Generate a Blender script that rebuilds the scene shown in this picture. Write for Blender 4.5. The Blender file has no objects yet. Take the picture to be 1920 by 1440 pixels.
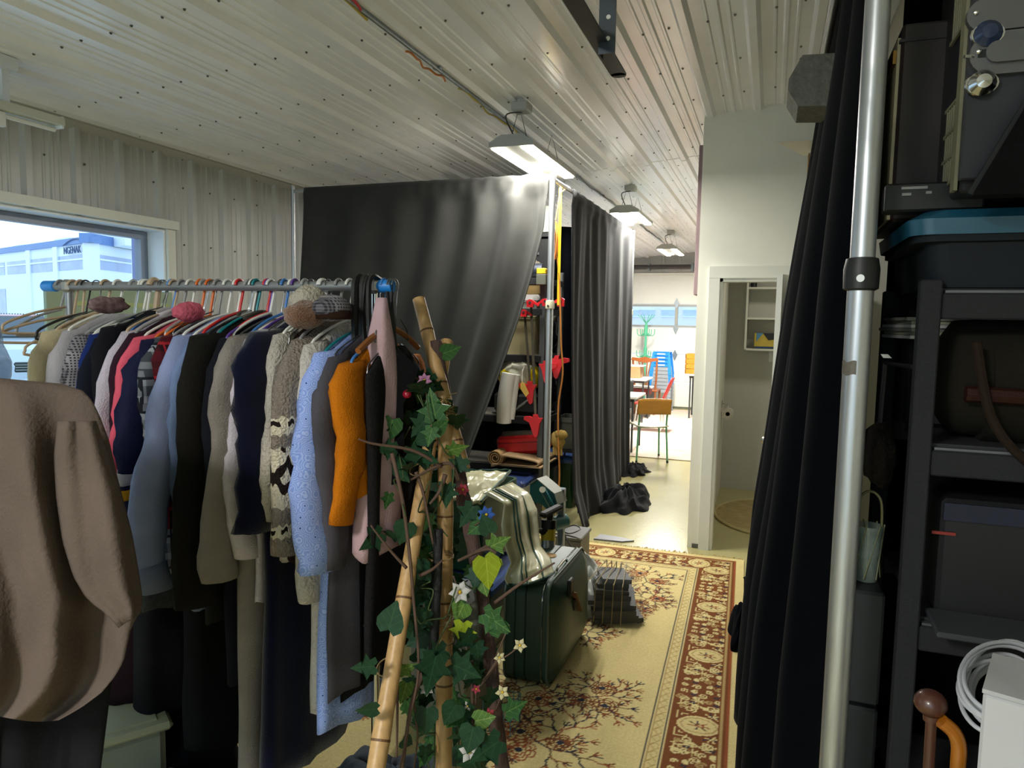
import bpy, bmesh, math, random
import numpy as np
from mathutils import Vector, Matrix, Euler, noise
SC = bpy.context.scene
COL = SC.collection
rnd = random.Random(7)
PI = math.pi
# ------------------------------------------------------------------ camera
F, CX, CY, EYE = 1331.0, 960.0, 720.0, 1.675
def _frame(vx=1447.0, vy=612.0, roll=.018):
    dy = Vector((vx - CX, -(vy - CY), F)).normalized()
    t = -(dy.x * roll + dy.y) / dy.z
    u = Vector((roll, 1, t)).normalized()
    x = u.cross(dy)
    if x.x < 0: x = -x
    return x, dy, u
AX, AY, AZ = _frame()
def cam_vec(c):                                   # camera (right, up, forward) -> world
    return Vector((AX.dot(c), AY.dot(c), AZ.dot(c)))
ORG = Vector((0, 0, EYE))
def ray(px, py): return cam_vec(Vector(((px - CX) / F, -(py - CY) / F, 1)))
def at(px, py, d): return ORG + ray(px, py) * d   # metric point seen at that pixel, d metres ahead
def onX(px, py, x):
    r = ray(px, py); return ORG + r * (x / r.x)
def onY(px, py, y):
    r = ray(px, py); return ORG + r * (y / r.y)
def onZ(px, py, z):
    r = ray(px, py); return ORG + r * ((z - EYE) / r.z)
cam = bpy.data.cameras.new('camera'); camo = bpy.data.objects.new('camera', cam); COL.objects.link(camo)
rt, up, fw = cam_vec(Vector((1, 0, 0))), cam_vec(Vector((0, 1, 0))), cam_vec(Vector((0, 0, 1)))
camo.matrix_world = Matrix(((rt.x, up.x, -fw.x, 0), (rt.y, up.y, -fw.y, 0), (rt.z, up.z, -fw.z, EYE), (0, 0, 0, 1)))
cam.sensor_width = 36; cam.lens = F / 1920 * 36; cam.clip_start = .05; cam.clip_end = 400
SC.camera = camo
# ------------------------------------------------------------------ light and exposure
vs = SC.view_settings
vs.view_transform = 'Standard'; vs.look = 'None'; vs.gamma = 1; vs.use_curve_mapping = False
vs.exposure = 1.58
W = bpy.data.worlds.new('sky'); SC.world = W; W.use_nodes = True
wn = W.node_tree; wn.nodes.clear()
wo = wn.nodes.new('ShaderNodeOutputWorld'); wb = wn.nodes.new('ShaderNodeBackground')
wtc = wn.nodes.new('ShaderNodeTexCoord'); wsx = wn.nodes.new('ShaderNodeSeparateXYZ')
wr = wn.nodes.new('ShaderNodeValToRGB')
wn.links.new(wtc.outputs['Generated'], wsx.inputs[0]); wn.links.new(wsx.outputs[2], wr.inputs[0])
wr.color_ramp.elements[0].position = 0.0; wr.color_ramp.elements[0].color = (.74, .93, 1.0, 1)
wr.color_ramp.elements[1].position = .7; wr.color_ramp.elements[1].color = (.60, .80, 1.0, 1)
wn.links.new(wr.outputs[0], wb.inputs[0]); wb.inputs[1].default_value = .64
wn.links.new(wb.outputs[0], wo.inputs[0])
def area(name, loc, size, power, color, rot=(0, 0, 0), spread=PI):
    l = bpy.data.lights.new(name, 'AREA'); l.shape = 'RECTANGLE'; l.size, l.size_y = size
    l.energy = power; l.color = color; l.spread = spread
    o = bpy.data.objects.new(name, l); o.location = loc; o.rotation_euler = rot; COL.objects.link(o); return o
def portal(loc, size, rot):
    o = area('window_portal', loc, size, 1, (1, 1, 1), rot); o.data.cycles.is_portal = True; return o
LED = (1.0, .98, .91)
LED_POWER = 34
# ------------------------------------------------------------------ helpers
def hexc(h):
    c = [int(h[i:i + 2], 16) / 255 for i in (0, 2, 4)]
    return tuple((v / 12.92 if v <= .04045 else ((v + .055) / 1.055) ** 2.4) for v in c)
MATS = {}
def mat(name, col, rough=.6, metal=0, var=.12, vscale=6, bump=0, bscale=60, sheen=0, trans=0, alpha=1, emit=None, coat=0, spec=.5, stretch=None):
    if name in MATS: return MATS[name]
    m = bpy.data.materials.new(name); m.use_nodes = True; nt = m.node_tree; N = nt.nodes; L = nt.links
    b = N['Principled BSDF']; c = hexc(col) if isinstance(col, str) else col
    b.inputs['Roughness'].default_value = rough; b.inputs['Metallic'].default_value = metal
    b.inputs['Specular IOR Level'].default_value = spec
    if sheen: b.inputs['Sheen Weight'].default_value = sheen; b.inputs['Sheen Roughness'].default_value = .4
    if trans: b.inputs['Transmission Weight'].default_value = trans
    if alpha < 1: b.inputs['Alpha'].default_value = alpha
    if coat: b.inputs['Coat Weight'].default_value = coat
    tc = N.new('ShaderNodeTexCoord'); src = tc.outputs['Object']
    if stretch:
        mp = N.new('ShaderNodeMapping'); mp.inputs['Scale'].default_value = stretch; L.new(src, mp.inputs[0]); src = mp.outputs[0]
    nz = N.new('ShaderNodeTexNoise'); nz.inputs['Scale'].default_value = vscale; nz.inputs['Detail'].default_value = 5
    L.new(src, nz.inputs['Vector'])
    mx = N.new('ShaderNodeMix'); mx.data_type = 'RGBA'
    L.new(nz.outputs['Fac'], mx.inputs[0])
    mx.inputs[6].default_value = (*[max(0, v * (1 - 2 * var)) for v in c], 1)
    mx.inputs[7].default_value = (*[min(1, v * (1 + 2 * var)) for v in c], 1)
    L.new(mx.outputs[2], b.inputs['Base Color'])
    if bump:
        n2 = N.new('ShaderNodeTexNoise'); n2.inputs['Scale'].default_value = bscale; n2.inputs['Detail'].default_value = 3
        L.new(src, n2.inputs['Vector'])
        bp = N.new('ShaderNodeBump'); bp.inputs['Strength'].default_value = bump; bp.inputs['Distance'].default_value = .01
        L.new(n2.outputs['Fac'], bp.inputs['Height']); L.new(bp.outputs[0], b.inputs['Normal'])
    if emit:
        b.inputs['Emission Color'].default_value = (*emit[0], 1); b.inputs['Emission Strength'].default_value = emit[1]
    MATS[name] = m; return m
def cloth(name, col, **k):
    k.setdefault('rough', .95); k.setdefault('var', .14); k.setdefault('vscale', 9); k.setdefault('bump', .25); k.setdefault('bscale', 220); k.setdefault('spec', .15)
    return mat(name, col, **k)
def pat(name, fn, rough=.9, bump=0, bscale=200):
    """material whose base colour fn builds from nodes: fn(N, L, object_xyz_sockets, mixer) -> colour socket"""
    if name in MATS: return MATS[name]
    m = bpy.data.materials.new(name); m.use_nodes = True; nt = m.node_tree; N = nt.nodes; L = nt.links
    b = N['Principled BSDF']; b.inputs['Roughness'].default_value = rough; b.inputs['Specular IOR Level'].default_value = .2
    tc = N.new('ShaderNodeTexCoord'); sx = N.new('ShaderNodeSeparateXYZ'); L.new(tc.outputs['Object'], sx.inputs[0])
    def mix(f, a, c2):
        x = N.new('ShaderNodeMix'); x.data_type = 'RGBA'
        for i, v in ((0, f), (6, a), (7, c2)):
            if hasattr(v, 'is_output'): L.new(v, x.inputs[i])
            else: x.inputs[i].default_value = (*hexc(v), 1) if isinstance(v, str) else v
        return x.outputs[2]
    def math_(op, a, c2=0.0, c3=0.0):
        x = N.new('ShaderNodeMath'); x.operation = op
        for i, v in enumerate((a, c2, c3)):
            if hasattr(v, 'is_output'): L.new(v, x.inputs[i])
            else: x.inputs[i].default_value = v
        return x.outputs[0]
    col = fn(N, L, tc.outputs['Object'], sx.outputs, mix, math_)
    L.new(col, b.inputs['Base Color'])
    if bump:
        n2 = N.new('ShaderNodeTexNoise'); n2.inputs['Scale'].default_value = bscale; L.new(tc.outputs['Object'], n2.inputs['Vector'])
        bp = N.new('ShaderNodeBump'); bp.inputs['Strength'].default_value = bump; bp.inputs['Distance'].default_value = .01
        L.new(n2.outputs['Fac'], bp.inputs['Height']); L.new(bp.outputs[0], b.inputs['Normal'])
    MATS[name] = m; return m

class MB:
    """collects faces for one mesh"""
    def __init__(s): s.v = []; s.f = []
    def add(s, vs_, fs_):
        o = len(s.v); s.v += [tuple(p) for p in vs_]; s.f += [tuple(i + o for i in q) for q in fs_]; return s
    def box(s, c, d, rot=None, bev=0):
        hx, hy, hz = d[0] / 2, d[1] / 2, d[2] / 2
        b = min(bev, hx * .9, hy * .9, hz * .9) if bev else 0
        if not b:
            P = [(sx * hx, sy * hy, sz * hz) for sx in (-1, 1) for sy in (-1, 1) for sz in (-1, 1)]
            Fc = [(0, 1, 3, 2), (4, 6, 7, 5), (0, 4, 5, 1), (2, 3, 7, 6), (0, 2, 6, 4), (1, 5, 7, 3)]
        else:                                    # chamfered box
            P = []; idx = {}
            for sx in (-1, 1):
                for sy in (-1, 1):
                    for sz in (-1, 1):
                        for a in range(3):
                            p = [sx * hx, sy * hy, sz * hz]
                            for k in range(3):
                                if k != a: p[k] -= (sx, sy, sz)[k] * b
                            idx[(sx, sy, sz, a)] = len(P); P.append(tuple(p))
            Fc = []
            for a in range(3):
                for sg in (-1, 1):
                    u, w = (a + 1) % 3, (a + 2) % 3; q = []
                    for su, sw in ((-1, -1), (1, -1), (1, 1), (-1, 1)):
                        k = [0, 0, 0]; k[a] = sg; k[u] = su; k[w] = sw; q.append(idx[(*k, a)])
                    Fc.append(tuple(q if sg > 0 else q[::-1]))
            for a in range(3):                  # edges
                u, w = (a + 1) % 3, (a + 2) % 3
                for su in (-1, 1):
                    for sw in (-1, 1):
                        q = []
                        for e, ax in ((-1, u), (1, u), (1, w), (-1, w)):
                            k = [0, 0, 0]; k[a] = e; k[u] = su; k[w] = sw; q.append(idx[(*k, ax)])
                        Fc.append(tuple(q if su * sw < 0 else q[::-1]))
            for sx in (-1, 1):
                for sy in (-1, 1):
                    for sz in (-1, 1):
                        q = [idx[(sx, sy, sz, a)] for a in range(3)]
                        Fc.append(tuple(q if sx * sy * sz > 0 else q[::-1]))
        M = Matrix.Identity(3) if rot is None else (rot.to_matrix() if isinstance(rot, Euler) else (Matrix.Rotation(rot, 3, 'Z') if isinstance(rot, (int, float)) else rot))
        return s.add([Vector(c) + M @ Vector(p) for p in P], Fc)
    def bar(s, a, b, w, h=None, bev=0, upv=(0, 0, 1)):
        a, b = Vector(a), Vector(b); d = b - a; L = d.length; y = d.normalized(); h = h or w
        u = Vector(upv)
        if abs(y.dot(u)) > .98: u = Vector((0, 1, 0)) if abs(y.y) < .9 else Vector((1, 0, 0))
        x = y.cross(u).normalized(); z = x.cross(y)
        M = Matrix((x, y, z)).transposed()
        return s.box((a + b) / 2, (w, L, h), M, bev)
    def tube(s, pts, r, n=8, closed=False, cap=True, ry=None):
        pts = [Vector(p) for p in pts]; m = len(pts)
        if not hasattr(r, '__len__'): r = [r] * m
        ring = []; pn = None; vv = []
        for i, p in enumerate(pts):
            if closed: t = pts[(i + 1) % m] - pts[i - 1]
            else: t = pts[min(i + 1, m - 1)] - pts[max(i - 1, 0)]
            t = t.normalized() if t.length > 1e-9 else Vector((0, 0, 1))
            if pn is None:
                ref = Vector((1, 0, 0)) if abs(t.x) < .8 else Vector((0, 1, 0)); nrm = (ref - t * ref.dot(t)).normalized()
            else:
                nrm = pn - t * pn.dot(t); nrm = nrm.normalized() if nrm.length > 1e-6 else pn
            pn = nrm; bn = t.cross(nrm)
            for k in range(n):
                a = 2 * PI * k / n; vv.append(p + (nrm * math.cos(a) + bn * math.sin(a)) * r[i])
        ff = []
        for i in range(m if closed else m - 1):
            j = (i + 1) % m
            for k in range(n):
                k2 = (k + 1) % n; ff.append((i * n + k, i * n + k2, j * n + k2, j * n + k))
        if cap and not closed:
            ff.append(tuple(range(n))[::-1]); ff.append(tuple((m - 1) * n + k for k in range(n)))
        return s.add(vv, ff)
    def cyl(s, a, b, r, n=16, r2=None):
        return s.tube([a, b], [r, r if r2 is None else r2], n)
    def lathe(s, prof, c=(0, 0, 0), n=20, M=None):
        vv = []; c = Vector(c); M = M or Matrix.Identity(3)
        for r, z in prof:
            for k in range(n):
                a = 2 * PI * k / n; vv.append(c + M @ Vector((r * math.cos(a), r * math.sin(a), z)))
        ff = [(i * n + k, i * n + (k + 1) % n, (i + 1) * n + (k + 1) % n, (i + 1) * n + k) for i in range(len(prof) - 1) for k in range(n)]
        if prof[0][0] > 1e-5: ff.append(tuple(range(n))[::-1])
        if prof[-1][0] > 1e-5: ff.append(tuple((len(prof) - 1) * n + k for k in range(n)))
        return s.add(vv, ff)
    def ball(s, c, r, n=12, m=8, jit=0):
        c = Vector(c); r = (r, r, r) if not hasattr(r, '__len__') else r; vv = []; ff = []
        for i in range(m + 1):
            th = PI * i / m
            for k in range(n):
                ph = 2 * PI * k / n; d = Vector((math.sin(th) * math.cos(ph), math.sin(th) * math.sin(ph), math.cos(th)))
                q = 1 + (jit * noise.noise(d * 2.3 + c * 7) if jit else 0)
                vv.append(c + Vector((d.x * r[0], d.y * r[1], d.z * r[2])) * q)
        for i in range(m):
            for k in range(n):
                ff.append((i * n + k, (i + 1) * n + k, (i + 1) * n + (k + 1) % n, i * n + (k + 1) % n))
        return s.add(vv, ff)
    def prism(s, poly, a, b, axis=1):
        """poly: 2-D outline, swept from a to b along the axis"""
        def P(q, t):
            r = [0, 0, 0]; o = [i for i in range(3) if i != axis]; r[o[0]] = q[0]; r[o[1]] = q[1]; r[axis] = t; return tuple(r)
        n = len(poly); vv = [P(q, a) for q in poly] + [P(q, b) for q in poly]
        ff = [(i, (i + 1) % n, n + (i + 1) % n, n + i) for i in range(n)] + [tuple(range(n))[::-1], tuple(range(n, 2 * n))]
        return s.add(vv, ff)
    def grid(s, nu, nv, fn, closed_u=False):
        vv = [fn(i / (nu if closed_u else nu - 1), j / (nv - 1)) for j in range(nv) for i in range(nu)]
        ff = [(j * nu + i, j * nu + (i + 1) % nu, (j + 1) * nu + (i + 1) % nu, (j + 1) * nu + i) for j in range(nv - 1) for i in range(nu if closed_u else nu - 1)]
        return s.add(vv, ff)
    def xf(s, M):
        s.v = [tuple(M @ Vector(p)) for p in s.v]; return s
    def mesh(s, name, m, smooth=False):
        me = bpy.data.meshes.new(name); me.from_pydata(s.v, [], s.f); me.update()
        bm = bmesh.new(); bm.from_mesh(me); bmesh.ops.recalc_face_normals(bm, faces=bm.faces); bm.to_mesh(me); bm.free()
        if m: me.materials.append(m)
        if smooth:
            me.polygons.foreach_set('use_smooth', [True] * len(me.polygons))
            if smooth != 'all':
                try: me.set_sharp_from_angle(angle=math.radians(smooth if smooth is not True else 40))
                except Exception: pass
        return me
def wloc(o):
    v = Vector((0, 0, 0))
    while o: v = v + o.location; o = o.parent
    return v
def obj(name, mb, m, parent=None, smooth=False, local=False, label=None, solid=0, sub=0):
    """ONE mesh object; its coordinates are world coordinates unless local"""
    me = mb.mesh(name, m, smooth) if isinstance(mb, MB) else mb
    o = bpy.data.objects.new(name, me); COL.objects.link(o)
    if parent:
        o.parent = parent
        if not local: o.location = -wloc(parent)
    if label: o['label'] = label
    if solid:
        md = o.modifiers.new('thickness', 'SOLIDIFY'); md.thickness = solid; md.offset = 0
    if sub:
        md = o.modifiers.new('smooth', 'SUBSURF'); md.levels = sub; md.render_levels = sub
    return o
def tag(o, label, cat, group=None):
    o['label'] = label; o['category'] = cat
    if group: o['group'] = group
    return o
def thing(name, label, cat, loc=(0, 0, 0), group=None, rotz=0):
    o = bpy.data.objects.new(name, None); COL.objects.link(o); o.location = loc; o.rotation_euler = (0, 0, rotz); o.empty_display_size = .05
    return tag(o, label, cat, group)
def struct(name, mb, m, smooth=False, parent=None):
    o = obj(name, mb, m, parent, smooth)
    if not parent: o['kind'] = 'structure'
    return o
def lerp(a, b, t): return a + (b - a) * t
def interp(tab, x):
    if x <= tab[0][0]: return tab[0][1]
    for (x0, y0), (x1, y1) in zip(tab, tab[1:]):
        if x <= x1: return y0 + (y1 - y0) * (x - x0) / (x1 - x0)
    return tab[-1][1]
def smooth_path(pts, k=6):
    pts = [Vector(p) for p in pts]; out = []
    for i in range(len(pts) - 1):
        p0, p1, p2, p3 = pts[max(i - 1, 0)], pts[i], pts[i + 1], pts[min(i + 2, len(pts) - 1)]
        for j in range(k):
            t = j / k
            out.append(.5 * ((2 * p1) + (p2 - p0) * t + (2 * p0 - 5 * p1 + 4 * p2 - p3) * t * t + (3 * p1 - p0 - 3 * p2 + p3) * t ** 3))
    out.append(pts[-1]); return out
def nz(x, y, z=0.0, s=1.0): return noise.noise(Vector((x, y, z)) * s)
# ------------------------------------------------------------------ common materials
M_wall = mat('white_metal_siding', 'b0b0ac', .38, var=.03, spec=.5)
M_ceil = mat('white_ceiling_metal', 'ecedf0', .22, var=.03, spec=.6)
M_paint = mat('white_paint', 'e2e1d4', .6, var=.03)
M_trim = mat('white_trim', 'd6d6cc', .45, var=.03)
M_alu = mat('brushed_aluminium', 'b4b6ba', .38, metal=.85, var=.12, vscale=5, stretch=(30, 30, 2))
M_chrome = mat('chrome', 'd0d0d0', .15, metal=1, var=.02)
M_steel = mat('dark_steel', '4a4d50', .45, metal=.6, var=.1)
M_black = mat('black_plastic', '0f1012', .5, var=.1)
M_blackm = mat('black_powder_coat', '222326', .75, spec=.2, var=.15, vscale=200, bump=.2, bscale=300)
M_rackm = mat('grey_rack_steel', '55575a', .5, metal=.3, var=.08)
M_white = mat('white_plastic', 'dcdcd8', .45, var=.03)
M_red = mat('red_plastic', 'c81e22', .4, var=.08)
M_yellow = mat('yellow_plastic', 'd8b21e', .5, var=.1)
M_blue = mat('blue_plastic', '1d7fd6', .4, var=.06)
M_screw = mat('screw_metal', '6a6862', .4, metal=.8)
# ------------------------------------------------------------------ the room
XL, XR, YB, YF = -4.15, 2.6, -3.0, 14.4
S = .082
def zc(x): return 3.2167 + S * x
def corr(u, pitch=.32, ph=0.0):
    """height of the rib profile of the sheet metal at u"""
    q = ((u - ph) % pitch) / pitch
    def bump(q, c, w, top, h):
        d = abs(q - c)
        return 0 if d > w else (h if d < top else h * (w - d) / (w - top))
    return bump(q, .5, .12, .06, .026) + bump(q, .17, .035, .015, .005) + bump(q, .83, .035, .015, .005) + bump(q, .0, .05, .022, .008) + bump(q, 1.0, .05, .022, .008)
def rib_cuts(a, b, pitch=.32):
    ks = (.0, .022, .05, .135, .155, .185, .205, .38, .44, .56, .62, .795, .815, .845, .865, .95, .978)
    out = [a, b]; i = math.floor(a / pitch)
    while i * pitch < b:
        out += [(i + k) * pitch for k in ks if a < (i + k) * pitch < b]; i += 1
    return sorted(out)
fl = struct('floor', MB().box(((XL + XR) / 2, 5.7, -.05), (XR - XL + .3, 17.7, .1)), None)
def floor_fn(N, L, co, xyz, mix, mt):
    n1 = N.new('ShaderNodeTexNoise'); n1.inputs['Scale'].default_value = 2.2; n1.inputs['Detail'].default_value = 8; L.new(co, n1.inputs['Vector'])
    n2 = N.new('ShaderNodeTexNoise'); n2.inputs['Scale'].default_value = 40; n2.inputs['Detail'].default_value = 4; L.new(co, n2.inputs['Vector'])
    a = mix(n1.outputs['Fac'], 'a39a6a', 'bab384'); return mix(mt('MULTIPLY', n2.outputs['Fac'], .35), a, '8f8660')
fl.data.materials.append(pat('painted_concrete', floor_fn, rough=.22, bump=.08, bscale=25))
# ceiling: sheets 0.96 m wide, each a part
ceil_back = struct('ceiling', MB().add([(XL, YB, zc(XL) + .05), (XR, YB, zc(XR) + .05), (XR, YF, zc(XR) + .05), (XL, YF, zc(XL) + .05), (XL, YB, zc(XL) + .15), (XR, YB, zc(XR) + .15), (XR, YF, zc(XR) + .15), (XL, YF, zc(XL) + .15)],
                   [(0, 1, 2, 3), (4, 7, 6, 5), (0, 4, 5, 1), (1, 5, 6, 2), (2, 6, 7, 3), (3, 7, 4, 0)]), M_ceil)
x = XL
scr = MB()
def sheet_ceiling(x0, x1, y0, y1, dz=0):
    cs = rib_cuts(x0, x1); mb = MB(); n = len(cs)
    pts = [(c, zc(c) - corr(c) + dz) for c in cs]
    poly = pts + [(x1, zc(x1) + .02 + dz), (x0, zc(x0) + .02 + dz)]
    mb.prism(poly, y0, y1, axis=1); return mb
while x < XR - .05:
    x1 = min(x + .96, XR)
    obj('panel', sheet_ceiling(x, x1, YB, 6.6), M_ceil, ceil_back)
    obj('panel', sheet_ceiling(x, x1, 6.56, YF, -.003), M_ceil, ceil_back)
    x = x1
k = math.floor(XL / .32)
while k * .32 < XR:
    for dx in (.08, .27):
        xx = k * .32 + dx
        if XL + .02 < xx < XR:
            yy = -.5
            while yy < 14:
                scr.lathe([(.007, 0), (.007, -.003), (.004, -.008), (0, -.008)], (xx, yy + .02 * nz(xx, yy), zc(xx) - corr(xx)), 6); yy += .61
    k += 1
o = obj('screw', scr, M_screw, ceil_back); o['kind'] = 'stuff'
# left wall, sheets with a window opening
WY0, WY1, WZ0, WZ1 = .55, 4.05, .85, 2.30
FY0, FY1, FZ0, FZ1 = 9.0, 12.8, .7, 2.3                # added windows that light the far room, out of sight behind the drapes
OPEN = [(WY0, WY1, WZ0, WZ1), (FY0, FY1, FZ0, FZ1)]
lw = MB(); yy = YB
for a_, b_, c_, d_ in OPEN:
    lw.box((XL - .14, (yy + a_) / 2, 1.5), (.2, a_ - yy, 3.0)); yy = b_
    lw.box((XL - .14, (a_ + b_) / 2, c_ / 2), (.2, b_ - a_, c_)).box((XL - .14, (a_ + b_) / 2, (d_ + 3) / 2), (.2, b_ - a_, 3.0 - d_))
lw.box((XL - .14, (yy + YF) / 2, 1.5), (.2, YF - yy, 3.0))
wl = struct('wall_left', lw, M_wall)
def sheet_left(y0, y1, z0, z1):
    cs = rib_cuts(y0, y1); poly = [(XL - .03 + corr(c, ph=0), c) for c in cs] + [(XL - .04, y1), (XL - .04, y0)]
    return MB().prism(poly, z0, z1, axis=2)
y = YB + .06
sw = MB()
while y < YF - .01:
    y1 = min(y + .96, YF)
    zt = zc(XL) + .0
    segs = [(y, y1, None)]
    for a_, b_, c_, d_ in OPEN:
        out = []
        for s0, s1, w_ in segs:
            if w_ or s1 <= a_ or s0 >= b_: out.append((s0, s1, w_)); continue
            if s0 < a_: out.append((s0, a_, None))
            out.append((max(s0, a_), min(s1, b_), (c_, d_)))
            if s1 > b_: out.append((b_, s1, None))
        segs = out
    for s0, s1, w_ in segs:
        if s1 - s0 < .01: continue
        if w_: obj('panel', sheet_left(s0, s1, 0, w_[0]), M_wall, wl); obj('panel', sheet_left(s0, s1, w_[1], zt), M_wall, wl)
        else: obj('panel', sheet_left(s0, s1, 0, zt), M_wall, wl)
    y = y1
for i in range(60):
    yy = -.9 + .27 * i
    for zz in (2.83, 2.62, 2.2, 1.6):
        if WY0 - .1 < yy < WY1 + .1 and zz < 2.4: continue
        sw.ball((XL - .024, yy, zz + .02 * nz(yy, zz)), .007, 6, 4)
o = obj('screw', sw, M_screw, wl); o['kind'] = 'stuff'
# ceiling moulding along the left wall
struct('trim_1', MB().prism([(XL - .03, zc(XL) - .05), (XL + .035, zc(XL) - .012), (XL + .035, zc(XL)), (XL - .03, zc(XL) + .01)], YB, YF, 1), M_wall)
# other walls
struct('wall_right', MB().box((XR + .1, 5.7, 1.7), (.2, 17.4, 3.6)), M_paint)
NX0, NX1, NZ0, NZ1 = -4.0, .4, .3, 2.6                 # unseen window added behind the viewer to light the near room
struct('wall_near', MB().box(((XL - .2 + NX0) / 2, YB - .1, 1.7), (NX0 - XL + .2, .2, 3.6)).box(((XR + .2 + NX1) / 2, YB - .1, 1.7), (XR + .2 - NX1, .2, 3.6)).box(((NX0 + NX1) / 2, YB - .1, NZ0 / 2 - .05), (NX1 - NX0, .2, NZ0 + .1)).box(((NX0 + NX1) / 2, YB - .1, (NZ1 + 3.5) / 2), (NX1 - NX0, .2, 3.5 - NZ1)), M_paint)
portal(((NX0 + NX1) / 2, YB - .1, (NZ0 + NZ1) / 2), (NX1 - NX0, NZ1 - NZ0), (PI / 2, 0, 0))
portal((XL - .12, (WY0 + WY1) / 2, (WZ0 + WZ1) / 2), (WZ1 - WZ0, WY1 - WY0), (0, -PI / 2, 0))
portal((XL - .12, (FY0 + FY1) / 2, (FZ0 + FZ1) / 2), (FZ1 - FZ0, FY1 - FY0), (0, -PI / 2, 0))
# window in the left wall
M_vinyl = mat('white_vinyl', 'e0e4e8', .4, var=.02)
win = struct('window_1', MB().box((XL - .02, (WY0 + WY1) / 2, WZ1 + .03), (.10, WY1 - WY0 + .16, .06)).box((XL - .02, WY1 + .035, (WZ0 + WZ1) / 2), (.05, .07, WZ1 - WZ0))
             .box((XL - .02, WY0 - .035, (WZ0 + WZ1) / 2), (.05, .07, WZ1 - WZ0)).box((XL + .02, (WY0 + WY1) / 2, WZ0 - .02), (.16, WY1 - WY0 + .16, .04)), M_trim)
M_reveal = M_vinyl
fr = MB()
for a, b in (((WY0, WZ1 - .01), (WY1, WZ1 - .01)), ((WY0, WZ0 + .01), (WY1, WZ0 + .01))):
    fr.box((XL - .15, (WY0 + WY1) / 2, a[1]), (.26, WY1 - WY0, .02))
for yy in (WY0 + .01, WY1 - .01): fr.box((XL - .15, yy, (WZ0 + WZ1) / 2), (.26, .02, WZ1 - WZ0 - .04))
obj('window_reveal', fr, M_reveal, win)
M_sash = mat('grey_window_sash', '8a90a0', .4, var=.03)
sa = MB()
for dz, w in ((WZ1 - .05, .05), (WZ0 + .05, .05)): sa.box((XL - .20, (WY0 + WY1) / 2, dz), (.06, WY1 - WY0 - .04, w))
for yy in (WY0 + .05, WY1 - .05): sa.box((XL - .20, yy, (WZ0 + WZ1) / 2), (.06, .06, WZ1 - WZ0 - .15))
obj('sash', sa, M_sash, win)
M_glass = bpy.data.materials.new('window_glass'); M_glass.use_nodes = True
_n = M_glass.node_tree; _n.nodes.clear()
_o = _n.nodes.new('ShaderNodeOutputMaterial'); _t = _n.nodes.new('ShaderNodeBsdfTransparent'); _g = _n.nodes.new('ShaderNodeBsdfGlossy'); _m = _n.nodes.new('ShaderNodeMixShader')
_nz = _n.nodes.new('ShaderNodeTexNoise'); _nz.inputs['Scale'].default_value = 3; _r = _n.nodes.new('ShaderNodeMapRange'); _r.inputs[3].default_value = .02; _r.inputs[4].default_value = .05
_n.links.new(_nz.outputs['Fac'], _r.inputs[0]); _n.links.new(_r.outputs[0], _m.inputs[0]); _g.inputs['Roughness'].default_value = .05; _t.inputs[0].default_value = (.93, .97, 1, 1)
_n.links.new(_t.outputs[0], _m.inputs[1]); _n.links.new(_g.outputs[0], _m.inputs[2]); _n.links.new(_m.outputs[0], _o.inputs[0])
obj('glass', MB().box((XL - .20, (WY0 + WY1) / 2, (WZ0 + WZ1) / 2), (.008, WY1 - WY0 - .1, WZ1 - WZ0 - .1)), M_glass, win)
win3 = struct('added_window_far', MB().box((XL - .16, (FY0 + FY1) / 2, FZ1 - .03), (.06, FY1 - FY0, .06)).box((XL - .16, (FY0 + FY1) / 2, FZ0 + .03), (.06, FY1 - FY0, .06)).box((XL - .16, FY0 + .03, (FZ0 + FZ1) / 2), (.06, .06, FZ1 - FZ0)).box((XL - .16, FY1 - .03, (FZ0 + FZ1) / 2), (.06, .06, FZ1 - FZ0)), M_trim)
obj('glass', MB().box((XL - .16, (FY0 + FY1) / 2, (FZ0 + FZ1) / 2), (.008, FY1 - FY0 - .1, FZ1 - FZ0 - .1)), M_glass, win3)
win4 = struct('added_window_near', MB().box(((NX0 + NX1) / 2, YB - .1, NZ1 - .03), (NX1 - NX0, .06, .06)).box(((NX0 + NX1) / 2, YB - .1, NZ0 + .03), (NX1 - NX0, .06, .06)).box((NX0 + .03, YB - .1, (NZ0 + NZ1) / 2), (.06, .06, NZ1 - NZ0)).box((NX1 - .03, YB - .1, (NZ0 + NZ1) / 2), (.06, .06, NZ1 - NZ0)), M_trim)
obj('glass', MB().box(((NX0 + NX1) / 2, YB - .1, (NZ0 + NZ1) / 2), (NX1 - NX0 - .1, .008, NZ1 - NZ0 - .1)), M_glass, win4)
# far wall with the sectional garage door
GX0, GX1, GZ = -4.1, -.3, 2.70
bw = MB()
bw.box(((GX1 + XR) / 2, YF + .1, 1.7), (XR - GX1, .2, 3.6)); bw.box(((XL + GX1) / 2, YF + .1, (GZ + 3.5) / 2), (GX1 - XL, .2, 3.5 - GZ))
wf = struct('wall_far', bw, M_wall)
y = XL
while y < XR - .02:
    x1 = min(y + .96, XR); z0 = GZ + .02 if y < GX1 else 0
    cs = rib_cuts(y, x1); poly = [(c, YF + .01 - corr(c)) for c in cs] + [(x1, YF + .02), (y, YF + .02)]
    obj('panel', MB().prism(poly, z0, zc(x1) + .02, axis=2), M_wall, wf); y = x1
M_gd = mat('garage_door_white', 'e4e3da', .5, var=.03)
gd = struct('door_2', MB().box(((GX0 + GX1) / 2, YF + .06, GZ - .02), (GX1 - GX0 + .1, .12, .06)), M_gd)
ws0, ws1 = 1.66, 2.03
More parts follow.
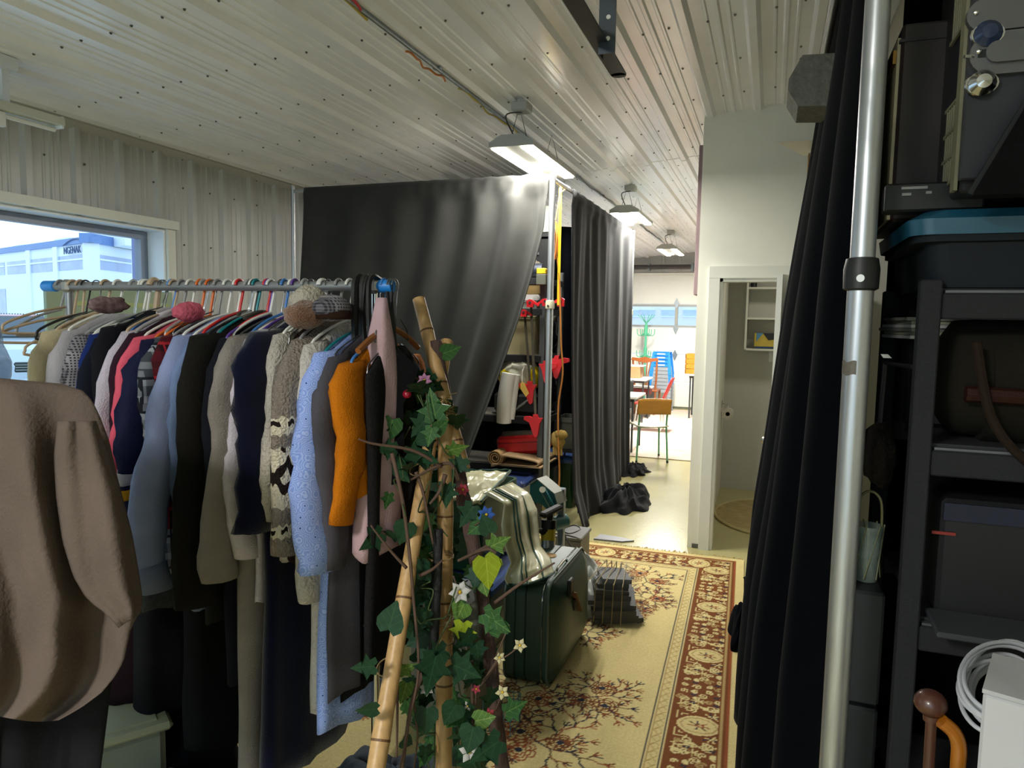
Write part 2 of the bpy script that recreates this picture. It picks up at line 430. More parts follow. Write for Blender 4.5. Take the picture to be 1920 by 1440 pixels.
for z0, z1 in ((.03, .53), (.53, 1.08), (1.08, 1.62), (2.07, 2.66)):
    s_ = MB().box(((GX0 + GX1) / 2, YF + .05, (z0 + z1) / 2), (GX1 - GX0, .05, z1 - z0 - .012), bev=.008)
    obj('panel', s_, M_gd, gd)
M_gf = mat('garage_window_frame', '9c9c94', .45, var=.03)
gf = MB().box(((GX0 + GX1) / 2, YF + .05, 2.05), (GX1 - GX0, .06, .04)).box(((GX0 + GX1) / 2, YF + .05, 1.64), (GX1 - GX0, .06, .04))
gx = -1.82
for xx in (-3.7, -2.75, -1.79, -.85): gf.box((xx, YF + .05, 1.845), (.06, .058, .37))
fo = obj('window_frame', gf, M_gf, gd)
for xx in (-3.9, -3.225, -2.27, -1.32, -.57): obj('pane', MB().box((xx, YF + .055, 1.845), ({-3.9: .34, -.57: .5}.get(xx, .89), .01, .37)), M_glass, fo)
M_galv = mat('galvanised_steel', '8d959a', .4, metal=.7, var=.15, vscale=30)
for zz in (2.1, 1.6, 1.08):
    obj('hinge', MB().prism([(-1.79, zz + .1), (-1.74, zz), (-1.79, zz - .12), (-1.84, zz)], YF, YF + .03, 1), M_galv, gd)
tr = thing('torsion_bar', 'dark spring tube on a shaft above the far garage door', 'door spring', (-2.4, YF - .16, 2.80))
obj('spring', MB().cyl((-3.6, YF - .16, 2.80), (-1.52, YF - .16, 2.80), .045, 14), mat('spring_steel', '4c4848', .5, metal=.5, var=.2, vscale=60), tr, smooth=True)
obj('shaft', MB().cyl((-4.1, YF - .16, 2.80), (-.3, YF - .16, 2.80), .013, 10), M_galv, tr, smooth=True)
for xx in (-2.34, -1.5, -3.62): obj('bracket', MB().box((xx, YF - .105, 2.80), (.05, .17, .14)), M_galv, tr)
# ------------------------------------------------------------------ washroom box
BY, BX = 5.397, -.525
DX0, DX1, DZ = -.37, .36, 2.015
bm_ = MB().box(((BX + DX0) / 2, BY + .06, 1.6), (DX0 - BX, .12, 3.2)).box(((DX1 + XR) / 2, BY + .06, 1.7), (XR - DX1, .12, 3.4)).box(((DX0 + DX1) / 2, BY + .06, (DZ + 3.3) / 2), (DX1 - DX0, .12, 3.3 - DZ))
struct('wall_washroom_front', bm_, M_paint)
struct('wall_washroom_left', MB().box((BX + .05, (BY + .12 + 7.72) / 2, 1.6), (.10, 7.72 - BY - .12, 3.2)), M_paint)
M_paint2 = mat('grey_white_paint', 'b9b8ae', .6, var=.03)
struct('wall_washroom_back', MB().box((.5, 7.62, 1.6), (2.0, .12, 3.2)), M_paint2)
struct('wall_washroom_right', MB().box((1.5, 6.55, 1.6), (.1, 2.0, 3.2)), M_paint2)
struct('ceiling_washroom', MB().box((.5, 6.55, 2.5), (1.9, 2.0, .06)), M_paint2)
struct('trim_2', MB().box((DX0 - .035, BY - .012, DZ / 2), (.075, .024, DZ)).box((DX1 + .035, BY - .012, DZ / 2), (.075, .024, DZ)).box(((DX0 + DX1) / 2, BY - .0125, DZ + .043), (DX1 - DX0 + .146, .025, .085)), M_trim)
struct('trim_3', MB().box((DX0 + .012, BY + .06, DZ / 2), (.024, .14, DZ)).box((DX1 - .012, BY + .06, DZ / 2), (.024, .14, DZ)).box(((DX0 + DX1) / 2, BY + .06, DZ - .012), (DX1 - DX0, .14, .024)), M_trim)
struct('baseboard_washroom', MB().box((BX + .08, BY - .006, .018), (.09, .012, .03)), mat('worn_base', '5c5a50', .7))
# corner board on the side of the washroom
cb = obj('wall_board', MB().box((BX - .02, 5.62, 2.45), (.04, .2, 1.1), bev=.006), mat('mauve_board', '8a7478', .6, var=.06)); tag(cb, 'narrow mauve board fixed upright to the washroom wall corner', 'board')
# washroom door, open towards the room
th = math.radians(66); wdt = .73
dv = Vector((-math.cos(th), -math.sin(th), 0)); hinge = Vector((DX1 - .03, BY - .03, 0))
dn = Vector((math.sin(th), -math.cos(th), 0))          # outer face
dr = struct('door_1', MB().bar(hinge + Vector((0, 0, 1.0)), hinge + dv * wdt + Vector((0, 0, 1.0)), .036, 1.99), M_trim)
def dpanel(u0, u1, z0, z1, side):
    c = hinge + dv * (u0 + u1) / 2 + dn * side * .0185 + Vector((0, 0, (z0 + z1) / 2))
    M = Matrix((dv, dn, Vector((0, 0, 1)))).transposed()
    return MB().box(c, (u1 - u0, .010, z1 - z0), M, bev=.006)
for side in (1, -1):
    for u0, u1 in ((.1, .32), (.41, .63)):
        for z0, z1 in ((.2, .85), (1.0, 1.55), (1.66, 1.88)):
            obj('door_panel', dpanel(u0, u1, z0, z1, side), M_trim, dr)
M_nickel = mat('satin_nickel', 'b9b2a2', .25, metal=1, var=.05)
kc = hinge + dv * (wdt - .06) + Vector((0, 0, .95))
for side in (1, -1):
    kb = MB(); Mk = Matrix((dv, dn.cross(dv) * -1, dn * side)).transposed()
    kb.lathe([(.028, .018), (.028, .024), (.012, .026), (.011, .045), (.026, .055), (.03, .07), (.024, .084), (0, .088)], kc, 18, Mk)
    obj('door_knob', kb, M_nickel, dr, smooth=True)
obj('latch_plate', MB().box(hinge + dv * (wdt + .001) + Vector((0, 0, .95)), (.003, .026, .055), Matrix((dv, dn, Vector((0, 0, 1)))).transposed()), mat('latch_bronze', '6a5a44', .35, metal=.9), dr)
for zz in (.25, 1.0, 1.78): obj('hinge', MB().cyl(hinge + Vector((.012, -.004, zz - .05)), hinge + Vector((.012, -.004, zz + .05)), .008, 8), M_nickel, dr)
# washroom shelf cabinet with a box on it
M_cab = mat('white_melamine', 'd0d0c4', .5, var=.02)
p0 = onY(1395, 655, 7.3); p1 = onY(1395, 520, 7.3)
cbn = thing('wall_cabinet', 'white open shelf cabinet high on the washroom back wall', 'cabinet', (.0, 7.45, p0.z))
cx0, cx1 = p0.x, p0.x + .62
obj('side_panel', MB().box((cx0 + .009, 7.43, (p0.z + 2.42) / 2), (.018, .26, 2.42 - p0.z)), M_cab, cbn)
obj('side_panel', MB().box((cx1 - .009, 7.43, (p0.z + 2.42) / 2), (.018, .26, 2.42 - p0.z)), M_cab, cbn)
obj('back_panel', MB().box(((cx0 + cx1) / 2, 7.553, (p0.z + 2.42) / 2), (cx1 - cx0 - .04, .01, 2.42 - p0.z)), M_paint2, cbn)
for zz in (p0.z, onY(1400, 597, 7.3).z, onY(1400, 540, 7.3).z): obj('shelf', MB().box(((cx0 + cx1) / 2, 7.43, zz), (cx1 - cx0 - .036, .258, .018)), M_cab, cbn)
tb = thing('tissue_box', 'yellow and blue cardboard box on the washroom cabinet', 'box', (cx0 + .2, 7.4, p0.z + .01))
bz = p0.z + .0095
obj('carton', MB().box((cx0 + .21, 7.40, bz + .075), (.24, .12, .15), bev=.003), mat('yellow_carton', 'b9a23e', .6, var=.15, vscale=10), tb)
obj('flap', MB().prism([(cx0 + .11, bz + .152), (cx0 + .17, bz + .152), (cx0 + .11, bz + .07)], 7.336, 7.341, 1), mat('sky_blue_print', '4d86ac', .6), tb)
obj('opening', MB().prism([(cx0 + .17, bz + .152), (cx0 + .33, bz + .152), (cx0 + .33, bz + .10), (cx0 + .22, bz + .085)], 7.335, 7.342, 1), M_black, tb)
obj('base_band', MB().box((cx0 + .21, 7.3385, bz + .012), (.235, .004, .02)), mat('navy_print', '27405e', .6), tb)
bt = obj('black_bottle', MB().lathe([(.03, 0), (.03, .1), (.012, .13), (.012, .17), (0, .17)], (cx0 + .06, 7.42, onY(1400, 540, 7.3).z + .0095), 14), M_black, smooth=True); tag(bt, 'small black bottle on the top shelf of the washroom cabinet', 'bottle')
ph = thing('paper_holder', 'wall holder with a white toilet roll in the washroom', 'toilet roll', onX(1354, 757, -.422))
hp = onX(1354, 757, -.422)
obj('arm', MB().tube([hp + Vector((0, 0, .03)), hp + Vector((0, 0, 0)), hp + Vector((.06, -.02, 0)), hp + Vector((.06, -.02, -.04))], .006, 8), M_chrome, ph, smooth=True)
obj('plate', MB().box(hp + Vector((.003, 0, 0)), (.006, .05, .07)), M_chrome, ph)
rp = hp + Vector((.06, -.02, -.09))
MR = Matrix(((1, 0, 0), (0, 0, 1), (0, -1, 0)))
obj('paper_roll', MB().lathe([(.02, -.05), (.055, -.05), (.055, .05), (.02, .05), (.02, -.05)], rp, 24, MR), mat('tissue_paper', 'c4c0b2', .9), ph, smooth=True)
area('washroom_fill_light', (.4, 6.5, 2.45), (.25, .25), 3, (1, .95, .8))  # unseen light added to brighten the washroom interior
hb = obj('switch_plate', MB().box((.005, 7.555, onY(1440, 668, 7.55).z), (.04, .012, .11), bev=.003), M_white); tag(hb, 'white wall plate below the washroom cabinet', 'wall plate')
# oval mat
mo = [onZ(1419, 1003, .001), onZ(1341, 965, .001), onZ(1352, 938, .001)]
mtm = MB(); cxm, cym = .02, 6.55
for (rr, zz) in ((1, .0), (1, .012), (.93, .016)): pass
mtm.lathe([(1, .001), (1, .012), (.97, .016), (0, .016)], (0, 0, 0), 40)
mtm.xf(Matrix.Translation((.10, 6.52, 0)) @ Matrix.Diagonal((.50, .62, 1, 1)))
mt_ = obj('bath_mat', mtm, cloth('tan_mat', '9c8c62', var=.2, vscale=14), smooth=True); tag(mt_, 'tan oval bath mat on the washroom floor', 'mat')
rim = MB().tube([(.10 + .5 * math.cos(a), 6.52 + .62 * math.sin(a), .013) for a in [2 * PI * i / 48 for i in range(48)]], .012, 8, closed=True)
obj('braided_edge', rim, cloth('tan_mat_edge', 'b3a376'), mt_, smooth=True)
# ------------------------------------------------------------------ lamps under the ceiling
M_led = mat('led_strip', 'ffffff', .5, emit=((1, .95, .78), 9.0), var=0)
M_lh = mat('lamp_housing', 'a9aba6', .5, var=.05)
def led_fixture(x, y0, y1, label, w=.30, p=1.0, tilt=0):
    z = zc(x) - .30
    t = thing('ceiling_lamp', label, 'ceiling lamp', (x, (y0 + y1) / 2, z), 'LED lamps hung in a line under the conduit')
    hw = w / 2
    h = MB().prism([(x - hw, z), (x - hw, z + .03), (x - .07, z + .075), (x + .07, z + .075), (x + hw, z + .03), (x + hw, z)], y0, y1, 1)
    obj('housing', h, M_lh, t)
    for sg in (-1, 1):
        cx = x + sg * (hw - .05)
        obj('diffuser', MB().box((cx, (y0 + y1) / 2, z - .006), (.075, y1 - y0 - .03, .012), bev=.004), M_led, t)
        area('led_light', (cx, (y0 + y1) / 2, z - .016), (.07, y1 - y0 - .06), LED_POWER * p, LED)
    obj('sensor', MB().lathe([(.0, -.03), (.03, -.03), (.034, -.02), (.034, 0)], (x, (y0 + y1) / 2 + .1, z), 16), M_white, t, smooth=True)
    for yy in (y0 + .15, y1 - .15):
        obj('hanger_wire', MB().tube([(x - .06, yy, z + .07), (x, yy, z + .285), (x + .06, yy, z + .07)], .003, 6), M_steel, t)
    obj('junction_box', MB().box((x + .05, y0 + .06, zc(x) - .05), (.11, .11, .06), bev=.008), M_lh, t)
    obj('cord', MB().tube(smooth_path([(x + .05, y0 + .06, zc(x) - .08), (x - .02, y0 - .04, zc(x) - .12), (x, y0 + .05, z + .08)]), .005, 6), M_steel, t, smooth=True)
    return t
led_fixture(-1.61, 4.33, 5.36, 'bright two-strip ceiling lamp above the black curtain corner, nearest of three', p=.47)
led_fixture(-1.46, 7.25, 8.15, 'two-strip ceiling lamp half hidden by the top of the side curtain', p=.36)
led_fixture(-1.52, 10.8, 11.8, 'small two-strip ceiling lamp nearest the garage door', p=1.5)
led_fixture(-1.30, -2.1, -1.1, 'added two-strip fill lamp behind the viewer, outside the picture', p=.72)  # unseen lamp added as fill for the near room
cd = thing('conduit', 'thin metal conduit with tied yellow cords running along the ceiling to the lamps', 'conduit', (-1.77, 4, zc(-1.77) - .05))
xc = -1.77; zz = zc(xc) - .035
obj('pipe', MB().tube([(xc, -1.0, zz), (xc, 12.2, zz)], .012, 10), M_galv, cd, smooth=True)
for i in range(12): obj('clip', MB().box((xc, .6 + i * 1.0, zz + .01), (.05, .03, .03), bev=.004), M_galv, cd)
def wig(y0, y1, col, dx, name):
    pts = [(xc + dx + .014 * math.sin(q * 9), y0 + (y1 - y0) * q, zz - .012 + .006 * math.sin(q * 23)) for q in [i / 24 for i in range(25)]]
    obj('cord', MB().tube(pts, .006, 6), col, cd, smooth=True)
M_orange = mat('orange_cord', 'c8762c', .5); M_ycord = mat('yellow_cord', 'b8a23c', .5)
wig(3.3, 3.75, M_orange, -.03, 'cord'); wig(3.9, 4.9, M_ycord, -.01, 'cord'); wig(.8, 2.9, M_ycord, -.015, 'cord'); wig(2.2, 2.8, M_red, .015, 'cord'); wig(5.9, 8.2, mat('grey_cord', '6a6a66', .5), .02, 'cord'); wig(9, 11.9, MATS['grey_cord'], .02, 'cord')
# unlit strip fixture at the window end, on a drop bracket
fx = onX(20, 205, -3.6)
fl_ = thing('strip_lamp', 'unlit white strip lamp hanging from a bracket at the upper left', 'ceiling lamp', (-3.6, 2.3, 2.68))
e0, e1 = Vector((-3.6, 1.45, 2.70)), Vector((-3.6, 2.80, 2.69))
obj('channel', MB().prism([(-3.65, 2.70), (-3.655, 2.66), (-3.545, 2.66), (-3.55, 2.70)], 1.45, 2.80, 1), mat('cream_lamp_channel', 'c5c5b2', .5, var=.03), fl_)
obj('tube_lamp', MB().cyl((-3.6, 1.5, 2.64), (-3.6, 2.78, 2.64), .012, 12), M_white, fl_, smooth=True)
obj('end_plate', MB().box((-3.6, 2.79, 2.675), (.10, .012, .06)), M_vinyl, fl_)
for yy in (1.7, 2.52):
    obj('drop_bracket', MB().box((-3.6, yy, (2.70 + zc(-3.6)) / 2), (.035, .035, zc(-3.6) - 2.70)).box((-3.6, yy, zc(-3.6) - .03), (.09, .09, .06)), M_vinyl, fl_)
    obj('end_cap', MB().box((-3.6, yy - .02, 2.62), (.03, .03, .07)), M_white, fl_)
# perforated angle irons of the old door track
M_ang = mat('dark_galvanised_angle', '3c4146', .4, metal=.75, var=.2, vscale=12)
pe = at(1160, 140, 1.95)
ai = thing('track_angle', 'dark perforated angle iron hanging down from the ceiling with a long rail behind it', 'bracket', (pe.x, pe.y, pe.z))
ra = MB().box((pe.x, (pe.y - 1.5) / 2 , pe.z), (.042, pe.y + 1.5, .004)).box((pe.x - .02, (pe.y - 1.5) / 2, pe.z + .02), (.004, pe.y + 1.5, .042))
ra.cyl((pe.x, pe.y, pe.z - .002), (pe.x, pe.y, pe.z + .002), .021, 14)
obj('rail', ra, M_ang, ai)
hv = at(1147, 92, 1.72); hv.x = pe.x + .0
hm = MB().box((hv.x + .02, hv.y, (hv.z - .01 + zc(hv.x)) / 2), (.040, .004, zc(hv.x) - hv.z + .01)).box((hv.x, hv.y + .02, (hv.z - .01 + zc(hv.x)) / 2), (.004, .040, zc(hv.x) - hv.z + .01))
obj('hanger', hm, M_ang, ai)
i = 0
while hv.z + .025 + i * .05 < zc(hv.x) - .02:
    zz_ = hv.z + .025 + i * .05
    obj('hole', MB().cyl((hv.x + .022, hv.y - .0035, zz_), (hv.x + .022, hv.y - .001, zz_), .0055, 10), M_white if i in (0, 1, 2) else M_black, ai); i += 1
# ------------------------------------------------------------------ pipe and drape
M_velvet = cloth('black_drape', '343432', sheen=.15, var=.1, bump=.12)
M_velvet2 = cloth('blue_black_drape', '04060b', spec=.05, sheen=.02, var=.1, bump=.12)
def pole(name, x, y, z0, z1, r, label, collar_z=None, dark=False, tip=True, lean=0):
    t = thing(name, label, 'pole', (x, y, z0))
    zs = collar_z or (z0 + z1) / 2
    obj('lower_tube', MB().cyl((x, y, z0), (x, y, zs), r, 24), M_alu, t, smooth=True)
    obj('upper_tube', MB().cyl((x + .0, y, zs - .01), (x + lean, y, z1), r * .94, 24), M_alu, t, smooth=True)
    cm = M_black if dark else mat('cream_collar', 'b5b39a', .45)
    obj('collar', MB().lathe([(r * 1.02, -.03), (r * 1.32, -.026), (r * 1.36, .01), (r * 1.2, .03), (r * .98, .032)], (x, y, zs), 24), cm, t, smooth=True)
    obj('lock_button', MB().cyl((x - .004, y - r * 1.25, zs - .008), (x - .005, y - r * 1.42, zs - .008), r * .3, 14), M_vinyl if dark else M_black, t, smooth=True)
    obj('base_plate', MB().box((x, y, z0 + .004), (.4, .4, .008), bev=.003), M_steel, t)
    if tip: obj('top_cap', MB().lathe([(r * .94, 0), (r * .8, .012), (0, .014)], (x + lean, y, z1), 20), cm, t, smooth=True)
    return t
PX, PY = -1.50, 4.90
pole('drape_pole', PX, PY, 0, 2.71, .0245, 'light metal drape pole at the corner of the black curtained bay', collar_z=1.80)
pole('drape_pole', -3.72, 4.93, 0, 2.74, .019, 'silver drape pole beside the ribbed wall at the curtain far end', collar_z=1.85)
PRX, PRY = .155, 1.50
pole('drape_pole', PRX, PRY, 0, 2.9, .0235, 'thick scuffed aluminium pole with a black collar in front of the black shelves', collar_z=1.775, dark=True)
bd = MB()
for dz, ww in ((0, .9),): bd.lathe([(.0238, -.012), (.0241, -.01), (.0241, .012), (.0238, .013)], (PRX, PRY, 1.60), 24)
tape = obj('tape_scrap', MB().grid(10, 2, lambda u, v: (PRX - .0242 * math.cos(u * 1.5), PRY - .0242 * math.sin(u * 1.5), 1.586 + .026 * v + .002 * math.sin(u * 9))), mat('grey_tape', '5a544c', .6, var=.4, vscale=80)); tape.parent = [o for o in bpy.data.objects if o.name == 'drape_pole.002'][0]; tape.location = -wloc(tape.parent)
def rail(a, b, label, r=.014):
    t = obj('drape_rail', MB().cyl(a, b, r, 14), M_alu, smooth=True); return tag(t, label, 'rail')
rail((-3.70, 4.92, 2.70), (PX - .02, 4.90, 2.685), 'horizontal metal rail through the top of the wide black curtain')
rail((PX, PY + .02, 2.685), (PX, 8.0, 2.685), 'metal rail running back from the corner pole above the side curtain')
rail((PRX, PRY + .02, 2.84), (PRX, 4.3, 2.84), 'metal rail above the nearest blue-black curtain', .016)
pole('drape_pole', PX, 8.02, 0, 2.70, .019, 'slim drape pole at the far end of the side curtain', collar_z=1.8)
def curtain(name, fn, nu, nv, m, label, group=None):
    o = obj(name, MB().grid(nu, nv, fn), m, smooth='all', solid=.004); return tag(o, label, 'curtain', group)
XRT = [(0, -2.36), (.681, -2.079), (1.295, -1.853), (1.688, -1.715), (1.994, -1.628), (2.331, -1.548), (2.68, -1.525), (2.75, -1.52)]
def f_front(u, v):
    z = lerp(.0, 2.715, v); x = lerp(-3.60 + .03 * math.sin(3 * z), interp(XRT, z), u)
    right = max(0, (u - .35) / .65); a = (.008 + .035 * right) * (1 - .75 * max(0, (v - .93) / .07)); lo = 1 - v
    ph = 34 * u + 5 * right * u + .8 * math.sin(4 * u + 2 * v)
    y = PY - .03 - a * math.sin(ph) - .02 * right * math.sin(15 * u + 1.5 * v) + .02 * nz(u * 6, v * 2.5, 3) - (.06 * lo * right)
    if v > .955: y = PY - .022 + (.006 * math.sin(u * 120)) * right - .006; y -= .012 * math.sin((v - .955) / .045 * PI)
    if u > .985: y += .02
    return (x, y, z + (.004 * math.sin(u * 90) * right if v > .99 else 0))
curtain('drape_curtain', f_front, 150, 60, M_velvet, 'wide black cloth curtain facing the room, swept aside at its right edge')
def f_side(u, v):
    z = lerp(.0, 2.70, v); y = lerp(5.38, 7.95, u)
    out = (1 - v) ** 2
    x = PX + .09 * out * (1 - u * .6) + (.006 + .012 * (1 - v)) * (.55 + .6 * nz(u * 9, v * .8, 4)) * math.sin(66 * u + 2.4 * math.sin(5 * u) + .6 * v) + .016 * math.sin(21 * u + 1.5 * math.sin(3 * v + 4 * u)) + .012 * nz(u * 14, v * 1.2, 1)
    if v > .965: x = PX + .004 * math.sin(62 * u) + .017
    if v < .12: x += .06 * (1 - v / .12) * (1 - u) * (1 + nz(y * 4, 0))
    y += -.0 * out
    return (x, y, z)
curtain('drape_curtain', f_side, 190, 44, cloth('charcoal_drape', '19191c', sheen=.1, bump=.12), 'black side curtain hanging in close pleats along the bay towards the garage')
def heap(name, c, rx, ry, h, m, label, cat, amp=.35, seed=1, k=9):
    mb = MB()
    def fn(u, v):
        a = 2 * PI * u; r = math.cos(v * PI / 2); zz = math.sin(v * PI / 2)
        w = 1 + amp * .5 * nz(math.cos(a) * 2 + seed, math.sin(a) * 2, v * 2) + .1 * math.sin(k * a + 4 * v)
        fold = .5 + .5 * math.sin(k * a * .7 + 7 * r + 3 * nz(math.cos(a) * 3, math.sin(a) * 3, seed))
        return (c[0] + rx * r * w * math.cos(a), c[1] + ry * r * w * math.sin(a), c[2] + max(.004, h * zz * (.55 + .45 * fold + .4 * amp * nz(math.cos(a) * 3, math.sin(a) * 3, v * 5 + seed))))
    mb.grid(80, 22, fn, closed_u=True)
    return tag(obj(name, mb, m, smooth='all'), label, cat)
pd = heap('curtain_hem', (-1.22, 6.52, 0), .24, .42, .17, MATS['charcoal_drape'], 'x', 'x', .6, 2); side_c = bpy.data.objects['drape_curtain.001']
for hh in (pd, heap('curtain_hem', (-1.40, 7.95, 0), .16, .3, .10, MATS['charcoal_drape'], 'x', 'x', .6, 5)):
    del hh['label']; del hh['category']; hh.parent = side_c
o = obj('drape_curtain', MB().grid(90, 16, lambda u, v: (lerp(-3.7, -1.55, u), 7.9 + .03 * math.sin(55 * u), lerp(0, 2.76, v))), M_velvet2, smooth='all', solid=.004)
tag(o, 'dark navy curtain closing the back of the storage bay behind the shelves', 'curtain')
# nearest curtain, right of the aisle
PRF = [(0, -.057), (.25, -.055), (.75, -.032), (1.14, .010), (1.61, .054), (2.05, .094), (2.4, .13), (2.72, .155), (2.9, .157)]
def f_near(u, v):
    z = lerp(.0, 2.87, v); y = lerp(1.66, 4.15, u)
    x = lerp(PRX - .03, interp(PRF, z), min(1, u * 2.6) ** .6) + .034 * (.25 + .75 * min(1, 2.6 * (1 - v))) * (math.sin(42 * u + 1.1 * math.sin(6 * u) + .4 * v)) + .012 * math.sin(19 * u + v) + .03
    if v > .975: x = PRX + .02
    return (x, y + .02 * math.sin(9 * v + 7 * u), z)
curtain('drape_curtain', f_near, 170, 44, M_velvet2, 'blue-black velvet curtain beside the thick pole, nearest the viewer on the aisle')
near_c = bpy.data.objects['drape_curtain.003']
h_ = heap('curtain_hem', (-.03, 3.88, 0), .10, .28, .26, M_velvet2, 'x', 'x', .5, 8, 7); del h_['label']; del h_['category']; h_.parent = near_c
h_ = heap('curtain_hem', (-.0, 4.75, 0), .11, .3, .03, M_velvet2, 'x', 'x', .5, 9, 7); del h_['label']; del h_['category']; h_.parent = near_c
# ------------------------------------------------------------------ rug, its woven pattern kept in a colour attribute
RW, RL, RS = 2.30, 3.45, .0062
nx_, ny_ = int(RW / RS) + 1, int(RL / RS) + 1
rug_cols = [hexc(c) for c in ('ccba82', '70401f', 'd0c088', '2a2c3a', 'a88e5c', '8a4a2a', '5d4c30', 'b4a26c')]
G = np.zeros((ny_, nx_), np.int8)                 # row: distance from the far end, column: distance from the right edge
def stamp(A, pts, r, c, res=RS, wrap=None):
    k = max(1, int(r / res + .5)); pts = np.asarray(pts)
    ii = np.round(pts / res).astype(int)
    for dy in range(-k, k + 1):
        for dx in range(-k, k + 1):
            if dx * dx + dy * dy > (r / res) ** 2 + .3: continue
            yy, xx = ii[:, 1] + dy, ii[:, 0] + dx
            if wrap: yy = yy % A.shape[0]
            ok = (yy >= 0) & (yy < A.shape[0]) & (xx >= 0) & (xx < A.shape[1]); A[yy[ok], xx[ok]] = c
def line(A, pts, r, c, **k):
    pts = [np.array(p, float) for p in pts]; out = []
    for a, b in zip(pts, pts[1:]):
        n = max(2, int(np.linalg.norm(b - a) / .002)); out.append(a + (b - a) * np.linspace(0, 1, n)[:, None])
    stamp(A, np.concatenate(out), r, c, **k)
def spiral(A, c, r0, turns, a0, sgn, w, col, **k):
    t = np.linspace(0, 1, 160); a = a0 + sgn * turns * 2 * PI * t; r = r0 * (1 - .82 * t)
    stamp(A, np.stack([c[0] + r * np.cos(a), c[1] + r * np.sin(a)], 1), w, col, **k)
def oval(A, c, rx, ry, col, fill=True, w=.006, **k):
    a = np.linspace(0, 2 * PI, 260)
    for q in (np.linspace(.05, 1, 16) if fill else (1,)):
        stamp(A, np.stack([c[0] + rx * q * np.cos(a), c[1] + ry * q * np.sin(a)], 1), w, col, **k)
PER = .66                                         # border tile: column = distance into the band, row = along the edge
T = np.ones((int(PER / RS), int(.235 / RS)), np.int8)
K = dict(wrap=True)
for sy in (-1, 1):
    b = .30 + sy * .15
    spiral(T, (.165, b), .030, 1.6, sy * 1.2, 1, .0032, 2, **K); spiral(T, (.075, b - sy * .03), .026, 1.5, 2 + sy, -1, .0032, 2, **K)
    spiral(T, (.190, b + sy * .06), .022, 1.4, 1, sy, .0032, 0, **K); spiral(T, (.045, b + sy * .055), .022, 1.4, 3, -sy, .0032, 2, **K)
    spiral(T, (.12, b + sy * .10), .022, 1.4, 2, sy, .0032, 2, **K); spiral(T, (.10, b - sy * .005), .02, 1.3, 0, sy, .003, 0, **K)
    line(T, [(.02, b), (.05, b + .02 * sy), (.10, b - .015), (.15, b + .02), (.21, b - .02 * sy)], .0035, 2, **K)
    for kx, ky in ((.025, b - sy * .085), (.03, b + sy * .02)):
        line(T, [(kx, ky - .03), (kx, ky + .03), (kx + .05, ky + .03), (kx + .05, ky - .014), (kx + .018, ky - .014), (kx + .018, ky + .01), (kx + .034, ky + .01)], .0042, 0, **K)
    for q in range(9):
        a = q * .7 + b; line(T, [(.17 + .008 * math.cos(a), b - sy * .065), (.17 + .032 * math.cos(a), b - sy * .065 + .028 * math.sin(a))], .0035, (3, 2, 0)[q % 3], **K)
    for q in range(8):
        a = q * .8; line(T, [(.105 + .006 * math.cos(a), b + sy * .05), (.105 + .028 * math.cos(a), b + sy * .05 + .024 * math.sin(a))], .0035, (2, 0, 4)[q % 3], **K)
rq_ = random.Random(12)
for ty in (.02, .085, .15, .44, .51, .575, .63):
    for tx in (.035, .085, .14, .195):
        spiral(T, (tx + rq_.uniform(-.012, .012), ty + rq_.uniform(-.012, .012)), rq_.uniform(.013, .022), 1.3, rq_.uniform(0, 6), rq_.choice((-1, 1)), .0026, rq_.choice((2, 2, 0, 4)), **K)
for ty in (.05, .12, .47, .60):
    for tx in (.07, .17): line(T, [(tx, ty), (tx + .014, ty + .008), (tx + .02, ty - .004), (tx + .006, ty - .008), (tx, ty)], .0035, 3, **K)
oval(T, (.118, .30), .094, .078, 1, **K); oval(T, (.118, .30), .080, .064, 0, **K); oval(T, (.118, .30), .072, .056, 4, fill=False, w=.0025, **K)
for q in range(7):
    a = q * .9; line(T, [(.118 + .014 * math.cos(a), .30 + .012 * math.sin(a)), (.118 + .045 * math.cos(a), .30 + .034 * math.sin(a + .3))], .0025, (5, 6, 3)[q % 3], **K)
oval(T, (.125, .30), .013, .010, 5, fill=False, w=.003, **K)
jj, ii_ = np.meshgrid(np.arange(ny_), np.arange(nx_), indexing='ij')
sx_, sy_ = ii_ * RS, jj * RS                      # distance from right edge / far end
dR, dL, dF, dN = sx_, RW - sx_, sy_, RL - sy_
D = np.minimum(np.minimum(dR, dL), np.minimum(dF, dN))
al = np.where((D == dR) | (D == dL), sy_, sx_)    # coordinate along the nearest edge
o0, o1 = .066, .296
G[(D > .05) & (D < .066)] = 5
band = (D >= o0) & (D < o1)
tv = ((al % PER) / RS).astype(int) % T.shape[0]; tu = np.clip(((D - o0) / RS).astype(int), 0, T.shape[1] - 1)
tu = np.where(D == dR, T.shape[1] - 1 - tu, tu)
G[band] = T[tv, tu][band]
for a, b, c in ((o0, o0 + .012, 1), (o0 + .012, o0 + .022, 4), (o0 + .022, o0 + .03, 1), (o1 - .008, o1, 1), (o1 + .004, o1 + .011, 3), (.364, .371, 3), (.352, .357, 4)):
    G[(D >= a) & (D < b)] = c
gz = (D >= .312) & (D < .35)
G[gz & (((al * 18 + D * 30) % 1.0) < .28)] = 7; G[gz & (((al * 18 - D * 22) % 1.0) < .18)] = 4
def flower(c, r, col, rot=0):
    for q in (1, .72, .45):
        for p in range(7):
            a = rot + p * 2 * PI / 7; cc = (c[0] + r * q * .75 * math.cos(a), c[1] + r * q * .75 * math.sin(a))
            t = np.linspace(-1.7, 1.7, 40) + a
            stamp(G, np.stack([cc[0] + r * q * .36 * np.cos(t), cc[1] + r * q * .36 * np.sin(t)], 1), .004, col)
    oval(G, c, r * .12, r * .12, 3)
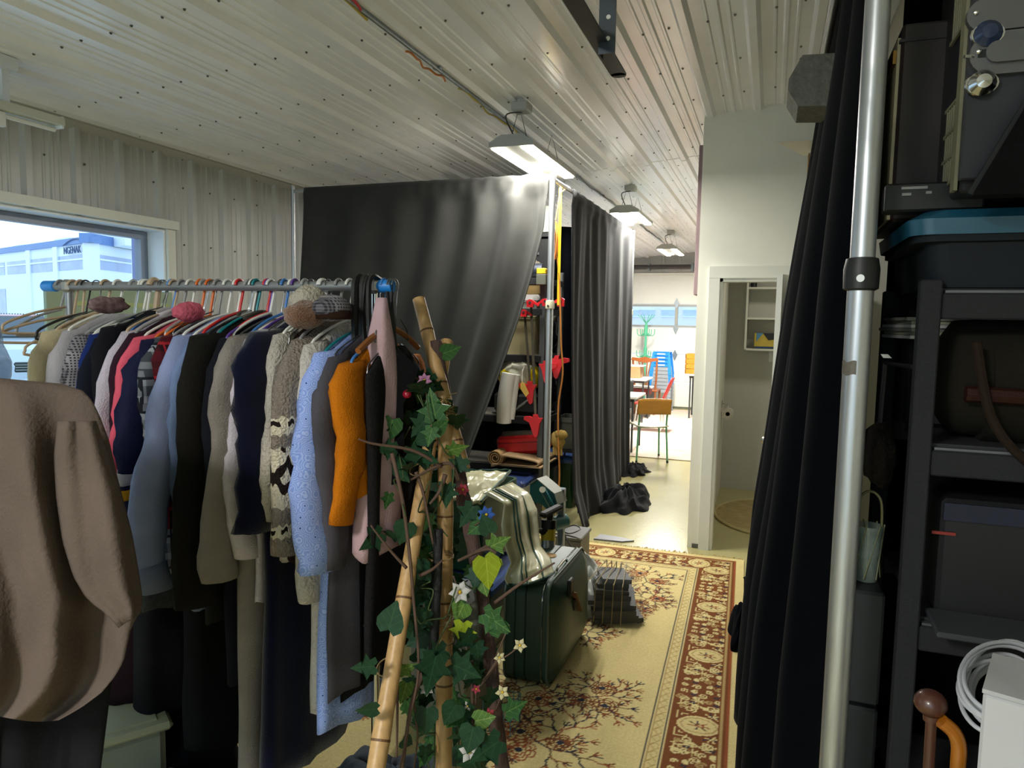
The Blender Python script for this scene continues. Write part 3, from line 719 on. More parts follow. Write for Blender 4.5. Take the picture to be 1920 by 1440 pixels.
def twig(p, a, L, depth, R_):
    q = (p[0] + L * math.cos(a), p[1] + L * math.sin(a)); m = ((p[0] + q[0]) / 2 + .16 * L * math.sin(a), (p[1] + q[1]) / 2 - .16 * L * math.cos(a))
    line(G, [p, m, q], .0024, R_.choice([6, 3, 3, 5]))
    if depth == 0:
        for s in (-.6, 0, .6): line(G, [q, (q[0] + .035 * math.cos(a + s), q[1] + .035 * math.sin(a + s))], .004, R_.choice([5, 1, 3]))
        return
    for s in (-.7, .1, .75): twig(q if s == .1 else m, a + s + R_.uniform(-.2, .2), L * R_.uniform(.5, .7), depth - 1, R_)
def spray(cx, cy, s, a, seed, fl=2):
    R_ = random.Random(seed)
    for b in (0, 1.9, 3.4, 4.9): twig((cx, cy), a + b + R_.uniform(-.3, .3), s * .34, 2, R_)
    for i in range(fl):
        b = a + i * 2.4; flower((cx + .22 * s * math.cos(b), cy + .22 * s * math.sin(b)), s * R_.uniform(.12, .17), R_.choice([5, 1, 5]), R_.random())
field = D > .375; G0 = G.copy()
def vine(pts, r, c):
    line(G, pts, r, c)
spray(.62, .62, .40, .4, 1, 3); spray(.56, .98, .30, 1.2, 2, 2); spray(.95, .52, .34, 2.8, 3, 2); spray(.80, 1.55, .26, 0, 4, 1); spray(.62, 2.2, .36, 2.2, 5, 3); spray(.95, 2.32, .40, 3.3, 6, 3); spray(1.32, 2.45, .36, .3, 7, 3)
spray(.78, 2.62, .42, 1, 8, 3); spray(1.6, 1.6, .3, 2, 10, 1); spray(1.7, .6, .4, 2.6, 11, 3); spray(1.7, 2.6, .4, 1.5, 12, 3); spray(1.3, 1.2, .25, 1.5, 13, 1); spray(.60, 1.22, .16, 2.2, 14, 1)
G = np.where(field, G, G0)
ra_ = .032; ca, sa_ = math.cos(ra_), math.sin(ra_); R0 = np.array([-.108, 5.22])
px_ = R0[0] - sx_ * ca + sy_ * sa_; py_ = R0[1] - sx_ * sa_ - sy_ * ca
zz_ = .010 + .0006 * np.sin(sx_ * 37) * np.sin(sy_ * 29)
V = np.stack([px_, py_, zz_], -1).reshape(-1, 3)
q = (jj[:-1, :-1] * nx_ + ii_[:-1, :-1]).reshape(-1)
Q = np.stack([q, q + nx_, q + nx_ + 1, q + 1], 1)
me = bpy.data.meshes.new('rug'); me.vertices.add(len(V)); me.vertices.foreach_set('co', V.ravel())
me.loops.add(Q.size); me.loops.foreach_set('vertex_index', Q.ravel()); me.polygons.add(len(Q)); me.polygons.foreach_set('loop_start', np.arange(0, Q.size, 4)); me.polygons.foreach_set('loop_total', np.full(len(Q), 4))
me.update(calc_edges=True)
ca_ = me.color_attributes.new('pattern', 'FLOAT_COLOR', 'POINT')
pal = np.array([(*c, 1) for c in rug_cols]); ca_.data.foreach_set('color', pal[G.reshape(-1)].ravel())
def rug_fn(N, L, co, xyz, mix, mt):
    at_ = N.new('ShaderNodeAttribute'); at_.attribute_name = 'pattern'
    n1 = N.new('ShaderNodeTexNoise'); n1.inputs['Scale'].default_value = 90; n1.inputs['Detail'].default_value = 3; L.new(co, n1.inputs['Vector'])
    n2 = N.new('ShaderNodeTexNoise'); n2.inputs['Scale'].default_value = 3; L.new(co, n2.inputs['Vector'])
    h = N.new('ShaderNodeHueSaturation'); L.new(at_.outputs['Color'], h.inputs['Color']); L.new(mt('ADD', mt('MULTIPLY', n1.outputs['Fac'], .5), mt('MULTIPLY', n2.outputs['Fac'], .3, 0), 0), h.inputs['Value'])
    v = mt('ADD', mt('MULTIPLY', n1.outputs['Fac'], .5), mt('ADD', mt('MULTIPLY', n2.outputs['Fac'], .3), .6)); L.new(v, h.inputs['Value'])
    return h.outputs['Color']
me.materials.append(pat('rug_weave', rug_fn, rough=.97, bump=.3, bscale=160))
rug = thing('area_rug', 'cream oriental rug with a rust floral scroll border on the concrete floor', 'rug', (-1.25, 3.5, 0))
ro = bpy.data.objects.new('pile', me); COL.objects.link(ro); ro.parent = rug; ro.location = -wloc(rug)
def rp_(s, t, z): return (R0[0] - s * ca + t * sa_, R0[1] - s * sa_ - t * ca, z)
obj('backing', MB().add([rp_(0, 0, .002), rp_(RW, 0, .002), rp_(RW, RL, .002), rp_(0, RL, .002), rp_(0, 0, .009), rp_(RW, 0, .009), rp_(RW, RL, .009), rp_(0, RL, .009)], [(0, 1, 2, 3), (7, 6, 5, 4), (0, 4, 5, 1), (1, 5, 6, 2), (2, 6, 7, 3), (3, 7, 4, 0)]), cloth('rug_backing', 'a8966a'), rug)
fm = MB(); R_ = random.Random(5)
for i in range(300):
    s = RW * i / 300; L_ = R_.uniform(.03, .07); sk = R_.uniform(-.02, .02)
    for (t0, sg) in ((0, -1), (RL, 1)):
        fm.add([rp_(s, t0, .006), rp_(s + .006, t0, .006), rp_(s + sk + .004, t0 + sg * L_, .003), rp_(s + sk, t0 + sg * L_, .003)], [(0, 1, 2, 3)])
o = obj('fringe', fm, cloth('rug_fringe', 'b09c66'), rug, solid=.003); o['kind'] = 'stuff'
# ------------------------------------------------------------------ outside the window
M_bld = mat('white_cladding', 'eef4fa', .6, var=.02)
M_bwin = mat('dark_office_glass', 'a4b0d0', .15, var=.15, vscale=1, spec=.6)
M_fascia = mat('blue_fascia', '6f8cc0', .5, var=.03)
GZO = .15
ground = struct('ground_outside', MB().box((-34, 20, GZO - .1), (59, 90, .2)), mat('asphalt', 'c4cbd2', .8, var=.15, vscale=2))
bl = thing('office_building', 'white two-storey office building with tinted windows across the road', 'building', (-40, 30, GZO))
D_ = 42.0
cn_ = at(170, 470, D_)                                     # front corner, roof line from the photograph
ztop = at(163, 452, D_).z; zf = GZO
# left wing runs away along u, right wing along w
rA = at(0, 471, D_ * 1.22); uA = Vector((rA.x - cn_.x, rA.y - cn_.y, 0)).normalized()
rB = at(262, 461, D_ * 1.12); uB = Vector((rB.x - cn_.x, rB.y - cn_.y, 0)).normalized()
nA = Vector((-uA.y, uA.x, 0)); nA = nA if nA.dot(Vector((-cn_.x, -cn_.y, 0))) > 0 else -nA
nB = Vector((-uB.y, uB.x, 0)); nB = nB if nB.dot(Vector((-cn_.x, -cn_.y, 0))) > 0 else -nB
c2 = Vector((cn_.x, cn_.y, 0))
def wallbox(u, n, s0, s1, z0, z1, out, th):
    c = c2 + u * (s0 + s1) / 2 + n * (out - th / 2) + Vector((0, 0, (z0 + z1) / 2))
    return MB().box(c, (s1 - s0, th, z1 - z0), Matrix((u, n, Vector((0, 0, 1)))).transposed())
obj('wall', wallbox(uA, nA, 0, 40, zf, ztop, 0, .5), M_bld, bl); obj('wall', wallbox(uB, nB, 0, 22, zf, ztop, 0, .5), M_bld, bl)
obj('fascia', wallbox(uA, nA, -.2, 40, ztop - .1, ztop + .28, .15, .7), M_fascia, bl); obj('fascia', wallbox(uB, nB, -.2, 22, ztop - .1, ztop + .45, .15, .7), M_fascia, bl)
def sA(px): 
    r = ray(px, 500); # intersect vertical plane of wing A
    k = (c2 - Vector((0, 0, 0))).dot(nA) / Vector((r.x, r.y, 0)).dot(nA); p = Vector((r.x, r.y, 0)) * k; return (p - c2).dot(uA)
def sB(px):
    r = ray(px, 500); k = c2.dot(nB) / Vector((r.x, r.y, 0)).dot(nB); p = Vector((r.x, r.y, 0)) * k; return (p - c2).dot(uB)
zw1, zw0 = at(163, 475, D_).z, at(163, 503, D_).z; zm = at(163, 484, D_).z
for i, (a, b) in enumerate(((162, 110), (104, 59), (53, 14), (9, -40))):
    s0, s1 = sorted((sA(a), sA(b))); w_ = obj('window', wallbox(uA, nA, s0, s1, zw0, zw1, .03, .1), M_bwin, bl); obj('mullion', wallbox(uA, nA, s0, s1, zm - .05, zm + .05, .09, .06), M_bld, w_)
    if i == 3: obj('window', wallbox(uA, nA, s0, s1, zf + 1.0, zw0 - 1.0, .03, .1), M_bwin, bl)
s0, s1 = sorted((sB(186), sB(246))); w_ = obj('window', wallbox(uB, nB, s0, s1, zw0 - .0, zw1, .03, .1), M_bwin, bl); obj('mullion', wallbox(uB, nB, s0, s1, zm - .05, zm + .05, .09, .06), M_bld, w_)
for px in (107, 56): s_ = sA(px); obj('pilaster', wallbox(uA, nA, s_ - .35, s_ + .35, zf, ztop, .12, .12), M_bld, bl)
for s_, w2, h2 in ((2, 5, 1.0), (9, 2.5, .9), (17, 2.2, .8), (25, 3, .8)):
    c = c2 + uA * s_ - nA * 3 + Vector((0, 0, ztop + .4)); obj('roof_unit', MB().box(c, (w2, 2.5, h2), Matrix((uA, nA, Vector((0, 0, 1)))).transposed()), M_bld, bl)
def text_mesh(body, size, m, parent, X, Y, Z0, name='lettering', ext=.01):
    cu = bpy.data.curves.new(name, 'FONT'); cu.body = body; cu.size = size; cu.extrude = ext; cu.align_x = 'CENTER'
    tmp = bpy.data.objects.new('tmp', cu); COL.objects.link(tmp); dg = bpy.context.evaluated_depsgraph_get(); me = bpy.data.meshes.new_from_object(tmp.evaluated_get(dg)); bpy.data.objects.remove(tmp)
    me.materials.clear(); me.materials.append(m)
    Mt = Matrix((X, Y, X.cross(Y))).transposed().to_4x4(); Mt.translation = Z0; me.transform(Mt)
    o = bpy.data.objects.new(name, me); COL.objects.link(o); o.parent = parent; o.location = -wloc(parent); return o
M_logo = mat('logo_navy', '34507e', .5)
sm_ = sA(143); pl = c2 + uA * sm_ + nA * .2; zl = at(146, 474.5, D_ * 1.02).z
text_mesh('NGENAK', .62, M_logo, bl, -uA, Vector((0, 0, 1)), pl + Vector((0, 0, zl)), ext=.02)
arc = [pl + -uA * (-1.35 + 3.0 * t) + Vector((0, 0, zl + .52 + .32 * math.sin(t * 2.7))) for t in [i / 20 for i in range(21)]]
obj('logo_arc', MB().tube(arc, .035, 6), M_logo, bl)
oj = onX(263, 480, XL - .55); obj('outer_jamb', MB().box((XL - .55, oj.y + .03, 1.6), (.12, .11, 2.4)), mat('mauve_masonry', '8288b4', .8, var=.08, vscale=40), win)
# fence and cars
fn_ = thing('iron_fence', 'dark iron picket fence along the road outside', 'fence', (-25, 12, GZO))
fz0, fz1 = GZO, GZO + 1.5
fa, fb = at(-60, 600, 27), at(300, 600, 27); fa.z = fb.z = 0; fd = (fb - fa); 
M_iron = mat('iron_paint', '4a525e', .5)
for zz in (fz0 + .2, fz1 - .15): obj('rail', MB().bar(fa + Vector((0, 0, zz)), fb + Vector((0, 0, zz)), .04, .04), M_iron, fn_)
pm = MB().box((0, 0, .75), (.03, .03, 1.5)).mesh('picket', M_iron)
for i in range(70):
    p = fa + fd * (i / 69); o = bpy.data.objects.new('picket', pm); COL.objects.link(o); o.parent = fn_; o.location = Vector((p.x, p.y, GZO)) - fn_.location
def car(label, pos, yaw, m, s=1.0):
    t = thing('car', label, 'car', pos, rotz=yaw)
    prof = [(-2.2, .35), (-2.25, .75), (-2.05, .95), (-1.5, 1.02), (-.85, 1.42), (.55, 1.47), (1.35, 1.08), (2.05, .95), (2.25, .7), (2.2, .35)]
    b = MB()
    def fn(u, v):
        i = u * (len(prof) - 1); k = min(len(prof) - 2, int(i)); f_ = i - k; x_ = lerp(prof[k][0], prof[k + 1][0], f_); z_ = lerp(prof[k][1], prof[k + 1][1], f_)
        w = .88 - .16 * max(0, (z_ - .9) / .5); return (x_, (v * 2 - 1) * w, z_)
    b.grid(37, 9, fn); n = 37
    b.f.append(tuple(range(n))); b.f.append(tuple(8 * n + i for i in range(n))[::-1]); b.f.append((0, 8 * n, 8 * n + n - 1, n - 1))
    obj('body', b, m, t, smooth=30, local=True)
    gl = mat('car_glass', '39434f', .1)
    obj('windscreen', MB().add([(1.28, -.68, 1.12), (1.28, .68, 1.12), (.62, .6, 1.45), (.62, -.6, 1.45), (1.31, -.68, 1.14), (1.31, .68, 1.14), (.65, .6, 1.47), (.65, -.6, 1.47)], [(0, 1, 2, 3), (7, 6, 5, 4), (0, 4, 5, 1), (2, 6, 7, 3), (1, 5, 6, 2), (3, 7, 4, 0)]), gl, t, local=True)
    for sg in (-1, 1):
        obj('side_window', MB().prism([(-1.2, 1.05), (-.78, 1.37), (.5, 1.41), (1.1, 1.08)], sg * .77, sg * .86, 1), gl, t, local=True)
        obj('headlight', MB().ball((2.12, sg * .62, .80), (.14, .2, .08), 14, 8), mat('lamp_glass', 'e8eef4', .1), t, smooth=True, local=True)
        for xx in (-1.35, 1.4): obj('wheel', MB().cyl((xx, sg * .72, .33), (xx, sg * .90, .33), .33, 20), mat('tyre', '1b1b1e', .8), t, smooth=True, local=True)
    obj('grille', MB().box((2.23, 0, .68), (.05, .8, .16), bev=.02), M_black, t, local=True)
    for zz in (.64, .68, .72): obj('grille_bar', MB().box((2.26, 0, zz), (.02, .76, .012)), M_chrome, t, local=True)
    obj('number_plate', MB().box((2.27, 0, .48), (.015, .34, .12)), M_white, t, local=True)
    obj('bumper', MB().box((2.2, 0, .42), (.18, 1.66, .18), bev=.05), m, t, local=True)
    return t
pc = at(66, 640, 13.0)
car('silver car parked nose-on right outside the window', (pc.x, pc.y, GZO), math.atan2(-pc.y, -pc.x) + .05, mat('silver_paint', 'c9d2dc', .25, metal=.2, coat=.5, var=.02))
pc = at(25, 600, 26); car('red car parked by the iron fence outside', (pc.x, pc.y, GZO), 2.2, mat('red_paint', 'c8323c', .3, coat=.5, var=.02))
pn = thing('green_card', 'pale green board standing outside against the window behind the hangers', 'panel', (XL + .2, 3.1, .85))
pa_, pb_ = onX(83, 535, XL + .07), onX(305, 545, XL + .07)
obj('board', MB().box((XL + .07, (pa_.y + 4.0) / 2, (WZ0 + pa_.z) / 2), (.03, 4.0 - pa_.y, pa_.z - WZ0), bev=.004), mat('pale_green_card', '93a48c', .7, var=.04), pn)
obj('stripe', MB().box((XL + .0865, (pa_.y + 4.0) / 2 + .06, pa_.z - .10), (.003, 3.9 - pa_.y - .1, .03)), mat('green_stripe', 'a4b07a', .7), pn)
pn['label'] = 'pale green board standing on the window sill behind the left hangers'
# ------------------------------------------------------------------ garment rack
BYR, BZ = 1.80, 1.770
BXL, BXR = -2.36, -1.05
gr = thing('garment_rack', 'grey pipe garment rack with blue end caps, crowded with clothes', 'clothes rack', ((BXL + BXR) / 2, BYR, 0))
M_bar = mat('grey_pipe', '8d9094', .4, metal=.6, var=.08)
obj('rail', MB().cyl((BXL, BYR, BZ), (BXR - .02, BYR, BZ), .0150, 20), M_bar, gr, smooth=True)
for xx, sg in ((BXL, -1), (BXR - .02, 1)):
    obj('end_cap', MB().lathe([(.0155, -.01), (.019, -.008), (.019, .045), (.016, .05), (.0, .05)], (xx, BYR, BZ), 20, Matrix(((0, 0, sg), (0, 1, 0), (-sg, 0, 0)))), M_blue, gr, smooth=True)
for xx in (BXL + .07, BXR - .025):
    obj('post', MB().cyl((xx, BYR, .06), (xx, BYR, BZ - .01), .013, 16), M_chrome if xx > -1.5 else M_bar, gr, smooth=True)
    obj('clamp', MB().box((xx, BYR, BZ), (.034, .045, .045), bev=.01), mat('clamp_zinc', 'a4a4a0', .35, metal=.8), gr)
    obj('foot', MB().bar((xx, BYR - .28, .07), (xx, BYR + .28, .07), .03, .03, bev=.006), M_black, gr)
    for yy in (-.26, .26): obj('caster', MB().cyl((xx - .012, BYR + yy, .028), (xx + .012, BYR + yy, .028), .028, 16), M_black, gr, smooth=True)
obj('lower_rail', MB().cyl((BXL + .07, BYR, .1), (BXR - .025, BYR, .1), .012, 12), M_bar, gr, smooth=True)
# ------------------------------------------------------------------ hangers
HM = {'white': M_white, 'grey': mat('grey_plastic', '8a8a8c', .45), 'orange': mat('orange_plastic', 'd5641e', .45), 'teal': mat('teal_plastic', '12808a', .4), 'blue': mat('sky_plastic', '3b78c0', .4),
      'purple': mat('purple_plastic', '55358c', .4), 'red': M_red, 'beige': mat('beige_plastic', 'b09a80', .5), 'black': M_black, 'wire': mat('wire', '7a7c80', .35, metal=.9), 'clear': mat('clear_plastic', 'd2d6d8', .2, trans=.6), 'wood': mat('hanger_wood', '8a5426', .45, var=.2)}
GROUP_H = 'hangers along the grey clothes rail'
def hanger(X, col, label, half=.21, drop=.0, r=.0042, shoulder=True, yaw=0, y0=None):
    m = HM[col]; thin = col == 'wire'
    if thin: r = .002
    t = thing('clothes_hanger', label, 'hanger', (X, BYR, BZ), GROUP_H, 0)
    rr = .0195; zt = 1.700 - drop
    hook = [(0, rr * math.cos(a), rr * math.sin(a)) for a in [-.5 + 3.5 * i / 12 for i in range(13)]]
    hook = [(0, -p[1], p[2]) for p in hook][::-1] if False else hook
    ends = hook[0]
    pts = hook[::-1] + [(0, .012, -.03), (0, 0, zt - BZ + .012), (0, 0, zt - BZ)]
    hb = obj('hook', MB().tube(smooth_path(pts, 3), r * (.7 if col in ('wood', 'black') else 1), 8), HM['wire'] if col in ('wood',) else m, t, smooth=True, local=True)
    z0 = zt - BZ
    if shoulder:
        if col == 'wood':
            b = MB(); b.tube(smooth_path([(0, -half, z0 - .06), (0, -half * .5, z0 - .02), (0, 0, z0), (0, half * .5, z0 - .02), (0, half, z0 - .06)], 4), [.009] * 17, 8)
        else:
            P = smooth_path([(0, 0, z0), (0, -half * .5, z0 - .022), (0, -half * .93, z0 - .055), (0, -half, z0 - .075), (0, -half * .93, z0 - .09), (0, 0, z0 - .093), (0, half * .93, z0 - .09), (0, half, z0 - .075), (0, half * .93, z0 - .055), (0, half * .5, z0 - .022)], 3)
            b = MB().tube(P, r * 1.05, 8, closed=False)
        obj('shoulder_bar', b, m, t, smooth=True, local=True)
    t.rotation_euler = (0, 0, yaw)
    return t
# ------------------------------------------------------------------ garments hanging across the rail
GROUP_G = None
def garment(name, label, cat, X, m, hem, slv, half=.20, thick=.020, top=1.688, shz=.075, swing=.03, r0=.062, r1=.045, flare=.05, sm=None, cuff=None, collar=None, back=True, yc=BYR, hang='white', hl=None, fold=1.0, slx=0., seed=None, sleeves=True, rx=.5, nohang=False, neck=.055):
    """body shell and two sleeves in the plane across the rail; hem and slv are heights of hem and cuff"""
    t = thing(name, label, cat, (X, yc, top))
    sd = seed if seed is not None else X * 31
    nr, nv = 30, 26
    def fn(u, v):
        a = 2 * PI * u; z = lerp(top, hem, v); d = top - z
        w = lerp(neck, half, min(1, d / shz) ** .85) if d < shz else half * (1 - .06 * min(1, (d - shz) / .3) + flare * max(0, (d - .4)) * 2.0)
        th = thick * (.5 + .5 * min(1, d / .12)) * (1 + .35 * v)
        c_, s_ = math.cos(a), math.sin(a)
        yy = w * (abs(c_) ** .75) * (1 if c_ > 0 else -1); xx = th * (abs(s_) ** .8) * (1 if s_ > 0 else -1)
        q = min(1, d / .25) * fold
        xx += q * (.010 * math.sin(yy * 38 + sd + 1.5 * v) + .010 * nz(yy * 7, z * 2.2, sd)) ; yy += q * .012 * nz(z * 4, sd, a)
        return (xx, yy, z - top - (.012 * math.sin(a * 3 + sd) if v == 1 else 0))
    b = MB().grid(nr, nv, fn, closed_u=True)
    b.f.append(tuple(range(nr))); b.f.append(tuple((nv - 1) * nr + i for i in range(nr))[::-1])
    obj('body', b, m, t, smooth='all', local=True)
    if sleeves:
        for sg in ((-1, 1) if back else (-1,)):
            L0 = Vector((0, sg * (half - .035), -shz - .005)); zb = slv - top
            sw_ = swing if sg < 0 else .02
            pts = []; rad = []
            K_ = 16
            for i in range(K_ + 1):
                q = i / K_; yy = L0.y + sg * (sw_ * math.sin(q * PI * .55) + .030 * min(1, q * 5)); zz = lerp(L0.z + .03, zb, q)
                pts.append((slx * q + .008 * math.sin(5 * q + sd), yy + sg * .012 * math.sin(6.5 * q + sd * 1.7), zz)); rad.append(lerp(r0, r1, q) * (.75 + .25 * min(1, q * 8)))
            n = 16; sb = MB(); vv = []
            for i, p in enumerate(pts):
                for k in range(n):
                    a = 2 * PI * k / n; wr = 1 + .20 * fold * nz(math.cos(a) * 2, i * .55, sd) + .06 * math.sin(i * 1.9 + math.cos(a) * 3 + sd)
                    vv.append((p[0] + rad[i] * rx * math.cos(a) * wr, p[1] + rad[i] * math.sin(a) * wr, p[2] + .008 * math.sin(a + i)))
            ff = [(i * n + k, i * n + (k + 1) % n, (i + 1) * n + (k + 1) % n, (i + 1) * n + k) for i in range(K_) for k in range(n)] + [tuple(range(n))[::-1], tuple(K_ * n + k for k in range(n))]
            sb.add(vv, ff); obj('sleeve', sb, sm or m, t, smooth='all', local=True)
            for (q0, q1, cm) in (cuff or ()):
                i0, i1 = q0 * K_, q1 * K_; cb_ = MB(); vv = []
                for i in (i0, (i0 + i1) / 2, i1):
                    j = min(K_ - 1, int(i)); fr_ = i - j; P0, P1 = Vector(pts[j]), Vector(pts[j + 1]); p = P0.lerp(P1, fr_); R0_ = lerp(rad[j], rad[j + 1], fr_)
                    for k in range(n):
                        a = 2 * PI * k / n; wr = 1.06 + .20 * fold * nz(math.cos(a) * 2, i * .55, sd) + .06 * math.sin(i * 1.9 + math.cos(a) * 3 + sd)
                        vv.append((p.x + R0_ * rx * math.cos(a) * wr, p.y + R0_ * math.sin(a) * wr, p.z + .008 * math.sin(a + i)))
                cb_.add(vv, [(i * n + k, i * n + (k + 1) % n, (i + 1) * n + (k + 1) % n, (i + 1) * n + k) for i in range(2) for k in range(n)])
                obj('sleeve_band', cb_, cm, t, smooth='all', local=True, solid=.003)
    if collar:
        cm, ch, cw = collar
        obj('collar', MB().grid(24, 5, lambda u, v: ((.018 + .012 * v) * math.cos(2 * PI * u), (cw + .012 * v) * math.sin(2 * PI * u), -.012 + ch * (v - .2) + .01 * math.cos(2 * PI * u * 2))), cm, t, smooth='all', local=True, solid=.004)
    if not nohang: hanger(X, hang, hl or f'{hang} hanger carrying the {label.split(" on ")[0].split(" with ")[0]}', drop=1.700 - top - .012 if top < 1.7 else 0, half=half * .92)
    return t
# pattern cloths
def glen(N, L, co, xyz, mix, mt):
    def chk(s, k): return mt('GREATER_THAN', mt('SINE', mt('MULTIPLY', xyz[k], s)), 0.0)
    a = mt('MULTIPLY', chk(760, 1), chk(760, 2)); b = mt('ADD', mt('MULTIPLY', chk(60, 1), .5), mt('MULTIPLY', chk(60, 2), .5))
    return mix(b, mix(a, '8f8c92', '2a2830'), mix(mt('ADD', mt('MULTIPLY', chk(760, 1), .5), mt('MULTIPLY', chk(760, 2), .4)), '6a6870', '1c1a22'))
def flannel(N, L, co, xyz, mix, mt):
    v = N.new('ShaderNodeTexVoronoi'); v.inputs['Scale'].default_value = 40; L.new(co, v.inputs['Vector'])
    w = N.new('ShaderNodeTexNoise'); w.inputs['Scale'].default_value = 60; L.new(co, w.inputs['Vector'])
    rings = mt('GREATER_THAN', mt('SINE', mt('ADD', mt('MULTIPLY', v.outputs['Distance'], 34), mt('MULTIPLY', w.outputs['Fac'], 3))), .25)
    dot = mt('LESS_THAN', v.outputs['Distance'], .10)
    return mix(dot, mix(rings, '7d97dc', 'a2b4ea'), '3c5596')
def plaid(c0, c1, c2):
    def fn(N, L, co, xyz, mix, mt):
        def band(k, s, th): return mt('GREATER_THAN', mt('SINE', mt('MULTIPLY', xyz[k], s)), th)
        a = mix(mt('MULTIPLY', mt('ADD', band(1, 130, .3), band(2, 130, .3)), .5), c0, c1)
        return mix(mt('MAXIMUM', band(1, 130, .96), band(2, 65, .97)), a, c2)
    return fn
def cowichan(N, L, co, xyz, mix, mt):
    z = mt('ADD', xyz[2], mt('MULTIPLY', mt('SINE', mt('MULTIPLY', xyz[1], 330)), .004))
    def band(a, b): return mt('MULTIPLY', mt('GREATER_THAN', z, a), mt('LESS_THAN', z, b))
    nzt = N.new('ShaderNodeTexNoise'); nzt.inputs['Scale'].default_value = 120; nzt.inputs['Detail'].default_value = 4; L.new(co, nzt.inputs['Vector'])
    base = mix(nzt.outputs['Fac'], '6a605a', '968c84')
    cream = mt('MINIMUM', mt('ADD', mt('ADD', band(-.30, -.255), band(-.50, -.335)), band(-.58, -.545)), 1.0)
    c1 = mix(cream, base, 'cfc6b4')
    zig = mt('ABSOLUTE', mt('SUBTRACT', mt('FRACT', mt('MULTIPLY', xyz[1], 11.0)), .5))
    tri = mt('LESS_THAN', mt('ABSOLUTE', mt('SUBTRACT', mt('ADD', mt('MULTIPLY', zig, .16), -.455), z)), .017)
    tri2 = mt('LESS_THAN', mt('ABSOLUTE', mt('SUBTRACT', mt('ADD', mt('MULTIPLY', zig, -.16), -.375), z)), .014)
    dots = mt('MULTIPLY', band(-.345, -.333), mt('GREATER_THAN', mt('SINE', mt('MULTIPLY', xyz[1], 260)), .1))
    dots2 = mt('MULTIPLY', mt('ADD', band(-.275, -.262), band(-.565, -.552)), mt('GREATER_THAN', mt('SINE', mt('MULTIPLY', xyz[1], 200)), -.3))
    dk = mt('MINIMUM', mt('ADD', mt('ADD', mt('MULTIPLY', mt('ADD', tri, tri2), band(-.50, -.335)), dots), dots2), 1.0)
    return mix(dk, c1, '1e1614')
C = cloth
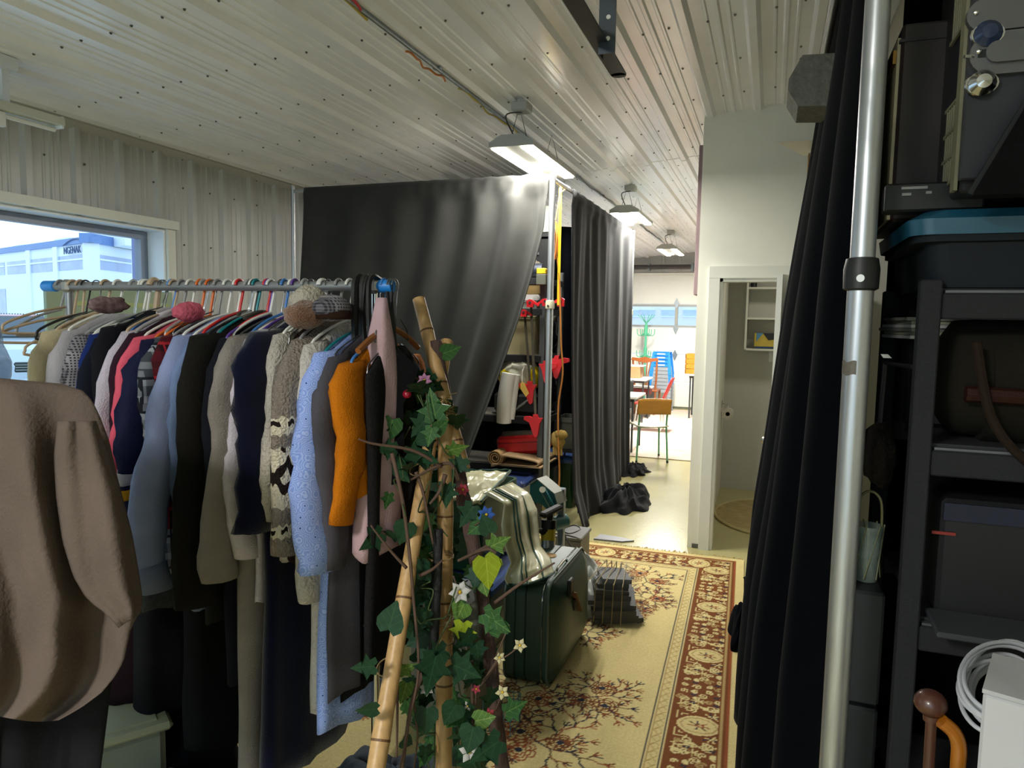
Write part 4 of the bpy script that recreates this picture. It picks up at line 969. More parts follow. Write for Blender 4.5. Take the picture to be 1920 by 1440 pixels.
G_ = [
 # name, label, category, X, kw
 ('blouse', 'ivory silk blouse nearest the window end of the rail', 'blouse', -2.09, dict(m=C('ivory_silk', 'b9ad8e', rough=.5, sheen=.2), hem=.95, slv=1.05, swing=.05, top=1.675, hang='beige')),
 ('jacket', 'pale grey jacket next to the ivory blouse', 'jacket', -2.035, dict(m=C('pale_grey_wool', 'a5a3aa'), hem=.98, slv=1.0, swing=.04, top=1.678, hang='white')),
 ('jacket', 'grey glen plaid tweed jacket with small black checks', 'jacket', -1.965, dict(m=pat('glen_plaid', glen), hem=.95, slv=1.02, swing=.02, top=1.665, hang='clear', r0=.07)),
 ('shirt', 'royal blue top showing a thin strip beside the plaid tweed', 'shirt', -1.925, dict(m=C('royal_blue', '1b2c68'), hem=.95, slv=1.1, swing=.0, top=1.67, hang='white')),
 ('blazer', 'very dark navy blazer behind a bare beige padded hanger', 'blazer', -1.885, dict(m=C('ink_navy', '141723'), hem=.88, slv=1.0, swing=.02, top=1.66, hang='black')),
 ('coat', 'near-black wool coat with squared shoulder beside the lace cardigan', 'coat', -1.845, dict(m=C('near_black', '15151b'), hem=.75, slv=.98, swing=.03, top=1.69, hang='wire', thick=.022)),
 ('cardigan', 'pale lavender cardigan with a lace shoulder', 'cardigan', -1.795, dict(m=C('lavender_knit', 'b8b0c0', bump=.5), hem=.9, slv=1.14, swing=.07, top=1.68, hang='beige', collar=(C('lace', 'b3abb0'), .03, .055))),
 ('jacket', 'dark plum jacket between the lavender cardigan and the coral one', 'jacket', -1.76, dict(m=C('plum', '2c1624'), hem=.85, slv=1.05, swing=.04, top=1.675, hang='grey')),
 ('jacket', 'coral pink jacket with a long narrow sleeve', 'jacket', -1.725, dict(m=C('coral', 'd0566c'), hem=.98, slv=1.115, swing=.075, top=1.665, hang='white', r0=.062, r1=.046)),
 ('jersey', 'navy sports jersey with white and gold sleeve bands', 'jersey', -1.685, dict(m=C('navy_jersey', '0f1434', rough=.7), hem=.85, slv=1.08, swing=.06, top=1.66, r0=.085, r1=.062, hang='orange', cuff=[(.71, .77, C('white_band', 'a8a4b0')), (.80, .87, C('gold_band', 'c08a1e'))])),
 ('shirt', 'grey and white plaid shirt squeezed beside the navy jersey', 'shirt', -1.648, dict(m=pat('grey_plaid', plaid('3c4048', '8d929c', '1a1c24')), hem=.9, slv=1.1, swing=.03, top=1.665, hang='orange')),
 ('shirt', 'dark red tartan shirt beside the pale blue one', 'shirt', -1.615, dict(m=pat('red_plaid', plaid('4a0d18', '240a12', '8d1c26')), hem=.9, slv=1.05, swing=.0, top=1.668, hang='grey')),
 ('shirt', 'pale blue cotton shirt with a long drooping cuffed sleeve', 'shirt', -1.578, dict(m=C('pale_blue_cotton', '8490b8'), hem=.8, slv=.90, swing=.12, top=1.672, r0=.075, r1=.055, hang='white', cuff=[(.9, 1.0, C('pale_blue_cuff', '747e9c'))])),
 ('shirt', 'faded denim blue shirt tucked against the charcoal coat', 'shirt', -1.54, dict(m=C('denim_blue', '6c80a8'), hem=.8, slv=1.0, swing=.03, top=1.67, hang='white')),
 ('coat', 'heavy charcoal overcoat in the middle of the rail', 'coat', -1.475, dict(m=C('charcoal_wool', '191816', bump=.4), hem=.78, slv=.86, swing=.05, top=1.675, thick=.032, r0=.085, r1=.072, half=.215, hang='black', collar=(C('collar_grey', '54504a'), .03, .06))),
 ('coat', 'midnight blue coat behind the charcoal overcoat', 'coat', -1.42, dict(m=C('midnight', '14161f'), hem=.6, slv=.92, swing=.03, top=1.67, hang='purple')),
 ('robe', 'oatmeal grey long robe almost reaching the floor', 'robe', -1.375, dict(m=C('oatmeal', '847e7a', bump=.4), hem=.30, slv=.95, swing=.06, top=1.672, thick=.03, r0=.075, r1=.065, hang='wire', half=.205, flare=.06)),
 ('cardigan', 'soft lilac-white cardigan with a gathered sleeve', 'cardigan', -1.335, dict(m=C('lilac_white', 'c4becc', bump=.5), hem=.85, slv=1.0, swing=.03, top=1.67, r0=.07, hang='white')),
 ('coat', 'long deep navy velvet coat', 'coat', -1.268, dict(m=C('navy_velvet', '070b24', sheen=.3), hem=.34, slv=1.1, swing=.05, top=1.69, thick=.036, half=.215, r0=.085, r1=.07, flare=.10, hang='wire')),
 ('jacket', 'cream fleece jacket with a fluffy sleeve', 'jacket', -1.226, dict(m=C('cream_fleece', 'b4aea6', bump=1.0, bscale=120), hem=1.0, slv=1.12, swing=.03, top=1.685, thick=.026, hang='white')),
 ('vest', 'dark brown fur vest between the fleece and the patterned knit', 'vest', -1.208, dict(m=C('brown_fur', '2a1c16', bump=1, bscale=160), hem=1.0, slv=1.1, sleeves=False, top=1.675, hang='wire')),
 ('sweater', 'chunky grey-brown knitted sweater with black and cream patterned bands', 'sweater', -1.172, dict(m=pat('cowichan_knit', cowichan, bump=1.0, bscale=140), hem=.98, slv=1.04, swing=.05, top=1.672, thick=.028, r0=.075, r1=.058, hang='grey')),
 ('robe', 'white quilted robe showing below the sweater hem', 'robe', -1.135, dict(m=C('white_quilt', 'bdb7b2', bump=1.0, bscale=90), hem=.56, slv=.9, swing=.0, top=1.66, thick=.026, hang='white', r0=.06)),
 ('dressing_gown', 'light blue flannel dressing gown with a dotted flower print', 'dressing gown', -1.098, dict(m=pat('blue_flannel', flannel), hem=.52, slv=1.00, swing=.035, top=1.635, shz=.07, thick=.030, r0=.082, r1=.078, half=.195, flare=.10, hang='teal')),
 ('cardigan', 'dark grey cardigan between the blue flannel and the mustard jacket', 'cardigan', -1.064, dict(m=C('dark_grey_knit', '4a4850'), hem=.62, slv=1.0, swing=.01, top=1.63, hang='wire')),
 ('jacket', 'mustard orange wool jacket with a hanging sleeve', 'jacket', -1.02, dict(m=C('mustard_wool', 'bc6c10', bump=.4), hem=1.2, slv=1.13, swing=.02, top=1.615, shz=.08, thick=.022, r0=.072, r1=.048, half=.185, hang='blue')),
 ('dress', 'black flecked tweed dress just inside the rack post', 'dress', -.985, dict(m=C('charcoal_tweed', '1c1b1c', var=.4, vscale=120), hem=.7, slv=1.2, sleeves=False, top=1.60, half=.16, hang='wire')),
]
for nm, lb, ct, X, kw in G_:
    kw = dict(kw); garment(nm, lb, ct, X - .028, kw.pop('m'), kw.pop('hem'), kw.pop('slv'), **kw)
# yellow flash on the jersey
for o_ in [o for o in bpy.data.objects if o.name.startswith('jersey') and o.type == 'EMPTY']:
    obj('flash', MB().prism([(-.235, -.24), (-.15, -.10), (-.13, -.16), (-.16, -.235)], .026, .032, 0), MATS['gold_band'], o_, local=True)
# garments on the far side of the post (outer end of the rail)
pk = C('dusty_pink_cotton', 'b89aa2')
garment('trousers', 'dusty pink cotton trousers hanging just outside the rack post', 'trousers', -1.022, pk, 1.02, 1.0, half=.10, thick=.03, top=1.735, shz=.65, neck=.012, sleeves=False, flare=.10, hang='wire', yc=BYR - .06, hl='thin wire hanger at the blue capped end holding pink trousers')
garment('coat', 'long black coat at the blue capped end of the rail', 'coat', -1.09, C('matt_black', '0e0e10'), .60, 1.1, half=.15, top=1.60, hang='black', hl='black hanger nearest the blue end cap with a long black coat', sleeves=False)
bag = thing('shopping_bag', 'flat black cloth bag hung by long straps from the rail end', 'bag', at(745, 700, 2.0))
BP = [(724, 640), (746, 652), (785, 690), (772, 728), (756, 758), (758, 830), (750, 905), (712, 915), (716, 760)]
bb = MB(); vv = [at(x_, y_, 2.0) for x_, y_ in BP] + [at(x_, y_, 2.035) for x_, y_ in BP]; n_ = len(BP)
bb.add(vv, [tuple(range(n_)), tuple(range(n_, 2 * n_))[::-1]] + [(i, (i + 1) % n_, n_ + (i + 1) % n_, n_ + i) for i in range(n_)]); obj('pouch', bb, C('bag_black', '0b0b0d'), bag)
e_ = Vector((BXR + .015, BYR, BZ + .02))
for x_, y_ in ((728, 660), (742, 668)): obj('strap', MB().bar(e_, at(x_, y_, 1.998), .014, .004), M_black, bag)
obj('strap', MB().bar(e_ + Vector((.004, 0, 0)), at(722, 790, 1.99), .02, .004), M_black, bag)
hanger(-1.028, 'wood', 'brown wooden hanger at the outer end past the black straps', half=.17, drop=.05)
# harness of black straps at the post
hs = thing('strap_bundle', 'bundle of shiny black straps and buckles hung on the rack post', 'straps', (-1.12, BYR - .03, 1.5))
R_ = random.Random(11)
for i in range(7):
    x_ = BXR - .035 + R_.uniform(-.035, .02); y_ = BYR - .025 - R_.uniform(0, .03)
    obj('strap', MB().tube(smooth_path([(x_, BYR + .01, BZ + .018), (x_, y_ + .0, BZ), (x_ + R_.uniform(-.02, .02), y_ - .01, 1.5), (x_ + R_.uniform(-.03, .03), y_ - .01, R_.uniform(1.15, 1.35))]), .007 + .004 * R_.random(), 6), M_black, hs, smooth=True)
for i in range(3):
    p_ = Vector((BXR - .05 + .02 * i, BYR - .06, 1.42 + .06 * i)); obj('buckle', MB().tube([p_ + Vector((0, .012 * math.cos(a), .016 * math.sin(a))) for a in [2 * PI * k / 14 for k in range(14)]], .0028, 6, closed=True), M_chrome, hs, smooth=True)
# extra hangers without clothes
hanger(-2.30, 'beige', 'bare beige hanger sticking out highest past the rail end by the window', half=.24, yaw=.08)
hanger(-2.27, 'beige', 'bare beige hanger just below the topmost one at the window end', half=.25, drop=.03, yaw=-.10)
hanger(-2.235, 'beige', 'small bare beige hanger lowest of the three at the window end', half=.20, drop=.07, yaw=-.02)
hanger(-2.21, 'black', 'black trouser hanger clipped at the window end', half=.18, drop=.02)
hanger(-1.94, 'white', 'bare off-white hanger lying over the plaid tweed shoulder', half=.20, drop=.03, yaw=-.06)
hanger(-1.905, 'beige', 'padded beige hanger over the dark navy blazer shoulder', half=.19, drop=.05, r=.010, yaw=-.03)
for i, (X, c_, w_) in enumerate(((-2.33, 'grey', 'at the very end beside the left blue cap'), (-2.16, 'wire', 'between the trouser hanger and the ivory blouse'), (-2.12, 'beige', 'empty just left of the ivory blouse'), (-1.865, 'wire', 'empty between the two darkest coats'), (-1.83, 'blue', 'empty beside the near-black coat'), (-1.70, 'clear', 'empty between coral jacket and jersey'), (-1.665, 'wire', 'empty beside the orange hangers'),
      (-1.56, 'red', 'red, empty, between the two blue shirts'), (-1.525, 'clear', 'empty right of the denim shirt'), (-1.508, 'white', 'empty left of the charcoal overcoat'), (-1.495, 'teal', 'teal, tight against the charcoal overcoat'), (-1.455, 'red', 'small red, empty, right of the charcoal overcoat'), (-1.442, 'white', 'empty white above the midnight coat'), (-1.39, 'blue', 'dark blue, empty, beside the oatmeal robe'), (-1.352, 'purple', 'purple, empty, beside the lilac cardigan'), (-1.318, 'clear', 'empty clear left of the navy velvet coat'), (-1.26, 'white', 'empty white right of the navy velvet coat'))):
    hanger(X, c_, f'{c_} hanger {w_}', half=.16, drop=.01, yaw=.03 * math.sin(i * 3))
# hats and caps on top of the clothes
def hat(name, label, c, r, m, jit=.12, extra=None):
    t = thing(name, label, 'hat', c); obj('crown', MB().ball(c, r, 22, 14, jit), m, t, smooth='all')
    if extra: obj('band', MB().lathe([(r[0] * 1.02, -.012), (r[0] * 1.08, 0), (r[0] * 1.02, .012)], (c[0], c[1], c[2] - r[2] * .5), 22), extra, t, smooth='all')
    return t
pA = onX(580, 562, -1.215); hat('knit_hat', 'cream knitted hat perched on the fleece jacket collar', (pA.x, pA.y, pA.z - .01), (.05, .06, .05), C('cream_knit', 'aea79a', bump=1, bscale=120))
pB = onX(572, 592, -1.19); hat('fur_hat', 'brown fluffy fur hat beside the cream knitted hat', (pB.x, pB.y, pB.z), (.045, .068, .038), C('fluffy_fur', '7c5844', bump=1.0, bscale=200, sheen=.5), .25)
pC = onX(622, 578, -1.13); hat('ear_cap', 'checked grey cap with a dark band near the rack post', (pC.x, pC.y, pC.z), (.05, .06, .036), pat('glen_plaid', glen), .1, C('brown_band', '2c1c14'))
pD = onX(355, 582, -1.64); hat('knit_hat', 'bright pink knitted hat on top of the tartan shirts', (pD.x, pD.y, pD.z - .005), (.032, .055, .03), C('pink_knit', 'c05c70', bump=.6, bscale=100), .2)
sc_ = obj('scarf', MB().ball((onX(205, 572, -1.93)), (.025, .07, .026), 20, 12, .35), C('floral_scarf', '7c6668', var=.5, vscale=60), smooth='all'); tag(sc_, 'floral grey scarf bunched over the dark hangers at the window end', 'scarf')
# lower layer behind and below: trousers on the rail's far side
garment('trousers', 'dark teal corduroy trousers hanging low behind the charcoal overcoat', 'trousers', -1.60, C('teal_cord', '0c1a22'), .42, 1, half=.11, thick=.05, top=1.25, shz=.05, sleeves=False, yc=2.02, nohang=True)
garment('trousers', 'black trousers hanging low next to the teal corduroys', 'trousers', -1.86, C('soft_black', '101114'), .40, 1, half=.12, thick=.06, top=1.25, shz=.05, sleeves=False, yc=2.0, nohang=True)
for X_, hm_, lb_ in ((-1.75, .22, 'black long skirt hanging low left of the teal corduroys'), (-1.98, .26, 'dark long dress hanging lowest near the clear storage box'), (-2.12, .3, 'dark maroon long dress hanging low at the window end')):
    garment('long_skirt', lb_, 'skirt', X_, C('maroon_black' if X_ < -2.1 else 'skirt_black', '1c0e14' if X_ < -2.1 else '0f1014'), hm_, 1, half=.17, thick=.06, top=1.28, shz=.05, sleeves=False, yc=1.93, nohang=True)
garment('skirt', 'grey flecked skirt hanging behind the pale blue sleeve', 'skirt', -1.73, C('flecked_grey', '3a3c40', var=.3, vscale=80), .78, 1, half=.15, thick=.03, top=1.3, shz=.05, sleeves=False, yc=1.72, nohang=True)
# ------------------------------------------------------------------ big taupe garment, nearest the viewer
def tp(px, py, d=1.4): return at(px, py, d)
tc_ = thing('poncho', 'taupe wool poncho coat hanging close to the viewer at the left', 'coat', at(40, 715, 1.4))
M_taupe = C('taupe_wool', '5c5049', bump=.3, bscale=120)
OUTR = [(712, 118), (722, 152), (742, 172), (770, 186), (820, 205), (880, 218), (950, 236), (1020, 248), (1080, 258), (1125, 266), (1140, 264), (1180, 245), (1240, 232), (1270, 215), (1300, 190), (1330, 150), (1352, 110)]
def f_tp(u, v):
    py = lerp(712, 1352, v); R_edge = interp(OUTR, py) + 0; Lx = -330 + 110 * v
    top_c = 712 + 10 * max(0, (u - .55)) - 14 * (1 - abs(u - .45) / .45) * (1 if u < .9 else 1)
    yy = lerp(top_c, 1348 - 8 * (1 - u) + 6 * math.sin(u * 9), v)
    xx = lerp(Lx, R_edge, u)
    fo = min(1, v * 3.2) * (.028 * math.sin(24 * u + 1.2 * math.sin(4 * v) + 3.1) + .018 * math.sin(11 * u + 1.5 * v))
    return xx, yy, 1.40 - .07 * math.sin(PI * min(1, max(0, u))) * .8 - fo
def f_tpf(u, v): x_, y_, d_ = f_tp(u, v); return at(x_, y_, d_ - .012)
def f_tpb(u, v): x_, y_, d_ = f_tp(u, v); return at(x_ , y_, 1.44 + .07 * math.sin(PI * u) + .02 * math.sin(17 * u + v))
mb = MB(); n0 = 70; nv = 50
mb.grid(n0, nv, f_tpf); k0 = len(mb.v); mb.grid(n0, nv, f_tpb)
for j in range(nv - 1):
    for i in (0, n0 - 1): mb.f.append((j * n0 + i, (j + 1) * n0 + i, k0 + (j + 1) * n0 + i, k0 + j * n0 + i))
for i in range(n0 - 1): mb.f.append((i, i + 1, k0 + i + 1, k0 + i))
obj('body', mb, M_taupe, tc_, smooth='all')
# sleeve flap in front
SR = [(790, 176, 110), (850, 196, 104), (920, 222, 108), (1000, 243, 120), (1060, 254, 140), (1100, 260, 165), (1128, 263, 205), (1150, 258, 225)]
def f_sl(u, v):
    py = lerp(790, 1150, v); r_ = interp([(a, b) for a, b, c in SR], py); l_ = interp([(a, c) for a, b, c in SR], py)
    return at(lerp(l_, r_ + 2, u), py + 26 * (1 - u) * v - 0 * v, 1.335 - .03 * math.sin(PI * u) - .012 * math.sin(9 * u + 2 * v))
obj('sleeve', MB().grid(26, 26, f_sl), M_taupe, tc_, smooth='all', solid=.006)
th_ = thing('clothes_hanger', 'white hanger tip holding the taupe poncho beside the window', 'hanger', at(20, 702, 1.41))
b_ = at(112, 728, 1.42); l2 = at(-330, 728, 1.42)
obj('shoulder_bar', MB().tube(smooth_path([b_, at(20, 718, 1.42), at(-110, 700, 1.42), at(-240, 716, 1.42), l2], 4), .006, 8), M_white, th_, smooth=True)
nr_ = at(-110, 560, 1.42)
obj('hook', MB().tube(smooth_path([at(-110, 686, 1.42), at(-110, 640, 1.42), nr_ + Vector((0, 0, .02)), nr_ + Vector((.02, .02, .03)), nr_ + Vector((.03, .03, 0))], 4), .003, 8), HM['wire'], th_, smooth=True)
rk2 = thing('garment_rack', 'second garment rack outside the picture that holds the taupe poncho', 'clothes rack', (nr_.x, nr_.y, 0))
va = (at(0, 712, 1.42) - at(-330, 712, 1.42)).normalized(); vb = Vector((-va.y, va.x, 0)).normalized()
q0, q1 = nr_ + vb * .5, nr_ - vb * .45
if (q0 - ORG).length > (q1 - ORG).length: q0, q1 = q1, q0
q1 = nr_ + (q1 - nr_) * .10; q0 = nr_ + (q0 - nr_) * .75
obj('rail', MB().cyl(q0, q1, .013, 14), M_bar, rk2, smooth=True)
for q_ in (q1,): obj('post', MB().cyl((q_.x, q_.y, 0), q_, .013, 12), M_bar, rk2, smooth=True)
obj('post', MB().cyl((q0.x, q0.y, 0), q0, .013, 12), M_bar, rk2, smooth=True)
# dark garments under and behind the poncho
dk = thing('long_coat', 'dark long coat hanging below the taupe poncho', 'coat', at(90, 1300, 1.6))
mb = MB()
def f_dk(u, v): return at(lerp(-250, 222 - 40 * v, u), lerp(1180, 1500, v), 1.60 + .02 * math.sin(18 * u))
mb.grid(40, 16, f_dk); k0 = len(mb.v)
mb.grid(40, 16, lambda u, v: at(lerp(-250, 222 - 40 * v, u), lerp(1180, 1500, v), 1.70 + .02 * math.sin(15 * u)))
for j in range(15):
    for i in (0, 39): mb.f.append((j * 40 + i, (j + 1) * 40 + i, k0 + (j + 1) * 40 + i, k0 + j * 40 + i))
obj('body', mb, C('dark_moss', '17171a'), dk, smooth='all')
# blue lidded jug by the window, beyond the poncho
jp = at(-32, 700, 2.0)
bgp_ = obj('film_bag', MB().ball((jp.x, jp.y, jp.z + .03), (.06, .06, .13), 18, 12, .3), mat('blue_film', '7c9cc4', .15, alpha=.6, var=.3, vscale=18), smooth='all'); tag(bgp_, 'bluish clear plastic bag bulging above the taupe poncho at the left edge', 'bag')
# storage box on the floor under the rack
sb_ = thing('storage_box', 'clear plastic storage box with a pale lid on the floor under the rack', 'box', (-1.95, 1.62, 0))
bx = MB(); M_clear = mat('cloudy_plastic', 'b9bfae', .25, alpha=.55, var=.05)
ex, ey = Vector((.55, .83, 0)).normalized(), Vector((-.83, .55, 0)).normalized(); c0 = onZ(318, 1352, .30)
cc = c0 - ex * .21 + ey * .14 * 1 + Vector((0, 0, 0)); cc = Vector((cc.x, cc.y, 0))
Mx = Matrix((ex, ey, Vector((0, 0, 1)))).transposed()
obj('tub', MB().box(cc + Vector((0, 0, .14)), (.40, .27, .27), Mx, bev=.02), M_clear, sb_)
obj('lid', MB().box(cc + Vector((0, 0, .288)), (.44, .31, .03), Mx, bev=.012).box(cc + Vector((0, 0, .302)), (.36, .23, .012), Mx, bev=.005), mat('pale_green_lid', 'a9ad94', .35, var=.05), sb_)
obj('latch', MB().box(cc + ex * .215 + Vector((0, 0, .25)), (.02, .09, .07), Mx, bev=.005), M_clear, sb_)
obj('contents', MB().box(cc + Vector((0, 0, .12)), (.36, .23, .2), Mx, bev=.03), C('folded_dark_cloth', '22242c', var=.4), sb_)
# things lying under the rack
heap('floor_clothes', (-1.62, 1.62, .0), .30, .22, .22, C('dark_heap', '14141a'), 'heap of dark clothes on the floor under the middle of the rack', 'clothes', .25, 3, 5)
heap('floor_clothes', (-1.12, 1.98, .0), .34, .26, .20, C('grey_heap', '4a5058'), 'grey bedding spread on the floor under the blue flannel gown', 'bedding', .25, 6, 5)
heap('floor_clothes', (-2.05, 1.95, .0), .25, .2, .45, C('dark_heap2', '121218'), 'tall dark pile of clothes on the floor near the clear box', 'clothes', .2, 9, 5)
heap('plastic_bag', (-1.30, 1.60, .0), .13, .15, .16, mat('sheer_grey_plastic', '6c7478', .2, var=.2), 'crumpled grey plastic bag on the floor below the long coats', 'bag', .8, 12)
# ------------------------------------------------------------------ steel rack inside the curtained bay
KX0, KX1, KY0, KY1 = -3.15, -1.72, 5.44, 5.92
kr = thing('storage_rack', 'grey steel shelving rack behind the corner drape pole, loaded with boxes and tools', 'shelf', ((KX0 + KX1) / 2, (KY0 + KY1) / 2, 0))
for xx in (KX0, KX1):
    for yy in (KY0, KY1):
        obj('upright', MB().box((xx, yy, 1.05), (.045, .045, 2.1), bev=.003), M_rackm, kr)
LV = [.50, .905, 1.41, 1.785, 2.03]
M_board = mat('grey_shelf_board', '6f6c62', .7, var=.1)
for z in LV:
    obj('beam', MB().box(((KX0 + KX1) / 2, KY0 - .012, z - .03), (KX1 - KX0, .022, .055), bev=.003), M_blackm, kr)
    obj('beam', MB().box(((KX0 + KX1) / 2, KY1 + .012, z - .03), (KX1 - KX0, .022, .055), bev=.003), M_blackm, kr)
    obj('end_beam', MB().box((KX1 + .024, (KY0 + KY1) / 2, z - .03), (.012, KY1 - KY0, .05)), M_blackm, kr)
    obj('shelf_board', MB().box(((KX0 + KX1) / 2, (KY0 + KY1) / 2, z - .006), (KX1 - KX0 - .06, KY1 - KY0 - .05, .012)), M_board, kr)
def bx5(px, py, Y=5.5): return onY(px, py, Y)
def bin_(name, label, cat, c, d, m, lid=None, ml=None, taper=.06, grp=None, rim=True):
    """tapered tub; c is the centre of its base"""
    t = thing(name, label, cat, c, grp)
    hx, hy, h = d[0] / 2, d[1] / 2, d[2]
    k = 1 - taper
    def ring(s, z, e=.03): return [(c[0] + sx * hx * s + (e if i else -e) * 0, c[1] + sy * hy * s, c[2] + z) for i, (sx, sy) in enumerate(((-1, -1), (1, -1), (1, 1), (-1, 1)))]
    r = 8; P = []
    def rr(s, z):
        out = []; cr = .18 * min(hx, hy)
        for (sx, sy, a0) in ((1, 1, 0), (-1, 1, PI / 2), (-1, -1, PI), (1, -1, 1.5 * PI)):
            for q in range(5):
                a = a0 + q / 4 * PI / 2; out.append((c[0] + s * (sx * (hx - cr) + cr * math.cos(a)), c[1] + s * (sy * (hy - cr) + cr * math.sin(a)), c[2] + z))
        return out
    prof = [(k, 0), (1 - taper * .5, h * .5), (.985, h - .04), (1.03, h - .038), (1.03, h)] if rim else [(k, 0), (1, h)]
    if not lid: prof += [(.97, h), (k * .96, .02)]
    mb = MB(); n = 20
    vv = [p for s, z in prof for p in rr(s, z)]
    ff = [(i * n + q, i * n + (q + 1) % n, (i + 1) * n + (q + 1) % n, (i + 1) * n + q) for i in range(len(prof) - 1) for q in range(n)] + [tuple(range(n))[::-1], tuple((len(prof) - 1) * n + q for q in range(n))]
    mb.add(vv, ff); obj('tub', mb, m, t, smooth=35)
    if lid:
        lb = MB(); pr = [(1.05, h - .025), (1.06, h + .005), (1.0, h + .022), (.9, h + .022), (.87, h + .012), (0.01, h + .014)]
        vv = [p for s, z in pr for p in rr(s, z)]
        lb.add(vv, [(i * n + q, i * n + (q + 1) % n, (i + 1) * n + (q + 1) % n, (i + 1) * n + q) for i in range(len(pr) - 1) for q in range(n)])
        obj('lid', lb, ml, t, smooth=35)
    return t
M_beigebin = mat('beige_tub', 'b0a680', .45, var=.08)
a = bx5(975, 663); bin_('storage_tub', 'tall beige plastic tub on the middle shelf, half behind the black curtain', 'tub', (-1.97, 5.66, LV[2]), (.34, .36, .33), M_beigebin, True, mat('beige_lid', '9a9274', .4), taper=.08)
bin_('storage_tub', 'narrow beige tub beside the grey upright on the middle shelf', 'tub', (-2.36, 5.66, LV[2]), (.30, .36, .31), M_beigebin, taper=.08)
# top shelves
M_clr = mat('clear_tub', 'c3c8c0', .2, alpha=.5, var=.05)
bin_('clear_box', 'flat clear plastic box on the fourth shelf above the red clamps', 'box', (-1.93, 5.62, LV[3]), (.30, .28, .09), M_clr, True, M_white)
cbx = thing('cardboard_box', 'shallow brown cardboard box with a dark lid on the flat clear box', 'box', (-1.9, 5.62, LV[3] + .12)); zb_ = LV[3] + .115
obj('carton', MB().box((-1.90, 5.62, zb_ + .04), (.26, .25, .08), bev=.003), mat('kraft_card', '8d7748', .8, var=.1), cbx); obj('lid', MB().box((-1.885, 5.61, zb_ + .094), (.24, .25, .024), bev=.004), mat('dark_card', '3a3a38', .6), cbx)
jr = thing('paint_can', 'blue labelled can lying on its side on the upper shelf', 'can', (-1.95, 5.52, LV[4])); zc_ = LV[4] + .062
obj('can', MB().cyl((-2.05, 5.53, zc_), (-1.77, 5.56, zc_), .06, 20), mat('dark_can', '2e3440', .4, metal=.4), jr, smooth=True); obj('label', MB().cyl((-1.985, 5.537, zc_), (-1.89, 5.547, zc_), .0612, 20), mat('blue_label', '2f63b4', .5), jr, smooth=True); obj('cap', MB().cyl((-2.075, 5.527, zc_), (-2.045, 5.53, zc_), .062, 20), mat('tan_cap', '8c8468', .5), jr, smooth=True)
bc_ = bin_('black_bin', 'black tapered bin on the upper shelf right of the drape pole', 'bin', (-1.80, 5.80, LV[3]), (.17, .2, .21), M_black, taper=.15)
heap('cloth_bag', (-1.94, 5.74, LV[4] + .0), .13, .10, .20, C('taupe_canvas', '6a6258'), 'crumpled taupe canvas bag on the upper shelf behind the blue can', 'bag', .5, 4)
bc2 = thing('tool_case', 'black hard case under a grey tub on the top shelf', 'case', (-2.0, 5.8, LV[4])); obj('shell', MB().box((-1.93, 5.83, LV[4] + .18), (.34, .12, .36), bev=.02), M_black, bc2); obj('handle', MB().box((-1.93, 5.763, LV[4] + .22), (.12, .015, .025), bev=.004), M_rackm, bc2)
gt = thing('grey_tray', 'pale grey angled plastic tray at the very top of the rack', 'tray', (-1.95, 5.8, 2.4))
obj('tray', MB().prism([(-2.13, 2.47), (-2.09, 2.57), (-1.93, 2.64), (-1.74, 2.64), (-1.74, 2.43), (-1.88, 2.425), (-1.97, 2.43), (-2.11, 2.43)], 5.74, 5.90, 1), mat('pale_grey_plastic', '8c9488', .5), gt); obj('handle', MB().box((-1.93, 5.735, 2.5), (.1, .012, .02), bev=.003), M_rackm, gt); obj('foot', MB().box((-1.93, 5.82, 2.41), (.3, .14, .04)), M_black, gt)
yb_ = thing('utility_box', 'small dark box with a yellow lid hanging by the yellow strap', 'box', (-1.72, 5.40, 2.0)); obj('lid', MB().box((-1.72, 5.38, 2.075), (.075, .05, .045), bev=.005), M_yellow, yb_); obj('body', MB().box((-1.72, 5.38, 2.01), (.08, .05, .085), bev=.005), mat('olive_grey', '5c5f54', .5), yb_)
# red bar clamps
M_clbar = mat('clamp_bar', '6c675a', .4, metal=.6)
M_clred = mat('clamp_red', 'c8242c', .35, var=.05)
def bar_clamp(top, bot, Y, label, flip=1, s=1.0, jaw=True):
    p, q = onY(*top, Y), onY(*bot, Y); d = (q - p).normalized(); t = thing('bar_clamp', label, 'clamp', p, 'red bar clamps hooked on the rack')
    obj('bar', MB().bar(p - d * .03, q + d * .05, .022 * s, .007), M_clbar, t)
    x = Vector((1, 0, 0)) * flip
    def head(c, up_):
        z = -d * up_
        def w(a, b): return (c.x + a * x.x + b * z.x, c.z + a * x.z + b * z.z)
        return MB().prism([w(-.03 * s, -.02 * s), (w(-.03 * s, .035 * s)), w(-.005 * s, .05 * s), w(.02 * s, .045 * s), w(.085 * s, .0), w(.075 * s, -.012 * s), w(.03 * s, .012 * s), w(.025 * s, -.02 * s)], Y - .034, Y - .008, 1)
    obj('fixed_jaw', head(p, 1), M_clred, t); obj('pivot', MB().cyl((p.x + .0 * flip, Y - .037, p.z + .02), (p.x, Y - .033, p.z + .02), .011 * s, 12), M_steel, t)
    if jaw:
        def w(a, b): return (q.x + a * x.x - b * d.x, q.z + a * x.z - b * d.z)
        obj('sliding_jaw', MB().prism([w(-.10 * s, .055), w(-.095 * s, .08), w(-.05 * s, .085), w(-.01, .07), w(-.012, .10), w(.022, .10), w(.03, .075), w(.075 * s, .075), w(.045 * s, .03), w(.02, -.07), w(.0, -.085), w(-.012, -.07), w(-.045, .035)], Y - .036, Y - .006, 1), M_clred, t)
    return t
bar_clamp((996, 572), (1005, 800), 5.36, 'red bar clamp with its jaw lowest, just left of the drape pole', s=.9)
